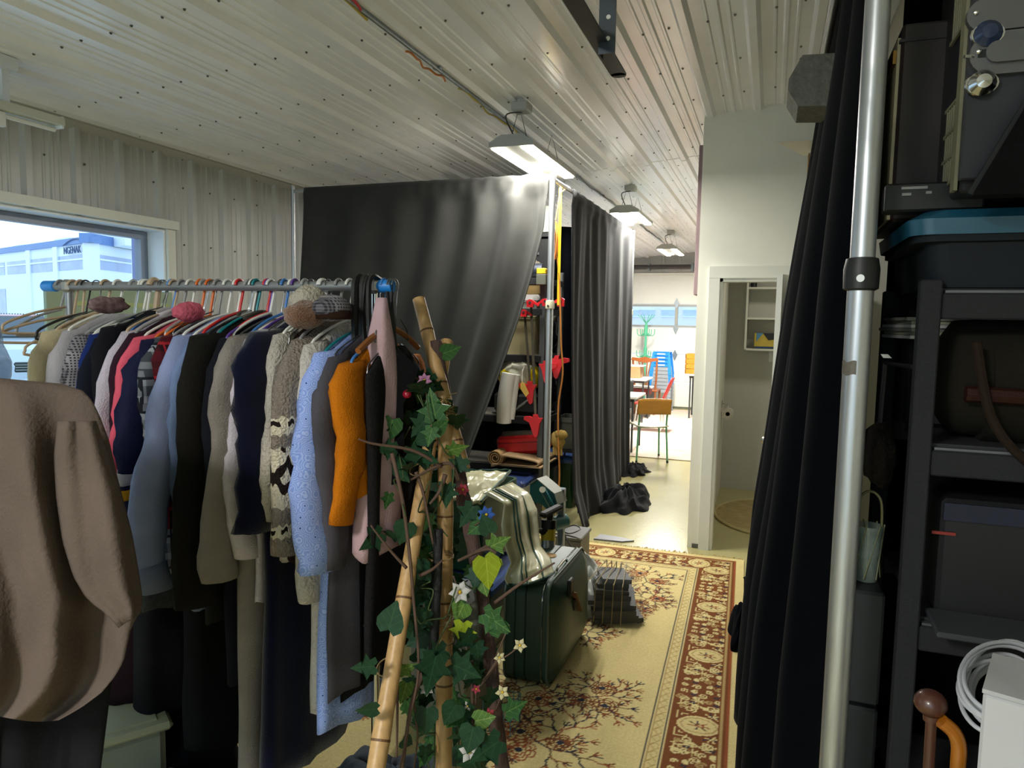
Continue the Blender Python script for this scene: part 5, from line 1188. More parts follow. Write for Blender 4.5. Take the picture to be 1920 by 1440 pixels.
bar_clamp((984, 590), (995, 738), 5.38, 'red bar clamp whose jaw sits beside the yellow paper tag', s=.85)
bar_clamp((1024, 570), (1027, 700), 5.37, 'red bar clamp hidden mostly behind the drape pole', s=.85, flip=-1)
bar_clamp((1053, 570), (1046, 690), 5.42, 'red bar clamp right of the drape pole with a wide red jaw', s=1.0, flip=-1)
tg = thing('price_tag', 'yellow paper tag on a string hanging from the shelf', 'tag', onY(983, 728, 5.33)); ptg = onY(983, 730, 5.33)
obj('card', MB().prism([(ptg.x - .035, ptg.z + .04), (ptg.x - .02, ptg.z + .06), (ptg.x + .0, ptg.z + .05), (ptg.x + .04, ptg.z - .03), (ptg.x + .015, ptg.z - .06), (ptg.x - .03, ptg.z)], 5.329, 5.332, 1), mat('tag_yellow', 'e0b858', .7), tg); obj('string', MB().tube([(ptg.x - .02, 5.33, ptg.z + .05), (ptg.x - .03, 5.36, ptg.z + .14), (ptg.x - .03, 5.41, ptg.z + .18)], .002, 5), M_white, tg)
# straps and cords by the pole
s0_ = onY(1051, 352, 5.3); s1_ = onY(1047, 572, 5.35)
yc_ = thing('ratchet_strap', 'bright yellow strap hanging from the rail beside the corner pole', 'strap', s0_); obj('webbing', MB().bar(s0_, s1_, .022, .004), mat('strap_yellow', 'e0c020', .5), yc_); obj('hook', MB().tube(smooth_path([s0_, s0_ + Vector((0, 0, .03)), Vector((PX, 5.3, 2.705)), Vector((PX + .02, 5.3, 2.69))], 4), .004, 6), M_steel, yc_)
oc = thing('extension_cord', 'orange extension cord coiled on the rail and trailing down past the shelf', 'cord', onY(1040, 440, 5.3))
c0_ = onY(1042, 450, 5.28); R_ = random.Random(4)
for i in range(6):
    w_ = .010 + .012 * R_.random(); hgt = .11 + .04 * R_.random(); ox = R_.uniform(-.035, -.012)
    obj('coil', MB().tube([(c0_.x + ox + w_ * math.cos(a), 5.26 + .012 * i, c0_.z + hgt * math.sin(a)) for a in [2 * PI * k / 24 for k in range(24)]], .005, 6, closed=True), M_orange, oc, smooth=True)
obj('tie', MB().tube([(c0_.x, 5.27, c0_.z + .15), (c0_.x + .02, 5.29, c0_.z + .35), (PX, 5.3, 2.70)], .004, 6), M_orange, oc, smooth=True)
tl = [onY(px, py, 5.34) for px, py in ((1044, 480), (1049, 530), (1052, 640), (1055, 700), (1047, 760), (1047, 830), (1049, 890), (1046, 930), (1040, 958))]
obj('lead', MB().tube(smooth_path(tl), .007, 6), mat('cord_tan_orange', 'b8752e', .5), oc, smooth=True)
# lower shelves: bags, white roll, red case, mats
def lump(name, label, cat, c, r, m, jit=.25, parts=()):
    o = obj(name, MB().ball(c, r, 22, 14, jit), m, smooth='all'); return tag(o, label, cat)
yb = thing('shopping_bag', 'yellow and white plastic carrier bag on the lower middle shelf', 'bag', onY(978, 700, 5.55))
pb_ = onY(976, 712, 5.55)
obj('body', MB().ball((pb_.x, 5.56, LV[1] + .34), (.15, .12, .14), 20, 12, .35), mat('white_film', 'd2d0bc', .3, var=.1), yb, smooth='all'); obj('band', MB().ball((pb_.x - .06, 5.54, LV[1] + .30), (.12, .11, .10), 18, 12, .35), mat('yellow_film', 'd6c012', .3, var=.15), yb, smooth='all'); obj('band', MB().ball((pb_.x + .13, 5.55, LV[1] + .31), (.05, .10, .09), 16, 10, .3), MATS['yellow_film'], yb, smooth='all')
bkb = thing('black_case', 'black padded case with silver buckles lying under the yellow bag', 'case', (-1.93, 5.6, LV[1])); obj('shell', MB().box((-1.95, 5.63, LV[1] + .10), (.40, .34, .2), bev=.04), M_black, bkb)
for i in range(3): obj('strap', MB().bar((-1.98 + .03 * i, 5.44, LV[1] + .02 + .03 * i), (-1.86 + .03 * i, 5.445, LV[1] + .11 + .03 * i), .012, .006), mat('silver_strap', 'a0a09c', .3, metal=.7), bkb)
wr = thing('roll_of_fabric', 'white roll of fabric standing beside the black curtain edge', 'fabric roll', onY(948, 780, 5.42)); wA, wB = onY(955, 700, 5.40), onY(945, 792, 5.40)
obj('roll', MB().tube(smooth_path([wB, wA.lerp(wB, .5) + Vector((-.01, -.01, 0)), wA], 5), .062, 18), mat('white_vinyl_cloth', 'cfcfc8', .45, var=.05), wr, smooth=True); obj('wrap', MB().tube([wB + Vector((.055, .02, .03)), wA + Vector((.055, .02, -.01))], .03, 12), MATS['white_vinyl_cloth'], wr, smooth=True)
lump('dark_satchel', 'dark olive satchel behind the white fabric roll', 'bag', (-2.02, 5.66, LV[1] + .28), (.11, .1, .11), C('olive_dark', '3a3626'), .2)
lump('black_sack', 'glossy black plastic sack on the shelf right of the pole', 'bag', (-1.78, 5.74, LV[1] + .22), (.10, .15, .22), mat('black_film', '111214', .2, var=.1), .3)
lump('black_sack', 'black plastic sack on the middle shelf right of the pole', 'bag', (-1.79, 5.76, LV[2] + .15), (.09, .14, .15), MATS['black_film'], .3)
lump('pillow', 'pale pillow edge behind the black sack beside the side curtain', 'pillow', (-1.80, 5.80, LV[2] + .31), (.08, .10, .075), C('pale_cotton', 'b7b5a2'), .15)
rc_ = thing('red_case', 'red toolbox-like case with a clear grey lid on the bottom shelf', 'case', (-2.0, 5.55, LV[0] + .1)); rcm = Matrix.Rotation(-.12, 3, 'Y')
obj('shell', MB().box((-1.91, 5.60, LV[0] + .165), (.40, .30, .15), rcm, bev=.025), M_red, rc_); obj('lid', MB().box((-1.905, 5.62, LV[0] + .255), (.35, .27, .05), rcm, bev=.012), mat('smoky_lid', '4c4642', .15, var=.15), rc_); obj('seam', MB().box((-1.91, 5.595, LV[0] + .185), (.404, .304, .006), rcm), mat('dark_red', '7c1214', .5), rc_)
M_felt = C('tan_felt', 'a98a5e'); zf_ = LV[0]
rm = thing('rolled_mat', 'tan felt mat rolled up tight on the bottom shelf', 'mat', (-2.06, 5.5, zf_)); th0 = [(.012 + .05 * t, t * 6 * PI) for t in [i / 90 for i in range(91)]]
sp = MB(); inner = [(r * math.cos(a), r * math.sin(a)) for r, a in th0]; outer = [((r + .008) * math.cos(a), (r + .008) * math.sin(a)) for r, a in th0]
sp.prism(inner + outer[::-1], 5.30, 5.72, 1); sp.xf(Matrix.Translation((-2.06, 0, zf_ + .072))); obj('roll', sp, M_felt, rm)
fmt = thing('folded_mat', 'tan felt mat folded over under the red case', 'mat', (-1.88, 5.5, zf_))
pth = [(-1.66, zf_ + .012), (-2.04, zf_ + .006), (-2.07, zf_ + .004), (-1.98, zf_ + .022), (-1.78, zf_ + .024), (-1.70, zf_ + .036), (-1.70, zf_ + .056), (-1.78, zf_ + .070), (-1.90, zf_ + .078), (-2.0, zf_ + .084)]
pth = [(p.x, p.z) for p in smooth_path([(a, 0, b) for a, b in pth], 5)]; nn = []
for i, (a, b) in enumerate(pth):
    t_ = Vector((pth[min(i + 1, len(pth) - 1)][0] - pth[max(i - 1, 0)][0], pth[min(i + 1, len(pth) - 1)][1] - pth[max(i - 1, 0)][1])).normalized(); nn.append((a + t_.y * .010, b - t_.x * .010))
obj('fold', MB().prism([(a, b + .01) for a, b in pth] + [(a, b + .01) for a, b in nn[::-1]], 5.28, 5.72, 1), C('pink_tan_felt', 'a58a68'), fmt)
bin_('grey_bin', 'open dark grey bin on the bottom shelf right of the pole', 'bin', (-1.64, 6.14, .56), (.22, .30, .28), mat('dark_grey_bin', '4e5048', .4, var=.12), taper=.12)
sb2 = thing('low_stand', 'low black wire stand under the dark grey bin', 'stand', (-1.64, 6.15, 0)); obj('top', MB().box((-1.64, 6.14, .545), (.26, .34, .02)), M_black, sb2)
for sx in (-.11, .11):
    for sy in (-.15, .15): obj('leg', MB().cyl((-1.64 + sx, 6.14 + sy, 0), (-1.64 + sx, 6.14 + sy, .54), .008, 8), M_black, sb2, smooth=True)
gl_ = thing('work_gloves', 'tan leather work gloves clipped to the rack upright', 'gloves', onY(1045, 835, 5.36)); gp = onY(1045, 832, 5.36)
obj('palm', MB().ball((gp.x, 5.37, gp.z + .02), (.055, .03, .075), 16, 10, .35), C('tan_leather', '8c7440'), gl_, smooth='all'); obj('cuff', MB().ball((gp.x + .03, 5.36, gp.z + .075), (.05, .03, .035), 14, 8, .4), MATS['tan_leather'], gl_, smooth='all'); 
for i in range(4): obj('finger', MB().tube([(gp.x - .03 + .02 * i, 5.365, gp.z - .03), (gp.x - .02 + .02 * i, 5.35, gp.z - .09)], [.012, .009], 8), MATS['tan_leather'], gl_, smooth=True)
bin_('lidded_tote', 'green tote with a blue lid beside the side curtain', 'tote', (-1.86, 6.32, 0), (.50, .44, .44), mat('green_tote', '1d4a2c', .4, var=.06), True, mat('blue_lid', '3a5a9c', .35, var=.06))
bin_('lidded_tote', 'clear tote with a navy blue lid on the floor at the foot of the rack', 'tote', (-1.97, 5.25, 0), (.46, .34, .43), M_clr, True, mat('navy_lid', '2c3c6a', .25, var=.06))
bin_('lidded_tote', 'grey tote with a blue lid on the floor under the rack end', 'tote', (-2.35, 5.62, 0), (.44, .36, .36), mat('grey_tote', '6a6c66', .4), True, MATS['blue_lid'])
# ------------------------------------------------------------------ green tote stack with the plastic garment bag
bin_('lidded_tote', 'grey tote with a blue lid at the bottom of the stack behind the ivy', 'tote', (-1.47, 3.42, .011), (.46, .56, .34), MATS['grey_tote'], True, MATS['blue_lid'])
bin_('green_bin', 'dark green plastic bin standing on the grey tote', 'bin', (-1.53, 3.52, .387), (.40, .52, .40), mat('dark_green_bin', '14402a', .35, var=.06), taper=.10)
lump('folded_quilt', 'pale bedding stuffed in the dark green bin', 'bedding', (-1.53, 3.52, .70), (.15, .2, .10), C('pale_bedding', 'a9a894'), .2)
M_film = mat('yellowed_clear_vinyl', 'c9c6a0', .22, alpha=.86, var=.12, vscale=12, spec=.7)
M_pip = mat('green_piping', '1a4a3e', .5)
gb = thing('garment_bag', 'yellowed clear vinyl garment bag with green piping draped over the green bin', 'garment bag', (-1.4, 3.4, .8))
# top flap lying on the bin
TL, TR, BR, BL = at(868, 885, 3.75), at(957, 886, 3.95), at(902, 945, 3.45), at(836, 935, 3.40)
def f_flap(u, v):
    p = (TL.lerp(TR, u)).lerp(BL.lerp(BR, u), v); p = p + Vector((0, 0, .035 * math.sin(PI * u) * math.sin(PI * v) + .012 * nz(u * 5, v * 5, 2) + .006 * nz(u * 14, v * 14, 5))); return p
obj('flap', MB().grid(26, 26, f_flap), M_film, gb, smooth='all', solid=.012)
for a_ in ((TL, TR), (TR, BR)): obj('piping', MB().tube([a_[0].lerp(a_[1], i / 10) + Vector((0, 0, .012 + .012 * nz(i * .5, 3))) for i in range(11)], .006, 6), M_pip, gb, smooth=True)
LFT = [(905, 925, 3.48), (946, 945, 3.40), (940, 985, 3.36), (945, 1020, 3.33), (958, 1055, 3.30), (946, 1085, 3.26), (952, 1096, 3.24)]
RGT = [(960, 905, 3.80), (992, 925, 3.72), (1006, 955, 3.66), (1010, 1000, 3.60), (1014, 1025, 3.55), (1032, 1048, 3.45), (1038, 1075, 3.32)]
def seq(tab, v):
    i = v * (len(tab) - 1); k = min(len(tab) - 2, int(i)); return Vector(tab[k]).lerp(Vector(tab[k + 1]), i - k)
def f_bag(u, v):
    a, b = seq(LFT, v), seq(RGT, v); q = a.lerp(b, u); d = q.z - .10 * math.sin(PI * u) - .03 * nz(u * 6, v * 4, 1) - .02 * math.sin(14 * u + 3 * v)
    return at(q.x, q.y + 8 * math.sin(PI * u) * (v > .9), d)
obj('body', MB().grid(34, 40, f_bag), M_film, gb, smooth='all', solid=.006)
for uu in (.34, .44, .72):
    obj('piping', MB().tube([Vector(f_bag(uu + .04 * math.sin(3 * v) + (.15 * max(0, v - .6) if uu > .6 else 0), v)) + cam_vec(Vector((0, 0, -.012))) for v in [i / 24 * (1 if uu < .6 else .98) for i in range(25)]], .0045, 6), M_pip, gb, smooth=True)
obj('piping', MB().tube([Vector(f_bag(u, 1)) for u in [i / 16 for i in range(17)]], .006, 6), M_pip, gb, smooth=True)
# ------------------------------------------------------------------ suitcase
M_case = mat('green_leatherette', '1e4034', .42, var=.1, vscale=40, bump=.12, bscale=350, spec=.5)
M_case2 = mat('green_trim', '0e211c', .4, var=.1)
sx0, sx1, sy0, sy1, sz0, sz1 = -1.10, -.875, 2.96, 3.60, .014, .500
su = thing('suitcase', 'large dark green soft suitcase standing on the rug', 'suitcase', ((sx0 + sx1) / 2, (sy0 + sy1) / 2, sz0))
def rrect(y0, y1, z0, z1, r, n=7):
    o_ = []
    for cy, cz, a0 in ((y1 - r, z1 - r, 0), (y0 + r, z1 - r, PI / 2), (y0 + r, z0 + r, PI), (y1 - r, z0 + r, 1.5 * PI)):
        for i in range(n): a = a0 + i / (n - 1) * PI / 2; o_.append((cy + r * math.cos(a), cz + r * math.sin(a)))
    return o_
b = MB(); n = 28
sec = [(sx0, .02), (sx0 + .012, .0), (sx1 - .012, .0), (sx1, .012)]
vv = []
for xx, ins in sec: vv += [(xx, p[0], p[1]) for p in rrect(sy0 + ins, sy1 - ins, sz0 + ins, sz1 - ins, .075)]
ff = [(i * n + k, i * n + (k + 1) % n, (i + 1) * n + (k + 1) % n, (i + 1) * n + k) for i in range(3) for k in range(n)] + [tuple(range(n))[::-1]]
b.add(vv, ff)
# bulging right face
rings = [(sx1, 0.012), (sx1 + .025, .05), (sx1 + .045, .11), (sx1 + .052, .17)]
vv = []
for xx, ins in rings: vv += [(xx, p[0], p[1]) for p in rrect(sy0 + ins, sy1 - ins, sz0 + ins, sz1 - ins, max(.03, .075 - ins * .2))]
b.add(vv, [(i * n + k, i * n + (k + 1) % n, (i + 1) * n + (k + 1) % n, (i + 1) * n + k) for i in range(3) for k in range(n)] + [tuple(3 * n + k for k in range(n))])
obj('shell', b, M_case, su, smooth=50)
for xx in (sx0 + .012, sx1 - .008): obj('piping', MB().tube([(xx, p[0], p[1]) for p in rrect(sy0 - .003, sy1 + .003, sz0 - .003, sz1 + .003, .078)], .006, 8, closed=True), mat('steel_green_piping', '44564c', .3, var=.05), su, smooth=True)
for xx in (-1.04, -.99): obj('seam', MB().tube([(xx, p[0], p[1]) for p in rrect(sy0 - .001, sy1 + .001, sz0 - .001, sz1 + .001, .076)], .0035, 6, closed=True), M_case2, su, smooth=True)
obj('zip', MB().tube([(sx1 - .035, p[0], p[1]) for p in rrect(sy0 - .001, sy1 + .001, sz0 - .001, sz1 + .001, .076)], .004, 6, closed=True), M_chrome, su, smooth=True)
obj('handle', MB().tube(smooth_path([(sx1 - .02, 3.12, sz1 + .003), (sx1 - .02, 3.14, sz1 + .022), (sx1 - .02, 3.28, sz1 + .022), (sx1 - .02, 3.30, sz1 + .003)], 5), .006, 8), M_chrome, su, smooth=True)
obj('tan_strap', MB().bar((sx1 + .05, 3.16, .41), (sx1 + .055, 3.26, .28), .045, .004), mat('tan_leather_strap', '7c5a3c', .5), su)
obj('buckle', MB().box((sx1 + .045, 3.14, .44), (.02, .06, .08), bev=.006), M_black, su); obj('buckle', MB().box((sx1 + .05, 3.2, .34), (.02, .05, .06), bev=.006), M_black, su)
for yy in (3.07, 3.36): obj('stud', MB().lathe([(.035, 0), (.035, .003), (.0, .006)], (-1.0, yy, sz1), 16), mat('brass_stud', '8a6a3c', .3, metal=.8), su, smooth=True)
for yy in (3.05, 3.5):
    for xx in (-1.05, -.92): obj('foot', MB().cyl((xx, yy, .010), (xx, yy, .02), .012, 10), M_black, su)
# wrapped black stack behind the suitcase
wb = thing('wrapped_bundle', 'bundle of dark flat panels wrapped in clear film beside the suitcase', 'bundle', (-.80, 3.86, .01)); R_ = random.Random(2)
bc3 = Vector((-.80, 3.93, 0))
for i in range(9): obj('panel', MB().box(bc3 + Vector((R_.uniform(-.02, .02), R_.uniform(-.02, .02), .024 + .026 * i)), (.27 - .013 * i, .34 - .017 * i, .025), Euler((R_.uniform(-.05, .05), R_.uniform(-.05, .05), .3 + R_.uniform(-.14, .14)))), mat('dark_panel', '0c0c0b', .6, var=.3), wb)
fb_ = MB()
def f_wr(u, v):
    a = 2 * PI * u; s = 1 / max(abs(math.cos(a - .3)) / .155, abs(math.sin(a - .3)) / .19); r = s * (1.02 - .28 * max(0, v - .7) / .3 + .06 * nz(math.cos(a) * 3, math.sin(a) * 3, v * 4)); r *= (1 if v < .97 else .5)
    return bc3 + Vector((r * math.cos(a), r * math.sin(a), .012 + .27 * v))
obj('film', fb_.grid(48, 14, f_wr, closed_u=True), mat('crinkled_film', 'a8aca8', .25, alpha=.10, var=.25, vscale=30, spec=.5), wb, smooth='all')
for i in range(5): obj('tape', MB().tube([bc3 + Vector((.02 * i - .05, .19, .02)), bc3 + Vector((.03 * i - .06, .15, .27)), bc3 + Vector((.05 * i - .1, -.17, .24)), bc3 + Vector((.05 * i - .1, -.20, .03))], .003, 5), mat('tape_tan', '8c7a4c', .4), wb)
wp = heap('plastic_bag', (-1.02, 3.92, .01), .19, .22, .34, mat('white_film_bag', 'd6d8d4', .25, alpha=.9, var=.06), 'white crinkled plastic sheet bag behind the green suitcase', 'bag', .6, 14, 11)
lump('plastic_bag', 'white plastic bag corner between the suitcase and the wrapped bundle', 'bag', (-.93, 4.02, .10), (.15, .12, .11), MATS['white_film_bag'], .35)
gx_ = thing('grey_case', 'grey metal box with black leads at the rug edge', 'box', (-1.15, 4.75, .01)); obj('body', MB().box((-1.23, 4.68, .11), (.18, .26, .20), bev=.008), mat('grey_metal', '5c5c5a', .5, metal=.3), gx_); obj('lid', MB().box((-1.23, 4.68, .222), (.20, .28, .024), bev=.006), MATS['grey_metal'], gx_)
ct = thing('cable_tangle', 'tangle of thin black leads lying over the grey box onto the rug', 'cable', (-1.0, 4.4, .3))
def lead(pts, r=.005): obj('lead', MB().tube(smooth_path(pts), r, 6), M_black, ct, smooth=True)
lead([at(1040, 985, 4.5), at(1065, 1000, 4.5), at(1088, 992, 4.6), at(1075, 985, 4.65), at(1045, 995, 4.5)]); lead([at(1045, 1010, 4.4), at(1070, 1035, 4.35), at(1090, 1040, 4.3), at(1094, 1055, 4.2), at(1088, 1065, 4.1), at(1090, 1072, 4.05)]); lead([at(1052, 985, 4.5), at(1062, 1010, 4.45), at(1074, 1030, 4.4)])
e_ = onZ(1117, 1077, .018); lead([at(1086, 1066, 4.2), onZ(1100, 1068, .018), e_]); obj('plug', MB().box(e_ + Vector((0, 0, .008)), (.03, .02, .018), bev=.004), mat('blue_plug', '4a5a7c', .4), ct); lead([at(1030, 1000, 4.3), at(1060, 1003, 4.4), at(1085, 1010, 4.55), onZ(1090, 1015, .03)])
sl = obj('steel_plate', MB().prism([(-1.22, 5.28), (-1.0, 5.30), (-.92, 5.36), (-1.02, 5.40), (-1.2, 5.42)], .001, .012, 2), mat('dull_steel', '77777a', .5, metal=.5)); tag(sl, 'thin grey steel plate lying on the floor at the rug corner', 'plate')
# ------------------------------------------------------------------ teal bench tool and pump
M_teal = mat('teal_enamel', '2c6c70', .4, var=.06); M_tg = mat('tool_grey', '8f9088', .5, var=.06)
tx = thing('bench_saw', 'teal cast bench tool with a grey hood standing behind the suitcase', 'power tool', (-1.2, 4.12, 0))
Mt = Matrix.Rotation(-.5, 3, 'Z'); hc = at(1024, 925, 4.2)
HS = Matrix.Diagonal((.68, .9, .68, 1))
obj('hood', MB().prism([(-.13, -.08), (-.13, .07), (-.05, .12), (.12, .02), (.15, -.06), (.08, -.14), (-.02, -.08)], -.045, .045, 1).xf(Matrix.Translation(hc) @ Matrix.Rotation(-.25, 4, 'Z') @ HS), M_teal, tx)
obj('hood_cover', MB().prism([(-.12, .075), (-.05, .127), (.125, .025), (.158, -.06), (.166, -.055), (.13, .034), (-.05, .138), (-.128, .082)], -.06, .06, 1).xf(Matrix.Translation(hc) @ Matrix.Rotation(-.25, 4, 'Z') @ HS), M_tg, tx)
obj('arm', MB().bar(at(1016, 915, 4.1), at(1040, 958, 4.1), .05, .03, bev=.008), M_teal, tx); obj('pivot', MB().cyl(at(1017, 918, 4.06), at(1017, 918, 4.1), .018, 14), M_chrome, tx, smooth=True)
mo_ = at(1048, 980, 4.2); obj('motor', MB().cyl(mo_ + Vector((-.03, -.04, 0)), mo_ + Vector((.02, .05, 0)), .045, 20), M_teal, tx, smooth=True)
pcb = at(1053, 965, 4.22); obj('column', MB().box((pcb.x, pcb.y, (pcb.z + .16) / 2 + .0), (.035, .05, pcb.z + .16), bev=.004), mat('tool_steel', '7c8890', .4, metal=.6), tx)
obj('base', MB().box((pcb.x - .02, pcb.y - .04, .05), (.28, .40, .08), bev=.01), M_tg, tx)
pm_ = thing('caulking_gun', 'black and silver hand pump with a yellow label leaning by the teal tool', 'pump', at(1028, 1030, 3.75)); pt0, pt1 = at(1026, 1046, 3.72), at(1029, 985, 3.78)
obj('barrel', MB().cyl(pt0, pt0.lerp(pt1, .55), .036, 20), mat('pump_silver', '9aa2a2', .3, metal=.5), pm_, smooth=True); obj('label', MB().cyl(pt0.lerp(pt1, .50), pt0.lerp(pt1, .90), .0365, 20), mat('label_yellow', 'c0a818', .5), pm_, smooth=True); obj('head', MB().cyl(pt0.lerp(pt1, .9), pt1 + Vector((0, 0, .03)), .04, 18), M_black, pm_, smooth=True)
obj('grip', MB().bar(at(1016, 967, 3.74), at(1050, 950, 3.86), .045, .03, bev=.008), M_black, pm_); obj('stem', MB().bar(at(1030, 985, 3.78), at(1033, 958, 3.8), .03, .03, bev=.005), M_black, pm_); obj('side_handle', MB().bar(at(1012, 997, 3.74), at(1034, 995, 3.76), .035, .03, bev=.006), M_black, pm_)
obj('lower_barrel', MB().cyl(Vector((pt0.x, pt0.y, .0)), pt0, .03, 16), mat('pump_silver', '9aa2a2', .3), pm_, smooth=True)
pw = obj('wood_board', MB().bar((-1.30, 4.30, 0), (-1.30, 4.34, .62), .09, .03, upv=(0, 1, 0)), mat('pale_board', 'a8925c', .6, var=.12)); tag(pw, 'pale wooden board standing behind the teal tool', 'board')
# ------------------------------------------------------------------ bamboo tripod with ivy
M_bam = mat('bamboo', 'c09a68', .42, var=.16, vscale=7, stretch=(14, 14, 1.5)); M_node = mat('bamboo_node', '6a4a2c', .55, var=.2)
M_drift = mat('driftwood', '55403a', .85, var=.35, vscale=10, bump=.6, bscale=40, stretch=(6, 6, 1.2)); M_bark = mat('bark', '6a4c40', .9, var=.3, vscale=12, bump=.7, bscale=35)
M_dstick = mat('charred_stick', '17161a', .7, var=.3, bump=.5, bscale=60); M_twine = mat('twine', '8a7450', .8); M_twig = mat('twig', '5a4438', .8, var=.2)
tp_ = thing('bamboo_tripod', 'tripod of thick bamboo poles and driftwood tied together in front of the suitcase', 'tripod', (-.9, 1.95, 0))
def to_floor(a, b):
    d = b - a; k = (0 - a.z) / d.z; return a + d * k
def bamboo(a, b, r0, r1, nodes, split=False):
    d = b - a; K_ = 40; pts = [a + d * (i / K_) for i in range(K_ + 1)]; rad = []
    for i in range(K_ + 1):
        q = i / K_; rr = lerp(r0, r1, q); near = min((abs(q - nn) for nn in nodes), default=1); rad.append(rr * (1 + .07 * max(0, 1 - near * 30)))
    obj('pole', MB().tube(pts, rad, 18), M_bam, tp_, smooth=35)
    for nn in nodes: c = a + d * nn; u_ = d.normalized(); obj('node', MB().cyl(c - u_ * .003, c + u_ * .003, lerp(r0, r1, nn) * 1.085, 18), M_node, tp_)
Bt, Bm = at(838, 640, 2.25), at(705, 1440, 1.72); Bb = to_floor(Bt, Bm)
bamboo(Bt, Bb, .0195, .0245, (.16, .42, .60, .72, .86))
At, Am = at(785, 561, 2.25), at(868, 880, 2.08); bamboo(At, Am, .020, .022, (.2, .52, .85))
Ct, Cm = at(836, 790, 2.1), at(832, 1440, 2.06); bamboo(Ct, to_floor(Ct, Cm), .0225, .0245, (.20, .38, .55, .75))
Db = to_floor(at(862, 900, 2.15), at(945, 1440, 1.98))
dp = [at(815, 640, 2.2), at(842, 780, 2.17), at(862, 900, 2.12), at(885, 1010, 2.08), at(905, 1130, 2.06), at(925, 1290, 2.02), at(942, 1440, 1.98), Db]
dpp = smooth_path(dp, 8); obj('driftwood_pole', MB().tube(dpp, [.021 + .004 * nz(i * .35, 1) + .0015 * math.sin(i * 1.7) for i in range(len(dpp))], 12), M_drift, tp_, smooth='all')
bkp = smooth_path([at(798, 605, 2.24), at(812, 660, 2.22), at(820, 740, 2.2), at(826, 800, 2.19)], 6); obj('bark_strip', MB().tube(bkp, [.008 + .014 * math.sin(PI * min(1, (i + 2) / 14)) for i in range(len(bkp))], 8), M_bark, tp_, smooth='all')
ds0, ds1 = at(822, 992, 1.99), at(812, 1225, 1.97); obj('charred_stick', MB().tube(smooth_path([ds0, ds0.lerp(ds1, .5) + Vector((.003, 0, 0)), ds1], 6), [.0135 + .0016 * nz(i * .8, 7) for i in range(13)], 10), M_dstick, tp_, smooth='all')
for py, n_ in ((1042, 3), (1157, 5), (1200, 3)):
    for i in range(n_):
        c = at(826, py + i * 2.2, 2.03); obj('twine', MB().tube([c + Vector((.038 * math.cos(a), .035 * math.sin(a), .004 * math.sin(a + i))) for a in [2 * PI * k / 20 for k in range(20)]], .0016, 5, closed=True), M_twine, tp_, smooth=True)
for py, d_ in ((880, 2.0), (1250, 1.85)):
    c = at(788 - (py - 880) * .162, py, d_); obj('twine', MB().tube([c + Vector((.030 * math.cos(a), .030 * math.sin(a), .012 * math.sin(a))) for a in [2 * PI * k / 20 for k in range(20)]], .002, 5, closed=True), M_twine, tp_, smooth=True)
ms_ = MB(); R_ = random.Random(9)
for i in range(70):
    t = R_.random(); c = at(835 + 16 * t + R_.uniform(-5, 5), 745 + 55 * t, 2.08 + R_.uniform(-.02, .02)); d = Vector((R_.uniform(-1, 1), R_.uniform(-1, 1), R_.uniform(-1, 1))) * .02; ms_.tube([c, c + d * .5 + Vector((0, 0, .004)), c + d], .0013, 4)
o = obj('moss', ms_, mat('dry_moss', '7c6a34', .9, var=.3), tp_); o['kind'] = 'stuff'
def branch(pts, r, label=None):
    q = smooth_path(pts, 6); return obj('twig', MB().tube(q, [r * (1 - .6 * i / len(q)) for i in range(len(q))], 7), M_twig, tp_, smooth='all')
branch([at(930, 1018, 2.0), at(900, 1032, 2.02), at(858, 1052, 2.0)], .0085); branch([at(930, 1037, 1.98), at(918, 1030, 1.98), at(895, 1035, 2.0), at(870, 1047, 2.02)], .005); branch([at(928, 1130, 1.95), at(975, 1095, 1.93), at(1040, 1055, 1.92)], .0055)
branch([at(860, 900, 2.0), at(845, 870, 1.98), at(815, 876, 1.97), at(770, 900, 1.95)], .0065); branch([at(835, 890, 1.98), at(825, 920, 1.98), at(806, 945, 1.96)], .0075); branch([at(780, 885, 1.97), at(795, 930, 1.96), at(812, 1020, 1.96)], .006)
branch([at(828, 875, 1.97), at(775, 845, 1.93), at(700, 832, 1.88), at(672, 823, 1.86)], .0055); branch([at(790, 712, 2.1), at(768, 709, 2.05), at(735, 722, 2.0), at(705, 732, 1.95), at(672, 735, 1.93)], .004); branch([at(762, 1065, 1.87), at(730, 1030, 1.85), at(695, 985, 1.83)], .005)
branch([at(735, 850, 1.9), at(755, 940, 1.88), at(768, 1040, 1.88), at(775, 1120, 1.88), at(785, 1250, 1.86), at(770, 1340, 1.85), at(750, 1440, 1.84)], .006); branch([at(793, 1260, 1.9), at(770, 1330, 1.88), at(755, 1440, 1.86)], .0085); branch([at(785, 1080, 1.92), at(810, 1068, 1.93), at(830, 1050, 1.95)], .006); branch([at(935, 1236, 1.95), at(905, 1280, 1.96), at(892, 1290, 1.97)], .006); branch([at(955, 1172, 1.9), at(930, 1230, 1.92)], .003)
branch([at(884, 1240, 1.99), at(886, 1320, 1.99), at(890, 1440, 1.98)], .007); branch([at(775, 1310, 1.9), at(783, 1380, 1.9), at(776, 1440, 1.9)], .004); branch([at(742, 1190, 1.86), at(745, 1300, 1.86), at(744, 1420, 1.86)], .006)
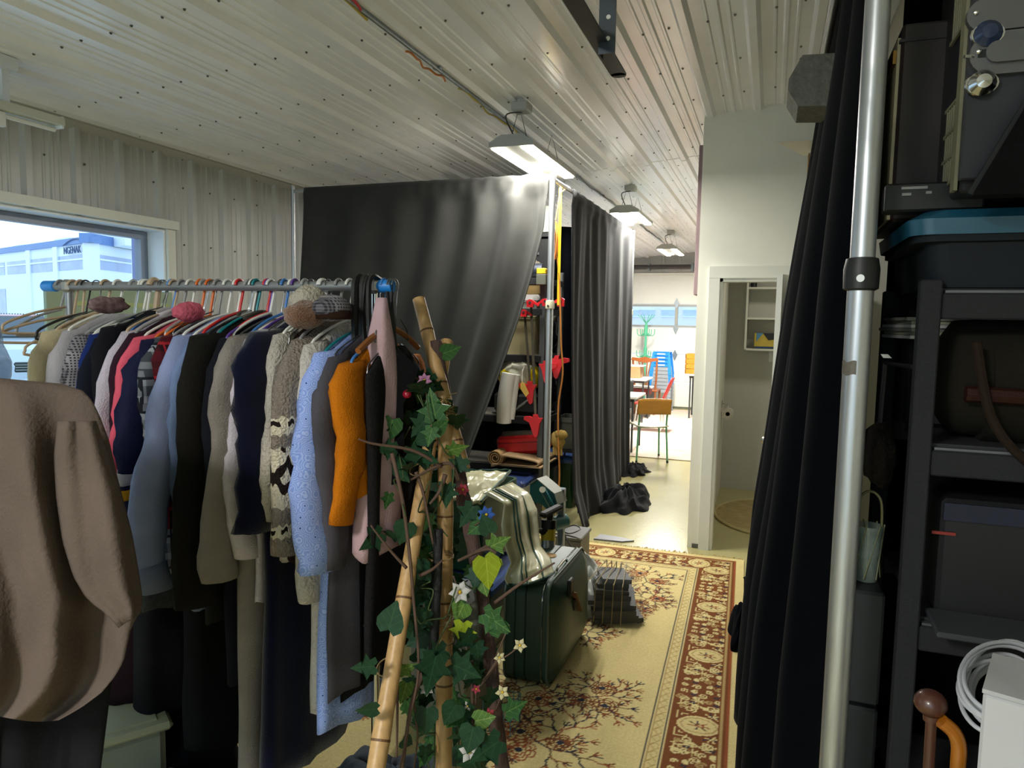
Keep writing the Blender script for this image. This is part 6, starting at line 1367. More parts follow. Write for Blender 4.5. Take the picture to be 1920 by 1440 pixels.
# ivy
iv = thing('ivy_garland', 'artificial ivy with variegated lobed leaves wound through the bamboo tripod', 'ivy', (-.85, 1.9, .9))
def leaf_mb(kind):
    L5 = [(0, -.35), (.22, -.55), (.52, -.42), (.40, -.12), (.78, .10), (.42, .22), (.30, .42), (0, 1.0)]
    H = [(0, -.30), (.30, -.48), (.58, -.25), (.62, .08), (.45, .42), (.22, .72), (.10, .90), (0, 1.02)]
    P = (L5, H)[kind]; mb = MB()
    mid = [(0, -.33, 0), (0, -.05, .0), (0, .3, .02), (0, .65, .0), (0, 1.0, -.10)]
    for sg in (-1, 1):
        pts = [(sg * x, y, .12 * abs(x) - .16 * x * x - .08 * max(0, y) ** 2 + (.05 if i % 2 else 0)) for i, (x, y) in enumerate(P)]
        vv = pts + [(0, .0, 0), (0, .4, .01)]
        o = len(mb.v); n = len(pts)
        ff = []
        for i in range(n - 1): ff.append((i, i + 1, n if i < 4 else n + 1))
        ff.append((4, n, n + 1)); mb.add(vv, [f if sg > 0 else f[::-1] for f in ff])
    return mb
def leaf_mat(name, c, vein, edge):
    def fn(N, L, co, xyz, mix, mt):
        n1 = N.new('ShaderNodeTexNoise'); n1.inputs['Scale'].default_value = 3; L.new(co, n1.inputs['Vector'])
        ax = mt('ABSOLUTE', xyz[0]); v = mt('LESS_THAN', ax, .02); v2 = mt('LESS_THAN', mt('ABSOLUTE', mt('SUBTRACT', mt('FRACT', mt('MULTIPLY', mt('SUBTRACT', xyz[1], ax), 2.6)), .5)), .035)
        return mix(mt('MINIMUM', mt('ADD', v, v2), 1.0), mix(n1.outputs['Fac'], c, edge), vein)
    return pat(name, fn, rough=.42)
LM = [leaf_mat('ivy_dark', '16301f', '2c4a2e', '22442f'), leaf_mat('ivy_mid', '274a28', '56743e', '355c30'), leaf_mat('ivy_light', '3f602c', '7f9450', '5a7a38'), leaf_mat('ivy_lime', '7f901e', '9fae3a', '95a528'), leaf_mat('ivy_teal', '16301f', '26482f', '1f4029')]
LMESH = {}
for k in (0, 1):
    for i, m_ in enumerate(LM): LMESH[k, i] = leaf_mb(k).mesh('leaf', m_, 'all')
ctr = iv.location.copy()
def leaf(px, py, d, size, kind, mi, roll, pitch=.3, yaw=0):
    p = at(px, py, d); o = bpy.data.objects.new('leaf', LMESH[kind, mi]); COL.objects.link(o); o.parent = iv; o.location = p - ctr; o.scale = (size * .88,) * 3
    back = -ray(px, py).normalized(); rgt = Vector((0, 0, 1)).cross(back).normalized(); upv = back.cross(rgt)
    B_ = Matrix((rgt, upv, back)).transposed() @ Euler((pitch, yaw, 0)).to_matrix() @ Matrix.Rotation(roll, 3, 'Z'); o.rotation_euler = B_.to_euler(); return o
R_ = random.Random(21)
for (px, py, d, s, k, mi, ro, pi_) in ((814, 770, 1.96, .075, 0, 1, .15, .2), (838, 660, 2.06, .05, 1, 1, -1.2, .3), (733, 797, 1.98, .062, 1, 1, 2.9, .2), (790, 795, 1.97, .055, 0, 0, 2.5, .2), (808, 812, 1.93, .045, 0, 1, 2.9, .1), (822, 803, 1.94, .04, 1, 1, -.9, .2),
      (730, 842, 1.95, .05, 0, 0, 1.6, .3), (775, 850, 1.96, .055, 0, 0, -1.5, .4), (852, 842, 1.98, .05, 0, 2, -1.3, .7), (862, 870, 2.0, .055, 0, 0, 2.6, .2), (838, 920, 2.0, .06, 0, 0, 3.0, .2), (760, 990, 1.94, .06, 1, 0, 2.8, .4), (880, 960, 2.0, .06, 0, 0, 2.6, .1), (898, 985, 2.0, .05, 1, 1, 2.2, .2),
      (912, 1060, 1.97, .075, 1, 3, 3.3, .1), (925, 1052, 1.99, .05, 1, 3, 2.4, .2), (905, 1090, 1.99, .05, 1, 2, 3.4, .2), (732, 1168, 1.72, .065, 1, 0, -.4, .3), (812, 1250, 1.85, .085, 0, 4, 2.95, .15), (822, 1225, 1.88, .06, 0, 4, 2.0, .2), (790, 1160, 1.93, .06, 0, 4, 2.8, .2), (862, 1252, 1.9, .075, 0, 0, -2.0, .2),
      (922, 1160, 1.9, .07, 0, 1, -2.2, .3), (936, 1178, 1.9, .055, 1, 1, .4, .5), (690, 1250, 1.74, .05, 0, 0, 1.6, .4), (755, 1255, 1.86, .055, 0, 2, -1.2, .9), (760, 1290, 1.88, .05, 1, 2, 3.0, .4), (850, 1330, 1.9, .06, 1, 4, 2.6, .5), (900, 1350, 1.88, .05, 1, 2, -1.4, .3), (960, 1330, 1.9, .055, 0, 1, -1.1, .2),
      (885, 1375, 1.85, .065, 1, 0, 2.8, .4), (920, 1400, 1.86, .08, 0, 0, 2.2, .3), (800, 1340, 1.9, .06, 1, 4, 3.1, .3), (698, 1330, 1.7, .045, 1, 0, 1.6, .8), (930, 1020, 1.98, .055, 0, 2, -1.1, .4), (915, 990, 1.97, .05, 1, 0, .4, .3), (868, 1180, 1.95, .06, 0, 3, 3.0, .4), (866, 1140, 1.96, .055, 1, 2, 2.6, .4)):
    leaf(px, py, d, s, k, mi, ro, pi_, R_.uniform(-.4, .4))
band_ = [(800, 740, 40), (790, 800, 62), (775, 850, 60), (800, 900, 55), (790, 960, 55), (800, 1020, 50), (850, 1040, 55), (800, 1090, 45), (860, 1100, 45), (790, 1150, 40), (860, 1170, 45), (800, 1220, 50), (870, 1250, 50), (790, 1300, 40), (860, 1330, 50), (800, 1380, 50), (880, 1400, 50), (720, 840, 30), (740, 1000, 36), (750, 1130, 30)]
for i in range(245):
    b_ = R_.choice(band_); lx_, ly_ = b_[0] + R_.gauss(0, .5) * b_[2], b_[1] + R_.uniform(-35, 35)
    hid = 806 < lx_ < 862 and ly_ > 800 or abs(lx_ - (788 - (ly_ - 880) * .162)) < 24 and ly_ > 880
    leaf(lx_, ly_, R_.uniform(2.17, 2.26) if hid else R_.uniform(1.93, 2.2), R_.uniform(.036, .066), R_.choice((0, 0, 1)), R_.choice((0, 0, 0, 4, 4, 1)), R_.uniform(1.8, 4.4), R_.uniform(0, 1.1), R_.uniform(-.8, .8))
for i in range(26):
    b_ = R_.choice(band_); q0_ = at(b_[0] + R_.uniform(-30, 30), b_[1], R_.uniform(1.9, 2.1)); q_ = [q0_]
    for k in range(4): q_.append(q_[-1] + Vector((R_.uniform(-.05, .05), R_.uniform(-.04, .04), R_.uniform(-.09, .01))))
    obj('stem', MB().tube(smooth_path(q_, 5), .0022, 5), mat('stem_green', '3a4a24', .6), iv, smooth='all')
def flower_(px, py, d, s, col, label, stem_to=None, n=5):
    p = at(px, py, d); t = thing('silk_flower', label, 'flower', p); back = -ray(px, py).normalized(); rgt = Vector((0, 0, 1)).cross(back).normalized(); upv = back.cross(rgt)
    for k in range(n):
        a = 2 * PI * k / n + px; d1 = rgt * math.cos(a) + upv * math.sin(a); d2 = -rgt * math.sin(a) + upv * math.cos(a)
        pet = MB().add([p, p + d1 * s * .5 + d2 * s * .32 + back * s * .25, p + d1 * s + back * s * .2, p + d1 * s * .5 - d2 * s * .32 + back * s * .25, p + d1 * s * .55 + back * s * .1], [(0, 1, 4), (1, 2, 4), (2, 3, 4), (3, 0, 4)])
        obj('petal', pet, col, t, smooth='all', solid=.001)
    obj('centre', MB().ball(p + back * s * .15, s * .17, 8, 6), M_yellow, t, smooth=True)
    if stem_to: obj('stem', MB().tube(smooth_path([p, p.lerp(at(*stem_to), .5) + Vector((0, 0, -.004)), at(*stem_to)], 5), .0022, 5), M_twig, t, smooth='all')
    return t
M_cr = C('cream_petal', 'c9bf96', bump=0); M_pk = C('pink_petal', 'b07c9c', bump=0); M_wh = C('white_petal', 'bdbbb8', bump=0); M_bl = C('blue_petal', '35569a', bump=0); M_rd = C('red_petal', 'a0404c', bump=0)
flower_(975, 1210, 1.92, .020, M_cr, 'cream blossom on a twig in front of the suitcase side', (935, 1238, 1.93)); flower_(937, 1233, 1.93, .017, M_cr, 'cream blossom half behind the driftwood pole', (905, 1275, 1.95)); flower_(942, 1298, 1.9, .020, M_cr, 'cream blossom beside the lower driftwood pole', (925, 1340, 1.95))
flower_(796, 713, 2.02, .022, M_pk, 'pink blossom sprig on the bamboo below its split', (800, 740, 2.05), 7); flower_(862, 1110, 1.96, .032, M_wh, 'white silk flower right of the straight bamboo pole', (850, 1080, 2.0), 6); flower_(800, 1290, 1.92, .022, M_wh, 'greyish white blossoms low behind the straight bamboo', (790, 1250, 1.95), 7); flower_(912, 965, 1.98, .026, M_bl, 'blue silk flower in front of the green bin', (890, 985, 2.0), 7)
flower_(868, 918, 2.05, .02, M_rd, 'red and pink blossom against the white garment bag', (862, 945, 2.08), 6); flower_(893, 1292, 1.96, .014, M_rd, 'small pink bud beside the lower twig', (892, 1320, 1.97), 5); flower_(918, 1338, 1.93, .016, M_rd, 'pinkish dried blossom near the driftwood foot', (905, 1330, 1.95), 5); flower_(877, 1324, 1.95, .014, M_wh, 'small white bud beside the bamboo at leg height', (880, 1345, 1.97), 4); flower_(880, 1410, 1.9, .03, M_wh, 'white flower low between bamboo and driftwood', (872, 1380, 1.95), 5)
br = thing('red_berry', 'shiny red berry dangling from the twig by the black bag', 'berry', at(763, 739, 2.0)); obj('berry', MB().ball(at(763, 739, 2.0), .0125, 18, 12), mat('berry_red', '9a0f2c', .2, coat=.5), br, smooth=True); obj('stalk', MB().tube(smooth_path([at(763, 732, 2.0), at(764, 715, 2.01), at(770, 706, 2.03), at(785, 712, 2.05)], 5), .0015, 5), M_twig, br, smooth=True)
bt_ = thing('glass_bottle', 'cone of cloudy plastic with moss hanging among the ivy', 'cone', at(882, 1180, 2.0)); c_t, c_b = at(886, 1090, 2.02), at(882, 1210, 2.02); obj('cone', MB().cyl(c_b, c_t, .038, 18, .006), mat('cloudy_vinyl', '8c8c84', .2, alpha=.55, var=.15), bt_, smooth=True); obj('filling', MB().ball(c_b + Vector((0, 0, .008)), (.034, .034, .02), 14, 8, .3), MATS['dry_moss'], bt_, smooth='all')
# pale board and wire basket behind the tripod
pbd = obj('white_crate', MB().box((-1.20, 2.62, .20), (.24, .30, .37), bev=.01), mat('white_crate_plastic', '8f8c80', .5, var=.05)); tag(pbd, 'pale plastic crate on the rug behind the bamboo legs', 'crate')
cbk = thing('black_box', 'black box lying on the pale crate behind the driftwood', 'box', (-1.19, 2.66, .395)); obj('body', MB().box((-1.19, 2.66, .465), (.2, .26, .13), bev=.01), M_black, cbk); obj('lid', MB().box((-1.19, 2.66, .536), (.21, .27, .012)), M_steel, cbk)
wk = thing('wire_basket', 'small green wire basket on the rug behind the driftwood leg', 'basket', (-.97, 2.62, .01)); w0 = Vector((-.97, 2.62, .015))
for i in range(5): obj('wire', MB().tube([w0 + Vector((-.06, -.06, .03 * i)), w0 + Vector((.06, -.06, .03 * i)), w0 + Vector((.06, .06, .03 * i)), w0 + Vector((-.06, .06, .03 * i))], .0018, 5, closed=True), M_teal, wk)
for i in range(5):
    for sy in (-.06, .06): obj('wire', MB().tube([w0 + Vector((-.06 + .03 * i, sy, 0)), w0 + Vector((-.06 + .03 * i, sy, .12))], .0018, 5), M_teal, wk)
# ------------------------------------------------------------------ black shelving at the right edge
SX0, SX1, SY0, SY1 = .285, 1.40, 1.58, 2.06
sh = thing('shelving_unit', 'black textured metal shelving unit at the right edge, behind the thick pole', 'shelf', ((SX0 + SX1) / 2, (SY0 + SY1) / 2, 0))
for xx in (SX0, SX1):
    for yy in (SY0, SY1): obj('upright', MB().box((xx, yy, .885), (.037, .037, 1.77), bev=.003), M_blackm, sh)
SLV = [.16, .60, 1.085, 1.44, 1.745]
for z in SLV:
    obj('front_beam', MB().box(((SX0 + SX1) / 2 + .0, SY0, z - .025), (SX1 - SX0 - .04, .03, .05), bev=.003), M_blackm, sh); obj('rear_beam', MB().box(((SX0 + SX1) / 2, SY1, z - .025), (SX1 - SX0 - .04, .03, .05), bev=.003), M_blackm, sh)
    obj('shelf_board', MB().box(((SX0 + SX1) / 2, (SY0 + SY1) / 2, z + .004), (SX1 - SX0 - .045, SY1 - SY0 - .03, .012)), mat('dark_shelf_board', '26272a', .6, var=.1), sh); obj('shelf_edge', MB().box(((SX0 + SX1) / 2, SY0 + .0, z + .002), (SX1 - SX0 - .05, .012, .006)), mat('edge_silver', '6c6e74', .35, metal=.6), sh)
M_dt = mat('smoky_tote', '12171c', .7, spec=.2, var=.08)
bin_('lidded_tote', 'smoky grey tote with a teal blue lid on top of the black shelving', 'tote', (.76, 1.80, SLV[4] + .011), (.98, .44, .125), M_dt, True, mat('teal_blue_lid', '174a60', .35, var=.05), taper=.03)
zt_ = SLV[4] + .159
bt2 = thing('wooden_case', 'dark wooden case with lit side coloured beige and brass corner on the top tote', 'case', (.36, 1.9, zt_))
pA, pB_ = onY(1674, 345, 1.74), onY(1690, 48, 1.74); wx0 = (pA.x + pB_.x) / 2
obj('body', MB().box((wx0 + .06, 1.90, (zt_ + pB_.z) / 2), (.12, .34, pB_.z - zt_), bev=.006), mat('dark_walnut', '1c1210', .5, var=.2), bt2)
obj('side_panel', MB().box((wx0 - .003, 1.90, (zt_ + pB_.z) / 2 - .01), (.006, .32, pB_.z - zt_ - .03)), mat('beige_lit_side', '8a8266', .6, var=.08), bt2)  # light on the left face is put into this beige
obj('brass_trim', MB().bar((wx0 - .008, 1.75, pB_.z - .06), (wx0 - .008, 2.0, pB_.z - .065), .008, .028), mat('brass', '8c6c34', .35, metal=.9), bt2); obj('lid_edge', MB().box((wx0 + .06, 1.90, pB_.z - .035), (.128, .345, .006)), M_black, bt2)
obj('label_plate', MB().box((.335, 1.722, zt_ + .025), (.055, .006, .028)), M_black, bt2)
# grey electrical cabinet
ec = thing('metal_cabinet', 'grey metal equipment cabinet with vents and chrome oval plates at the upper right corner', 'cabinet', (.62, 1.60, zt_))
eA, eB = onY(1800, 330, 1.50), onY(1818, 0, 1.50); ex0 = eA.x
M_ecg = mat('slate_enamel', '2a2c32', .45, metal=.1, var=.08)
ztop_ = 2.56
obj('front_panel', MB().box((ex0 + .26, 1.51, (zt_ + ztop_) / 2 + .02), (.52, .02, ztop_ - zt_ - .04), bev=.003), M_ecg, ec); obj('body', MB().box((ex0 + .26, 1.66, (zt_ + ztop_) / 2 + .01), (.51, .28, ztop_ - zt_ - .02), bev=.004), mat('dark_case', '141416', .5), ec)
obj('side_frame', MB().box((ex0 - .002, 1.535, (zt_ + ztop_) / 2), (.006, .03, ztop_ - zt_ - .05)), mat('aged_cream_metal', '77735c', .5, var=.1), ec)
for z0, z1 in ((zt_ + .05, zt_ + .2), (zt_ + .33, ztop_ - .05)):
    for i in range(6): obj('vent_bar', MB().box((ex0 + .002, 1.56 + .017 * i, (z0 + z1) / 2), (.005, .005, z1 - z0)), MATS['aged_cream_metal'], ec)
    for q in range(4): zz = lerp(z0, z1, q / 3); obj('vent_rail', MB().box((ex0 + .001, 1.605, zz), (.005, .11, .006)), MATS['aged_cream_metal'], ec)
def oval_plate(px, py, w, h, inner):
    c = onY(px, py, 1.498)
    def stad(w_, h_, y0, y1):
        r = h_ / 2; P = [(c.x + (w_ / 2 - r) + r * math.cos(a), c.z + r * math.sin(a)) for a in [-PI / 2 + PI * i / 10 for i in range(11)]] + [(c.x - (w_ / 2 - r) + r * math.cos(a), c.z + r * math.sin(a)) for a in [PI / 2 + PI * i / 10 for i in range(11)]]
        return MB().prism(P, y0, y1, 1)
    o = obj('oval_plate', stad(w, h, 1.486, 1.50), mat('dull_nickel', '6a6a6c', .4, metal=.7, var=.08), ec)
    if inner: obj('recess', stad(w * .72, h * .5, 1.478, 1.487), MATS['dull_nickel'], ec)
    for sx in (-1,): obj('screw', MB().ball((c.x + sx * w * .42, 1.485, c.z + .004), .005, 8, 6), M_chrome, ec, smooth=True)
oval_plate(1910, 25, .16, .055, False); oval_plate(1918, 98, .165, .072, True)
for px, py, m_ in ((1851, 65, mat('blue_gem', '26324c', .15)), (1840, 158, M_chrome)):
    c = onY(px, py, 1.49); obj('latch', MB().lathe([(.0, .0), (.020, .0), (.022, .008), (.012, .02), (.0, .022)], c, 16, Matrix(((1, 0, 0), (0, 0, -1), (0, 1, 0)))), m_, ec, smooth=True); obj('latch_ring', MB().tube([(c.x + .024 * math.cos(a), 1.487, c.z + .018 * math.sin(a)) for a in [2 * PI * k / 18 for k in range(18)]], .003, 6, closed=True), M_chrome, ec, smooth=True)
c = onY(1832, 106, 1.49); obj('toggle', MB().bar((c.x, 1.492, c.z), (c.x - .022, 1.478, c.z - .002), .005, .005), M_chrome, ec); obj('toggle_base', MB().box((c.x + .008, 1.492, c.z + .003), (.02, .014, .018), bev=.003), M_black, ec)
pd_ = MB().prism([(onY(1820, 320, 1.47).x, zt_ + .002), (onY(1950, 150, 1.47).x, onY(1950, 150, 1.47).z), (1.0, 2.2), (1.0, zt_ + .002)], 1.44, 1.482, 1)
pp_ = thing('padded_cover', 'black padded cover leaning against the grey cabinet', 'cover', (.7, 1.46, zt_)); obj('pad', pd_, C('black_padding', '0a0a0c'), pp_); obj('hem', MB().bar((onY(1820, 320, 1.47).x, 1.46, zt_ + .006), (onY(1950, 150, 1.47).x, 1.46, onY(1950, 150, 1.47).z), .012, .012), M_black, pp_)
cr_ = thing('black_remote', 'black box with silver slots at the front of the top tote', 'box', (.38, 1.62, zt_)); zq = onY(1730, 350, 1.60); obj('body', MB().box((zq.x + .02, 1.62, zt_ + .028), (.17, .05, .055), bev=.004), M_black, cr_)
for dx, dz, w_ in ((-.015, .045, .045), (-.028, .033, .016), (.01, .035, .01)): obj('slot', MB().box((zq.x + dx, 1.594, zt_ + dz), (w_, .004, .005)), mat('slot_silver', '7c7c7c', .4), cr_)
# second shelf: papers, duffel; third: cases
pz = SLV[3] + .011
bc_ = thing('black_case', 'plain black case on the second shelf behind the upright', 'case', (.42, 1.93, pz)); obj('body', MB().box((.42, 1.94, pz + .10), (.24, .20, .20), bev=.01), M_black, bc_); obj('clasp', MB().box((.36, 1.836, pz + .15), (.03, .008, .02)), M_steel, bc_)
pp = thing('paper_stack', 'stack of white papers and magazines behind the thick pole', 'papers', (.4, 1.86, pz + .2))
for i in range(6): obj('sheet', MB().box((.40 + .006 * math.sin(i * 2), 1.88 + .006 * math.cos(i * 3), pz + .206 + .008 * i), (.26, .20, .007), .15 + .05 * math.sin(i)), mat(('paper_white', 'paper_cream', 'paper_grey')[i % 3], ('b8b8b4', 'a09c84', '7c7c74')[i % 3], .8), pp)
df = thing('duffel_bag', 'olive canvas duffel bag with a brown leather band on the second shelf', 'bag', (.78, 1.74, pz)); dm = C('olive_canvas', '1a1812'); Mr = Matrix(((0, 0, 1), (0, 1, 0), (-1, 0, 0)))
obj('body', MB().lathe([(0, -.42), (.08, -.415), (.118, -.39), (.125, -.3), (.127, .0), (.125, .42), (0, .44)], (.75, 1.73, pz + .125), 28, Mr), dm, df, smooth=60)
obj('leather_band', MB().lathe([(.1285, -.34), (.130, -.33), (.130, .42), (.1285, .43)], (.75, 1.73, pz + .115), 28, Mr), dm, df, smooth=60)
obj('band', MB().tube([(.36 + .9 * t, 1.60 - .006, pz + .10 - .006 * math.sin(3 * t)) for t in [i / 10 for i in range(11)]], [.016] * 11, 8), C('brown_leather_band', '2c1610', rough=.6), df, smooth=True)
obj('strap', MB().tube(smooth_path([(.37, 1.585, pz + .2), (.40, 1.57, pz + .06), (.46, 1.562, pz - .02), (.54, 1.56, pz - .065), (.7, 1.555, pz - .085), (1.1, 1.55, pz - .11)], 5), .009, 8), C('strap_brown', '241a14'), df, smooth=True)
bz_ = SLV[2] + .011
bb1 = thing('black_crate', 'large black box with a small red marking on the third shelf', 'box', (.75, 1.80, bz_)); obj('body', MB().box((.83, 1.82, bz_ + .12), (.98, .40, .24), bev=.008), mat('matte_black_box', '0c0c10', .6), bb1); obj('blue_band', MB().box((.83, 1.617, bz_ + .215), (.975, .006, .035)), mat('deep_navy', '0a0e28', .6), bb1); obj('red_marking', MB().box((.345, 1.616, bz_ + .17), (.042, .004, .006)), mat('faded_red', '7c2018', .6), bb1)
lid_ = thing('grey_board', 'slate grey board lying at the front of the third shelf', 'board', (.45, 1.55, bz_)); 
obj('board', MB().box((.60, 1.545, SLV[2] + .018), (.56, .13, .012), Matrix.Rotation(-.02, 3, 'Z'), bev=.003), mat('slate_board', '34363c', .5, var=.08), lid_)
# left end, between the pole and the upright
bk = thing('glass_basket', 'cut glass basket with wire handle seen between the pole and the upright', 'basket', (.245, 1.86, 1.33))
bkp_ = onY(1655, 950, 1.85); bx_ = bkp_.x
wstand = thing('side_crate', 'dark crate stack standing behind the thick pole', 'crate', (.2, 1.86, 0)); M_dk = mat('dusky_plastic', '23262b', .5, var=.15)
for i, (z0, z1) in enumerate(((0, .42), (.424, .82), (.824, 1.09))): obj('crate', MB().box((.232, 1.87, (z0 + z1) / 2), (.066, .30, z1 - z0 - .004), bev=.006), M_dk, wstand)
obj('bowl', MB().lathe([(.012, 0), (.024, .0), (.031, .07), (.033, .13), (.030, .13), (.026, .07), (.0, .01)], (.232, 1.80, 1.091), 18), mat('cut_glass', '8fa096', .1, alpha=.45, var=.3, vscale=50, spec=.8), bk, smooth=20)
for i in range(7): a = i * .9; obj('wire', MB().tube([(.232 + .031 * math.cos(a), 1.80 + .031 * math.sin(a), 1.10), (.232 + .034 * math.cos(a + .9), 1.80 + .034 * math.sin(a + .9), 1.225)], .0018, 5), mat('olive_wire', '6c6a44', .5), bk)
obj('handle', MB().tube(smooth_path([(.205, 1.80, 1.22), (.21, 1.80, 1.28), (.232, 1.80, 1.30), (.255, 1.80, 1.28), (.26, 1.80, 1.22)], 5), .003, 6), MATS['olive_wire'], bk, smooth=True)
gbl = obj('green_ball', MB().ball((.228, 1.96, 1.091 + .034), .034, 18, 12), mat('green_rubber', '3f7a34', .4), smooth=True); tag(gbl, 'green ball on the dark crates behind the thick pole', 'ball')
cap_ = lump('shaggy_hat', 'shaggy dark brown hat hanging behind the thick pole', 'hat', (.232, 1.72, 1.40), (.03, .10, .07), C('shaggy_brown', '1c1814', bump=1, bscale=90), .3)
hk = thing('strap_hook', 'black bracket with a white cable tag behind the thick pole', 'bracket', (.25, 1.78, 1.62)); obj('arm', MB().tube([(.268, 1.60, 1.60), (.235, 1.72, 1.60), (.232, 1.72, 1.47)], .005, 6), M_black, hk); obj('tag', MB().prism([(.222, 1.62), (.236, 1.62), (.244, 1.612), (.228, 1.612)], 1.70, 1.704, 1), M_white, hk)
# white carton and cable coil low right
wc = thing('white_carton', 'tall white carton at the lower right below the cable coil', 'carton', (.44, 1.22, 0)); wq = onY(1843, 1300, 1.12); wz = wq.z
wM = Matrix.Rotation(-.33, 3, 'Z'); wx, wy = wM @ Vector((1, 0, 0)), wM @ Vector((0, 1, 0)); wcn = Vector((wq.x, wq.y, 0)) + wx * .14 + wy * .07
obj('body', MB().box(wcn + Vector((0, 0, wz / 2)), (.28, .14, wz), wM, bev=.004), mat('white_card', 'b0b0b4', .6, var=.05), wc); obj('flap', MB().box(wcn + Vector((0, 0, wz + .004)), (.282, .142, .006), wM), mat('white_card2', 'a4a4a8', .6), wc)
cc_ = thing('cable_coil', 'loose coil of white cable hung over the white carton', 'cable', (wq.x + .1, 1.24, wz)); R_ = random.Random(6)
for i in range(9):
    cx_, cy_ = R_.uniform(1868, 1898), R_.uniform(1262, 1312); a0_, rx_, ry_ = R_.uniform(-.5, .3), R_.uniform(66, 92), R_.uniform(58, 92)
    dc = lambda q: 1.17 - .05 * math.sin(q) * 1.0
    obj('loop', MB().tube([at(cx_ + rx_ * math.cos(a) * math.cos(a0_) - ry_ * math.sin(a) * math.sin(a0_), cy_ + rx_ * math.cos(a) * math.sin(a0_) + ry_ * math.sin(a) * math.cos(a0_), 1.12 - .09 * math.sin(a) - .004 * i) for a in [2 * PI * k / 44 for k in range(44)]], .0033, 8, closed=True), mat('white_cable', 'a8aab2', .4, var=.03), cc_, smooth=True)
um = thing('umbrella_bin', 'dark tall bin holding sticks between the shelving and the white carton', 'bin', (.30, 1.33, 0)); obj('bin', MB().lathe([(.07, 0), (.085, .72), (.08, .72), (.066, .01), (0, .01)], (.31, 1.33, 0), 24), M_dk, um, smooth=True)
ck = thing('walking_stick', 'brown walking stick with a round wooden knob', 'cane', (.285, 1.32, .02)); kp = onY(1745, 1318, 1.33); M_cane = mat('cane_wood', '4a2a20', .35, var=.15, coat=.3)
obj('shaft', MB().tube([(.30, 1.33, .02), (kp.x + .003, 1.33, kp.z - .03)], .009, 10), M_cane, ck, smooth=True); obj('knob', MB().ball(kp, (.026, .026, .022), 18, 12), M_cane, ck, smooth=True); obj('ferrule', MB().cyl((kp.x + .003, 1.33, kp.z - .03), (kp.x + .002, 1.33, kp.z - .02), .013, 12), M_cane, ck, smooth=True)
uh = thing('umbrella', 'umbrella with a curved amber wooden handle beside the knobbed stick', 'umbrella', (.33, 1.33, .02)); h0 = onY(1765, 1352, 1.31); h1 = onY(1798, 1400, 1.31); h2 = onY(1796, 1445, 1.31)
obj('handle', MB().tube(smooth_path([h0, h0.lerp(h1, .5) + Vector((.005, 0, .004)), h1, h2, Vector((.335, 1.33, .80))], 6), .012, 12), mat('amber_wood', '9c5c14', .25, var=.15, coat=.5), uh, smooth=True); obj('canopy', MB().tube([(.32, 1.33, .03), (.33, 1.33, .5), (.335, 1.33, .80)], [.008, .03, .012], 10), M_black, uh, smooth=True)
# ------------------------------------------------------------------ behind the nearest curtain: block on a tall stand, white cupboard with a board
hb_ = onY(1480, 150, 2.75); zt2 = onY(1500, 198, 2.75).z
stn = thing('tall_stand', 'dark tall stand hidden behind the nearest curtain that carries the concrete block', 'stand', (.4, 2.8, 0))
for xx in (.44, .66):
    for yy in (2.76, 3.02): obj('post', MB().box((xx, yy, zt2 / 2), (.03, .03, zt2)), M_blackm, stn)
obj('top', MB().box((.55, 2.91, zt2 - .012), (.30, .34, .024)), M_blackm, stn)
cbk_ = thing('concrete_block', 'dusty grey concrete block jutting out high beside the nearest curtain', 'block', (.3, 2.85, zt2)); hw = .145
M_conc = mat('dusty_concrete', '75736c', .95, var=.25, vscale=40, bump=.8, bscale=60)
BKP = [(1505, 103), (1600, 97), (1600, 197), (1496, 199), (1477, 168), (1479, 148)]
obj('block', MB().prism([(onY(x_, y_, 2.75).x, onY(x_, y_, 2.75).z) for x_, y_ in BKP], 2.75, 2.97, 1), M_conc, cbk_)
x0_, y0_ = onY(1477, 150, 2.75).x, 2.75
R_ = random.Random(8)
for i in range(9): obj('pore', MB().ball((lerp(onY(1480, 146, 2.75).x, onY(1503, 105, 2.75).x, (i + .5) / 9) + .004, y0_ + R_.uniform(.02, .2), lerp(onY(1480, 146, 2.75).z, onY(1503, 105, 2.75).z, (i + .5) / 9)), (.008, R_.uniform(.008, .02), .008), 10, 6), mat('pore_dark', '1c1a18', .9), cbk_)
wcb = thing('white_post', 'white square post behind the nearest curtain carrying a loose board', 'post', (.26, 4.8, 0)); bq = onY(1452, 344, 4.55); bq2 = onY(1506, 292, 4.95)
pzt = bq2.z - .02; px_w = onY(1524, 330, 4.75).x
obj('post', MB().box((px_w + .02, 4.78, pzt / 2), (.09, .09, pzt), bev=.004), M_paint, wcb); obj('wrap', MB().box((px_w - .028, 4.75, pzt - .10), (.008, .1, .16)), mat('cardboard_brown', '8c6a3c', .8, var=.2), wcb)
lb = obj('loose_board', MB().add([(bq.x, bq.y, bq2.z), (px_w + .1, bq.y, bq2.z), (px_w + .1, bq2.y, bq2.z), (bq2.x, bq2.y, bq2.z), (bq.x, bq.y, bq2.z + .012), (px_w + .1, bq.y, bq2.z + .012), (px_w + .1, bq2.y, bq2.z + .012), (bq2.x, bq2.y, bq2.z + .012)], [(0, 1, 2, 3), (7, 6, 5, 4), (0, 4, 5, 1), (1, 5, 6, 2), (2, 6, 7, 3), (3, 7, 4, 0)]), M_paint); tag(lb, 'thin white board lying on the white post beside the washroom wall', 'board')
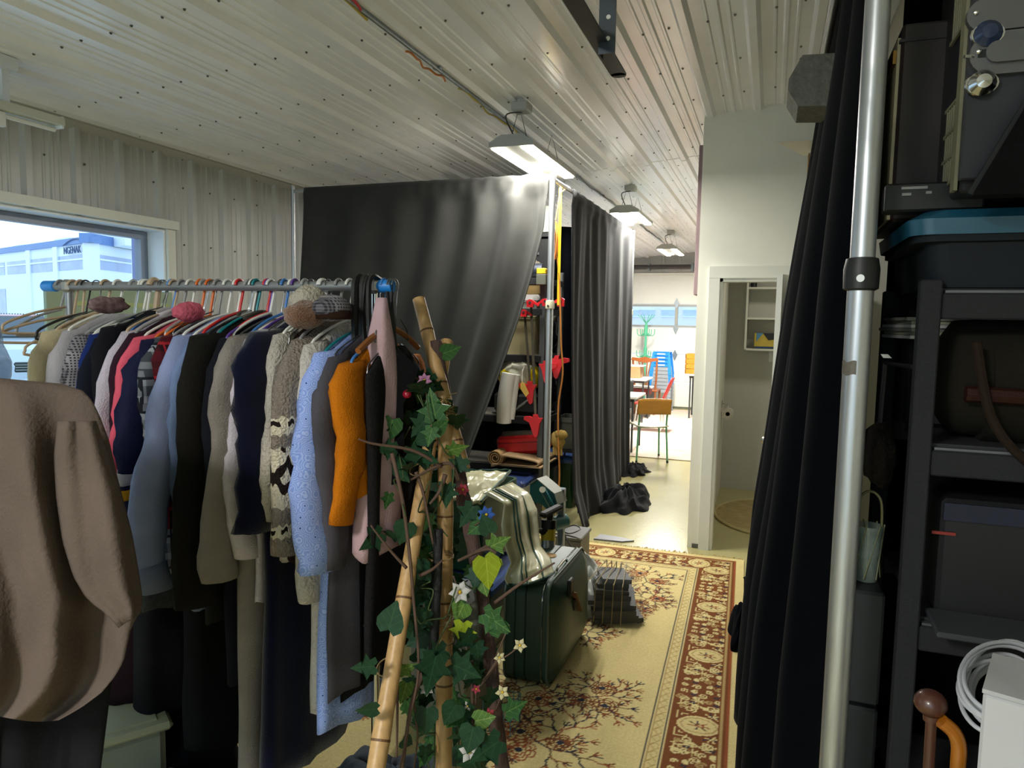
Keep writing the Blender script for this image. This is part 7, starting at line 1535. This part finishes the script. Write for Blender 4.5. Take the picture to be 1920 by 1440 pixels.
# ------------------------------------------------------------------ far room furniture
M_gpipe = mat('mint_green_tube', '5c9c74', .4, var=.05); M_ply = mat('honey_plywood', 'a9731e', .4, var=.12, vscale=8, stretch=(1, 1, 6), coat=.3)
def tubes(t, name, segs, r, m):
    for s in segs: obj(name, MB().tube(smooth_path(s, 5) if len(s) > 2 else s, r, 10), m, t, smooth=True)
fl_, fr_, bl_ = onZ(1193, 868, 0), onZ(1251, 868, 0), onZ(1217, 853, 0)
sc = thing('school_chair', 'school chair with honey plywood back and mint green tube frame facing the tables', 'chair', (fl_ + fr_) / 2)
# its back is towards the viewer: rear legs are fl_, fr_
rx_ = (fr_ - fl_).normalized(); ry_ = Vector((-rx_.y, rx_.x, 0)); w_ = (fr_ - fl_).length
def sp_(a, b, z): return fl_ + rx_ * a + ry_ * b + Vector((0, 0, z))
for a in (0, w_):
    ins = .02 if a == 0 else -.02
    obj('leg', MB().tube(smooth_path([sp_(a, 0, 0), sp_(a + ins * .5, .01, .22), sp_(a + ins, .02, .44), sp_(a + ins, 0, .6), sp_(a + ins * .6, -.03, .77)], 5), .0115, 10), M_gpipe, sc, smooth=True)
    obj('leg', MB().tube([sp_(a - ins, .42, 0), sp_(a, .39, .44)], .0115, 10), M_gpipe, sc, smooth=True); obj('side_rail', MB().tube([sp_(a + ins, .02, .435), sp_(a + ins, .39, .435)], .010, 8), M_gpipe, sc, smooth=True)
    for b_ in (0, .42): obj('foot_cap', MB().cyl(sp_(a - (ins if b_ else 0), b_, 0), sp_(a - (ins if b_ else 0), b_, .03), .014, 10), M_black, sc, smooth=True)
obj('cross_rail', MB().tube([sp_(.02, .02, .435), sp_(w_ - .02, .02, .435)], .010, 8), M_gpipe, sc, smooth=True)
obj('seat', MB().grid(12, 12, lambda u, v: sp_(-.005 + (w_ + .01) * u, -.01 + .42 * v, .452 - .014 * math.sin(PI * u) + (.0 if v < .85 else -.03 * (v - .85) / .15))), mat('worn_pale_seat', 'c9c4b0', .3, var=.1), sc, smooth='all', solid=.012)
obj('backrest', MB().grid(16, 8, lambda u, v: sp_(-.015 + (w_ + .03) * u, -.005 - .03 * v + .035 * math.sin(PI * u) - .018, .595 + .185 * v + .008 * math.sin(PI * u) * (1 if v > .9 else -.6 if v < .1 else 0))), M_ply, sc, smooth='all', solid=.012)
M_tt = mat('white_laminate', 'd4d6d4', .3, var=.03)
def table(label, x0, x1, y0, y1, h, legm, th=.03):
    t = thing('table', label, 'table', ((x0 + x1) / 2, (y0 + y1) / 2, 0)); obj('tabletop', MB().box(((x0 + x1) / 2, (y0 + y1) / 2, h - th / 2), (x1 - x0, y1 - y0, th), bev=.008), M_tt, t)
    obj('apron', MB().box(((x0 + x1) / 2, (y0 + y1) / 2, h - th - .02), (x1 - x0 - .08, y1 - y0 - .08, .035)), legm, t)
    for xx in (x0 + .06, x1 - .06):
        for yy in (y0 + .06, y1 - .06): obj('leg', MB().tube([(xx, yy, 0), (xx, yy, h - th)], .014, 10), legm, t, smooth=True)
    return t
table('white round-cornered cafe table next to the school chair', -2.55, -1.58, 9.05, 9.75, .74, M_steel)
table('white folding table carrying a cardboard box by the wooden chair', -3.2, -1.93, 11.9, 12.6, .75, M_steel)
table('white table partly hidden behind the washroom corner with a wooden crate', -1.38, -.4, 12.9, 13.5, .80, M_steel)
bq_ = thing('cardboard_box', 'brown cardboard box with a white top on the far folding table', 'box', (-2.4, 12.2, .75)); p_ = onY(1201, 704, 12.15); obj('carton', MB().box((p_.x - .45, 12.22, .852), (.9, .3, .20), bev=.004), mat('kraft_board', '9c7850', .8, var=.08), bq_); obj('lid', MB().box((p_.x - .42, 12.26, .958), (.94, .36, .012)), M_tt, bq_)
p_ = onY(1286, 718, 13.1); wcx = thing('wooden_crate', 'honey wood crate on the far right table', 'crate', (-1.0, 13.1, .80))
for i in range(4): obj('slat', MB().box((p_.x + .2, 13.0, .845 + .09 * i), (.42, .02, .082), bev=.003), M_ply, wcx); obj('slat', MB().box((p_.x - .005, 13.15, .845 + .09 * i), (.02, .32, .082), bev=.003), M_ply, wcx)
obj('back_panel', MB().box((p_.x + .2, 13.3, .98), (.42, .02, .36)), M_ply, wcx); obj('bottom', MB().box((p_.x + .2, 13.15, .812), (.4, .28, .015)), M_ply, wcx)
# stack of blue stools
sx_c = onY(1240, 700, 13.7).x; ntop = 1.15
for i in range(11):
    zb = .045 * i * 1.55; last = i == 10
    t = thing('stacking_stool', 'plastic stool nested in the tall stack, blue at the top and greyer below' if True else '', 'stool', (sx_c, 13.75, zb), 'plastic stools nested in one tall stack'); hs_ = .46
    m_ = M_blue if i > 6 else mat('grey_blue_plastic', '8b9298', .45, var=.05)
    obj('seat', MB().box((sx_c, 13.75, zb + hs_ - .01), (.30 + .0 * i, .30, .02), bev=.008), m_, t)
    for sx in (-1, 1):
        for sy in (-1, 1): obj('leg', MB().bar((sx_c + sx * .14, 13.75 + sy * .14, zb + hs_ - .01), (sx_c + sx * (.19), 13.75 + sy * .19, zb + (0 if i == 0 else .02)), .045, .012), m_ if i < 7 else M_blue, t)
    for sy in (-1, 1): obj('apron', MB().box((sx_c, 13.75 + sy * .152, zb + hs_ - .045), (.28, .012, .06 if i < 7 else .05)), m_, t)
    if i > 6: obj('grip_slot', MB().box((sx_c, 13.75 - .160, zb + hs_ - .04), (.15, .006, .022)), M_white, t)
    STOOL = ['bottom grey stool of the tall stack', 'second grey stool from the floor in the tall stack', 'third grey stool from the floor in the stack', 'fourth stool from the floor in the tall stack', 'fifth stool from the floor in the tall stack', 'sixth stool from the floor in the tall stack', 'topmost grey stool just under the blue ones', 'lowest blue stool in the tall stack', 'blue stool second below the topmost one', 'blue stool just below the topmost one', 'topmost blue stool of the tall stack by the garage door']; t['label'] = STOOL[i]
# coat tree
cpt = onY(1212, 597, 13.95); ctx = cpt.x
ctt = thing('coat_tree', 'mint green metal coat tree against the garage door', 'coat stand', (ctx, 13.95, 0)); M_mint = mat('mint_enamel', '55b088', .4, var=.04)
obj('pole', MB().cyl((ctx, 13.95, .02), (ctx, 13.95, 1.70), .022, 14), M_mint, ctt, smooth=True)
for zz in (1.55, 1.12): obj('sleeve', MB().cyl((ctx, 13.95, zz - .09), (ctx, 13.95, zz + .1), .036, 14), M_mint, ctt, smooth=True)
for k in range(6):
    a = 2 * PI * k / 6 + .3; c_, s_ = math.cos(a), math.sin(a)
    for zz in (1.50, 1.08): obj('hook', MB().tube(smooth_path([(ctx + .03 * c_, 13.95 + .03 * s_, zz), (ctx + .10 * c_, 13.95 + .1 * s_, zz - .05), (ctx + .16 * c_, 13.95 + .16 * s_, zz - .02), (ctx + .17 * c_, 13.95 + .17 * s_, zz + .08)], 4), .008, 8), M_mint, ctt, smooth=True)
    obj('prong', MB().tube([(ctx, 13.95, 1.68), (ctx + .17 * c_, 13.95 + .1 * s_, 1.86)], .007, 8), M_mint, ctt, smooth=True); obj('foot', MB().tube(smooth_path([(ctx, 13.95, .12), (ctx + .12 * c_, 13.95 + .12 * s_, .08), (ctx + .24 * c_, 13.95 + .24 * s_, .012)], 4), .011, 8), M_mint, ctt, smooth=True)
# splat-back wooden chair
wx_ = onY(1206, 700, 12.85).x; wc_ = thing('wooden_chair', 'brown wooden chair with a pierced splat back behind the folding table', 'chair', (wx_, 12.9, 0)); M_cw = mat('chestnut_wood', '8a4a1e', .4, var=.15, coat=.3)
for sx in (-.21, .21):
    obj('back_post', MB().tube(smooth_path([(wx_ + sx * .85, 13.1, 0), (wx_ + sx * .9, 13.1, .45), (wx_ + sx, 13.04, .8), (wx_ + sx * 1.04, 12.98, 1.05)], 5), .019, 10), M_cw, wc_, smooth=True); obj('leg', MB().tube([(wx_ + sx, 13.52, 0), (wx_ + sx, 13.50, .44)], .02, 10), M_cw, wc_, smooth=True)
obj('crest_rail', MB().prism([(wx_ - .25, 1.02), (wx_ - .23, 1.07), (wx_ - .1, 1.055), (wx_, 1.085), (wx_ + .1, 1.055), (wx_ + .23, 1.07), (wx_ + .25, 1.02), (wx_ + .1, .99), (wx_, .97), (wx_ - .1, .99)], 12.965, 12.99, 1), M_cw, wc_)
for sx in (-.075, -.03, .03, .075): obj('splat', MB().tube(smooth_path([(wx_ + sx * .55, 13.09, .47), (wx_ + sx * .6, 13.07, .68), (wx_ + sx * 1.5, 12.98, 1.0)], 5), .011, 8), M_cw, wc_, smooth=True)
obj('seat', MB().box((wx_, 13.3, .455), (.46, .46, .035), bev=.012), M_cw, wc_)
rcx = onY(1232, 725, 11.2).x; rc2 = thing('red_chair', 'red plastic chair seen from the side behind the school chair', 'chair', (rcx, 11.2, 0)); M_rp = mat('red_shell', 'd22c28', .35, var=.05)
obj('backrest', MB().grid(8, 10, lambda u, v: (rcx + .08 + .16 * v - .02 * math.sin(PI * u), 11.05 + .36 * u, .44 + .40 * v)), M_rp, rc2, smooth='all', solid=.014); obj('seat', MB().grid(8, 8, lambda u, v: (rcx - .32 + .42 * u, 11.05 + .36 * v, .44 - .02 * math.sin(PI * u))), M_rp, rc2, smooth='all', solid=.014)
for sx in (-.28, .08):
    for sy in (11.08, 11.38): obj('leg', MB().tube([(rcx + sx * 1.2, sy, 0), (rcx + sx, sy, .43)], .010, 8), M_chrome, rc2, smooth=True)
grc = thing('grey_chair', 'grey shell chair back behind the cafe table', 'chair', (-2.2, 10.3, 0)); obj('backrest', MB().grid(8, 8, lambda u, v: (-2.28 + .42 * u, 10.30 - .05 * math.sin(PI * u) + .05 * v, .44 + .42 * v)), M_rackm, grc, smooth='all', solid=.014); obj('seat', MB().box((-2.07, 10.1, .44), (.42, .4, .02), bev=.006), M_rackm, grc)
for sx in (-2.24, -1.9):
    for sy in (9.95, 10.28): obj('leg', MB().tube([(sx, sy, 0), (sx, sy, .43)], .010, 8), M_chrome, grc, smooth=True)
bch = thing('bench', 'low white bench with a dark red skirt below the far folding table', 'bench', (-2.4, 12.75, 0)); obj('top', MB().box((-2.5, 12.78, .55), (1.1, .25, .03), bev=.006), M_tt, bch); obj('skirt', MB().box((-2.5, 12.78, .47), (1.04, .22, .10)), mat('dark_red_paint', '7c2c28', .5), bch)
for sx in (-2.98, -2.02): obj('leg', MB().box((sx, 12.78, .21), (.05, .2, .42)), M_steel, bch)
er = obj('floor_carpet', MB().box((-1.6, 11.5, .006), (4.6, 5.3, .010), bev=.003), pat('beige_carpet', lambda N, L, co, xyz, mix, mt: (lambda n: (L.new(co, n.inputs['Vector']), mix(n.outputs['Fac'], 'b39c88', 'd8cabb'))[1])(N.new('ShaderNodeTexNoise')), rough=.9, bump=.2, bscale=60)); tag(er, 'large beige worn carpet under the tables in the far room', 'carpet')
er.location.y += .02

o = obj('drape_curtain', MB().grid(70, 14, lambda u, v: (lerp(.30, 2.5, u), 2.26 + .03 * math.sin(50 * u), lerp(0, 2.95, v))), M_velvet2, smooth='all', solid=.004); tag(o, 'dark curtain added as backing behind the black shelving unit', 'curtain')  # added to darken the gap behind the shelves and block light
rail((.18, 2.26, 2.96), (2.55, 2.26, 2.96), 'metal rail above the added dark curtain behind the black shelving')

fb2 = thing('warehouse', 'pale building with small square windows seen through the garage door glass', 'building', (-3, 42, 0))
obj('wall', MB().box((-3, 42, 3), (40, .6, 7)), mat('pale_pink_cladding', 'ece6ec', .7, var=.02), fb2); obj('roof', MB().box((-3, 42, 6.7), (41, 1.2, .4)), M_fascia, fb2)
for px_ in (1186, 1215, 1253, 1294, 1330):
    p_ = onY(px_, 587, 41.6); w_ = obj('window', MB().box((p_.x, 41.68, p_.z), (.75, .1, .36)), mat('pale_window', 'c4d0e4', .3), fb2); obj('window_frame', MB().box((p_.x, 41.66, p_.z + .2), (.85, .1, .05)).box((p_.x, 41.66, p_.z - .2), (.85, .1, .05)), M_bld, w_)
ground2 = struct('ground_beyond', MB().box((-3, 30, .02), (44, 31, .2)), mat('bounce_pale_ground', 'e4e6e8', .8))  # ground colour raised to bounce light onto the pale building
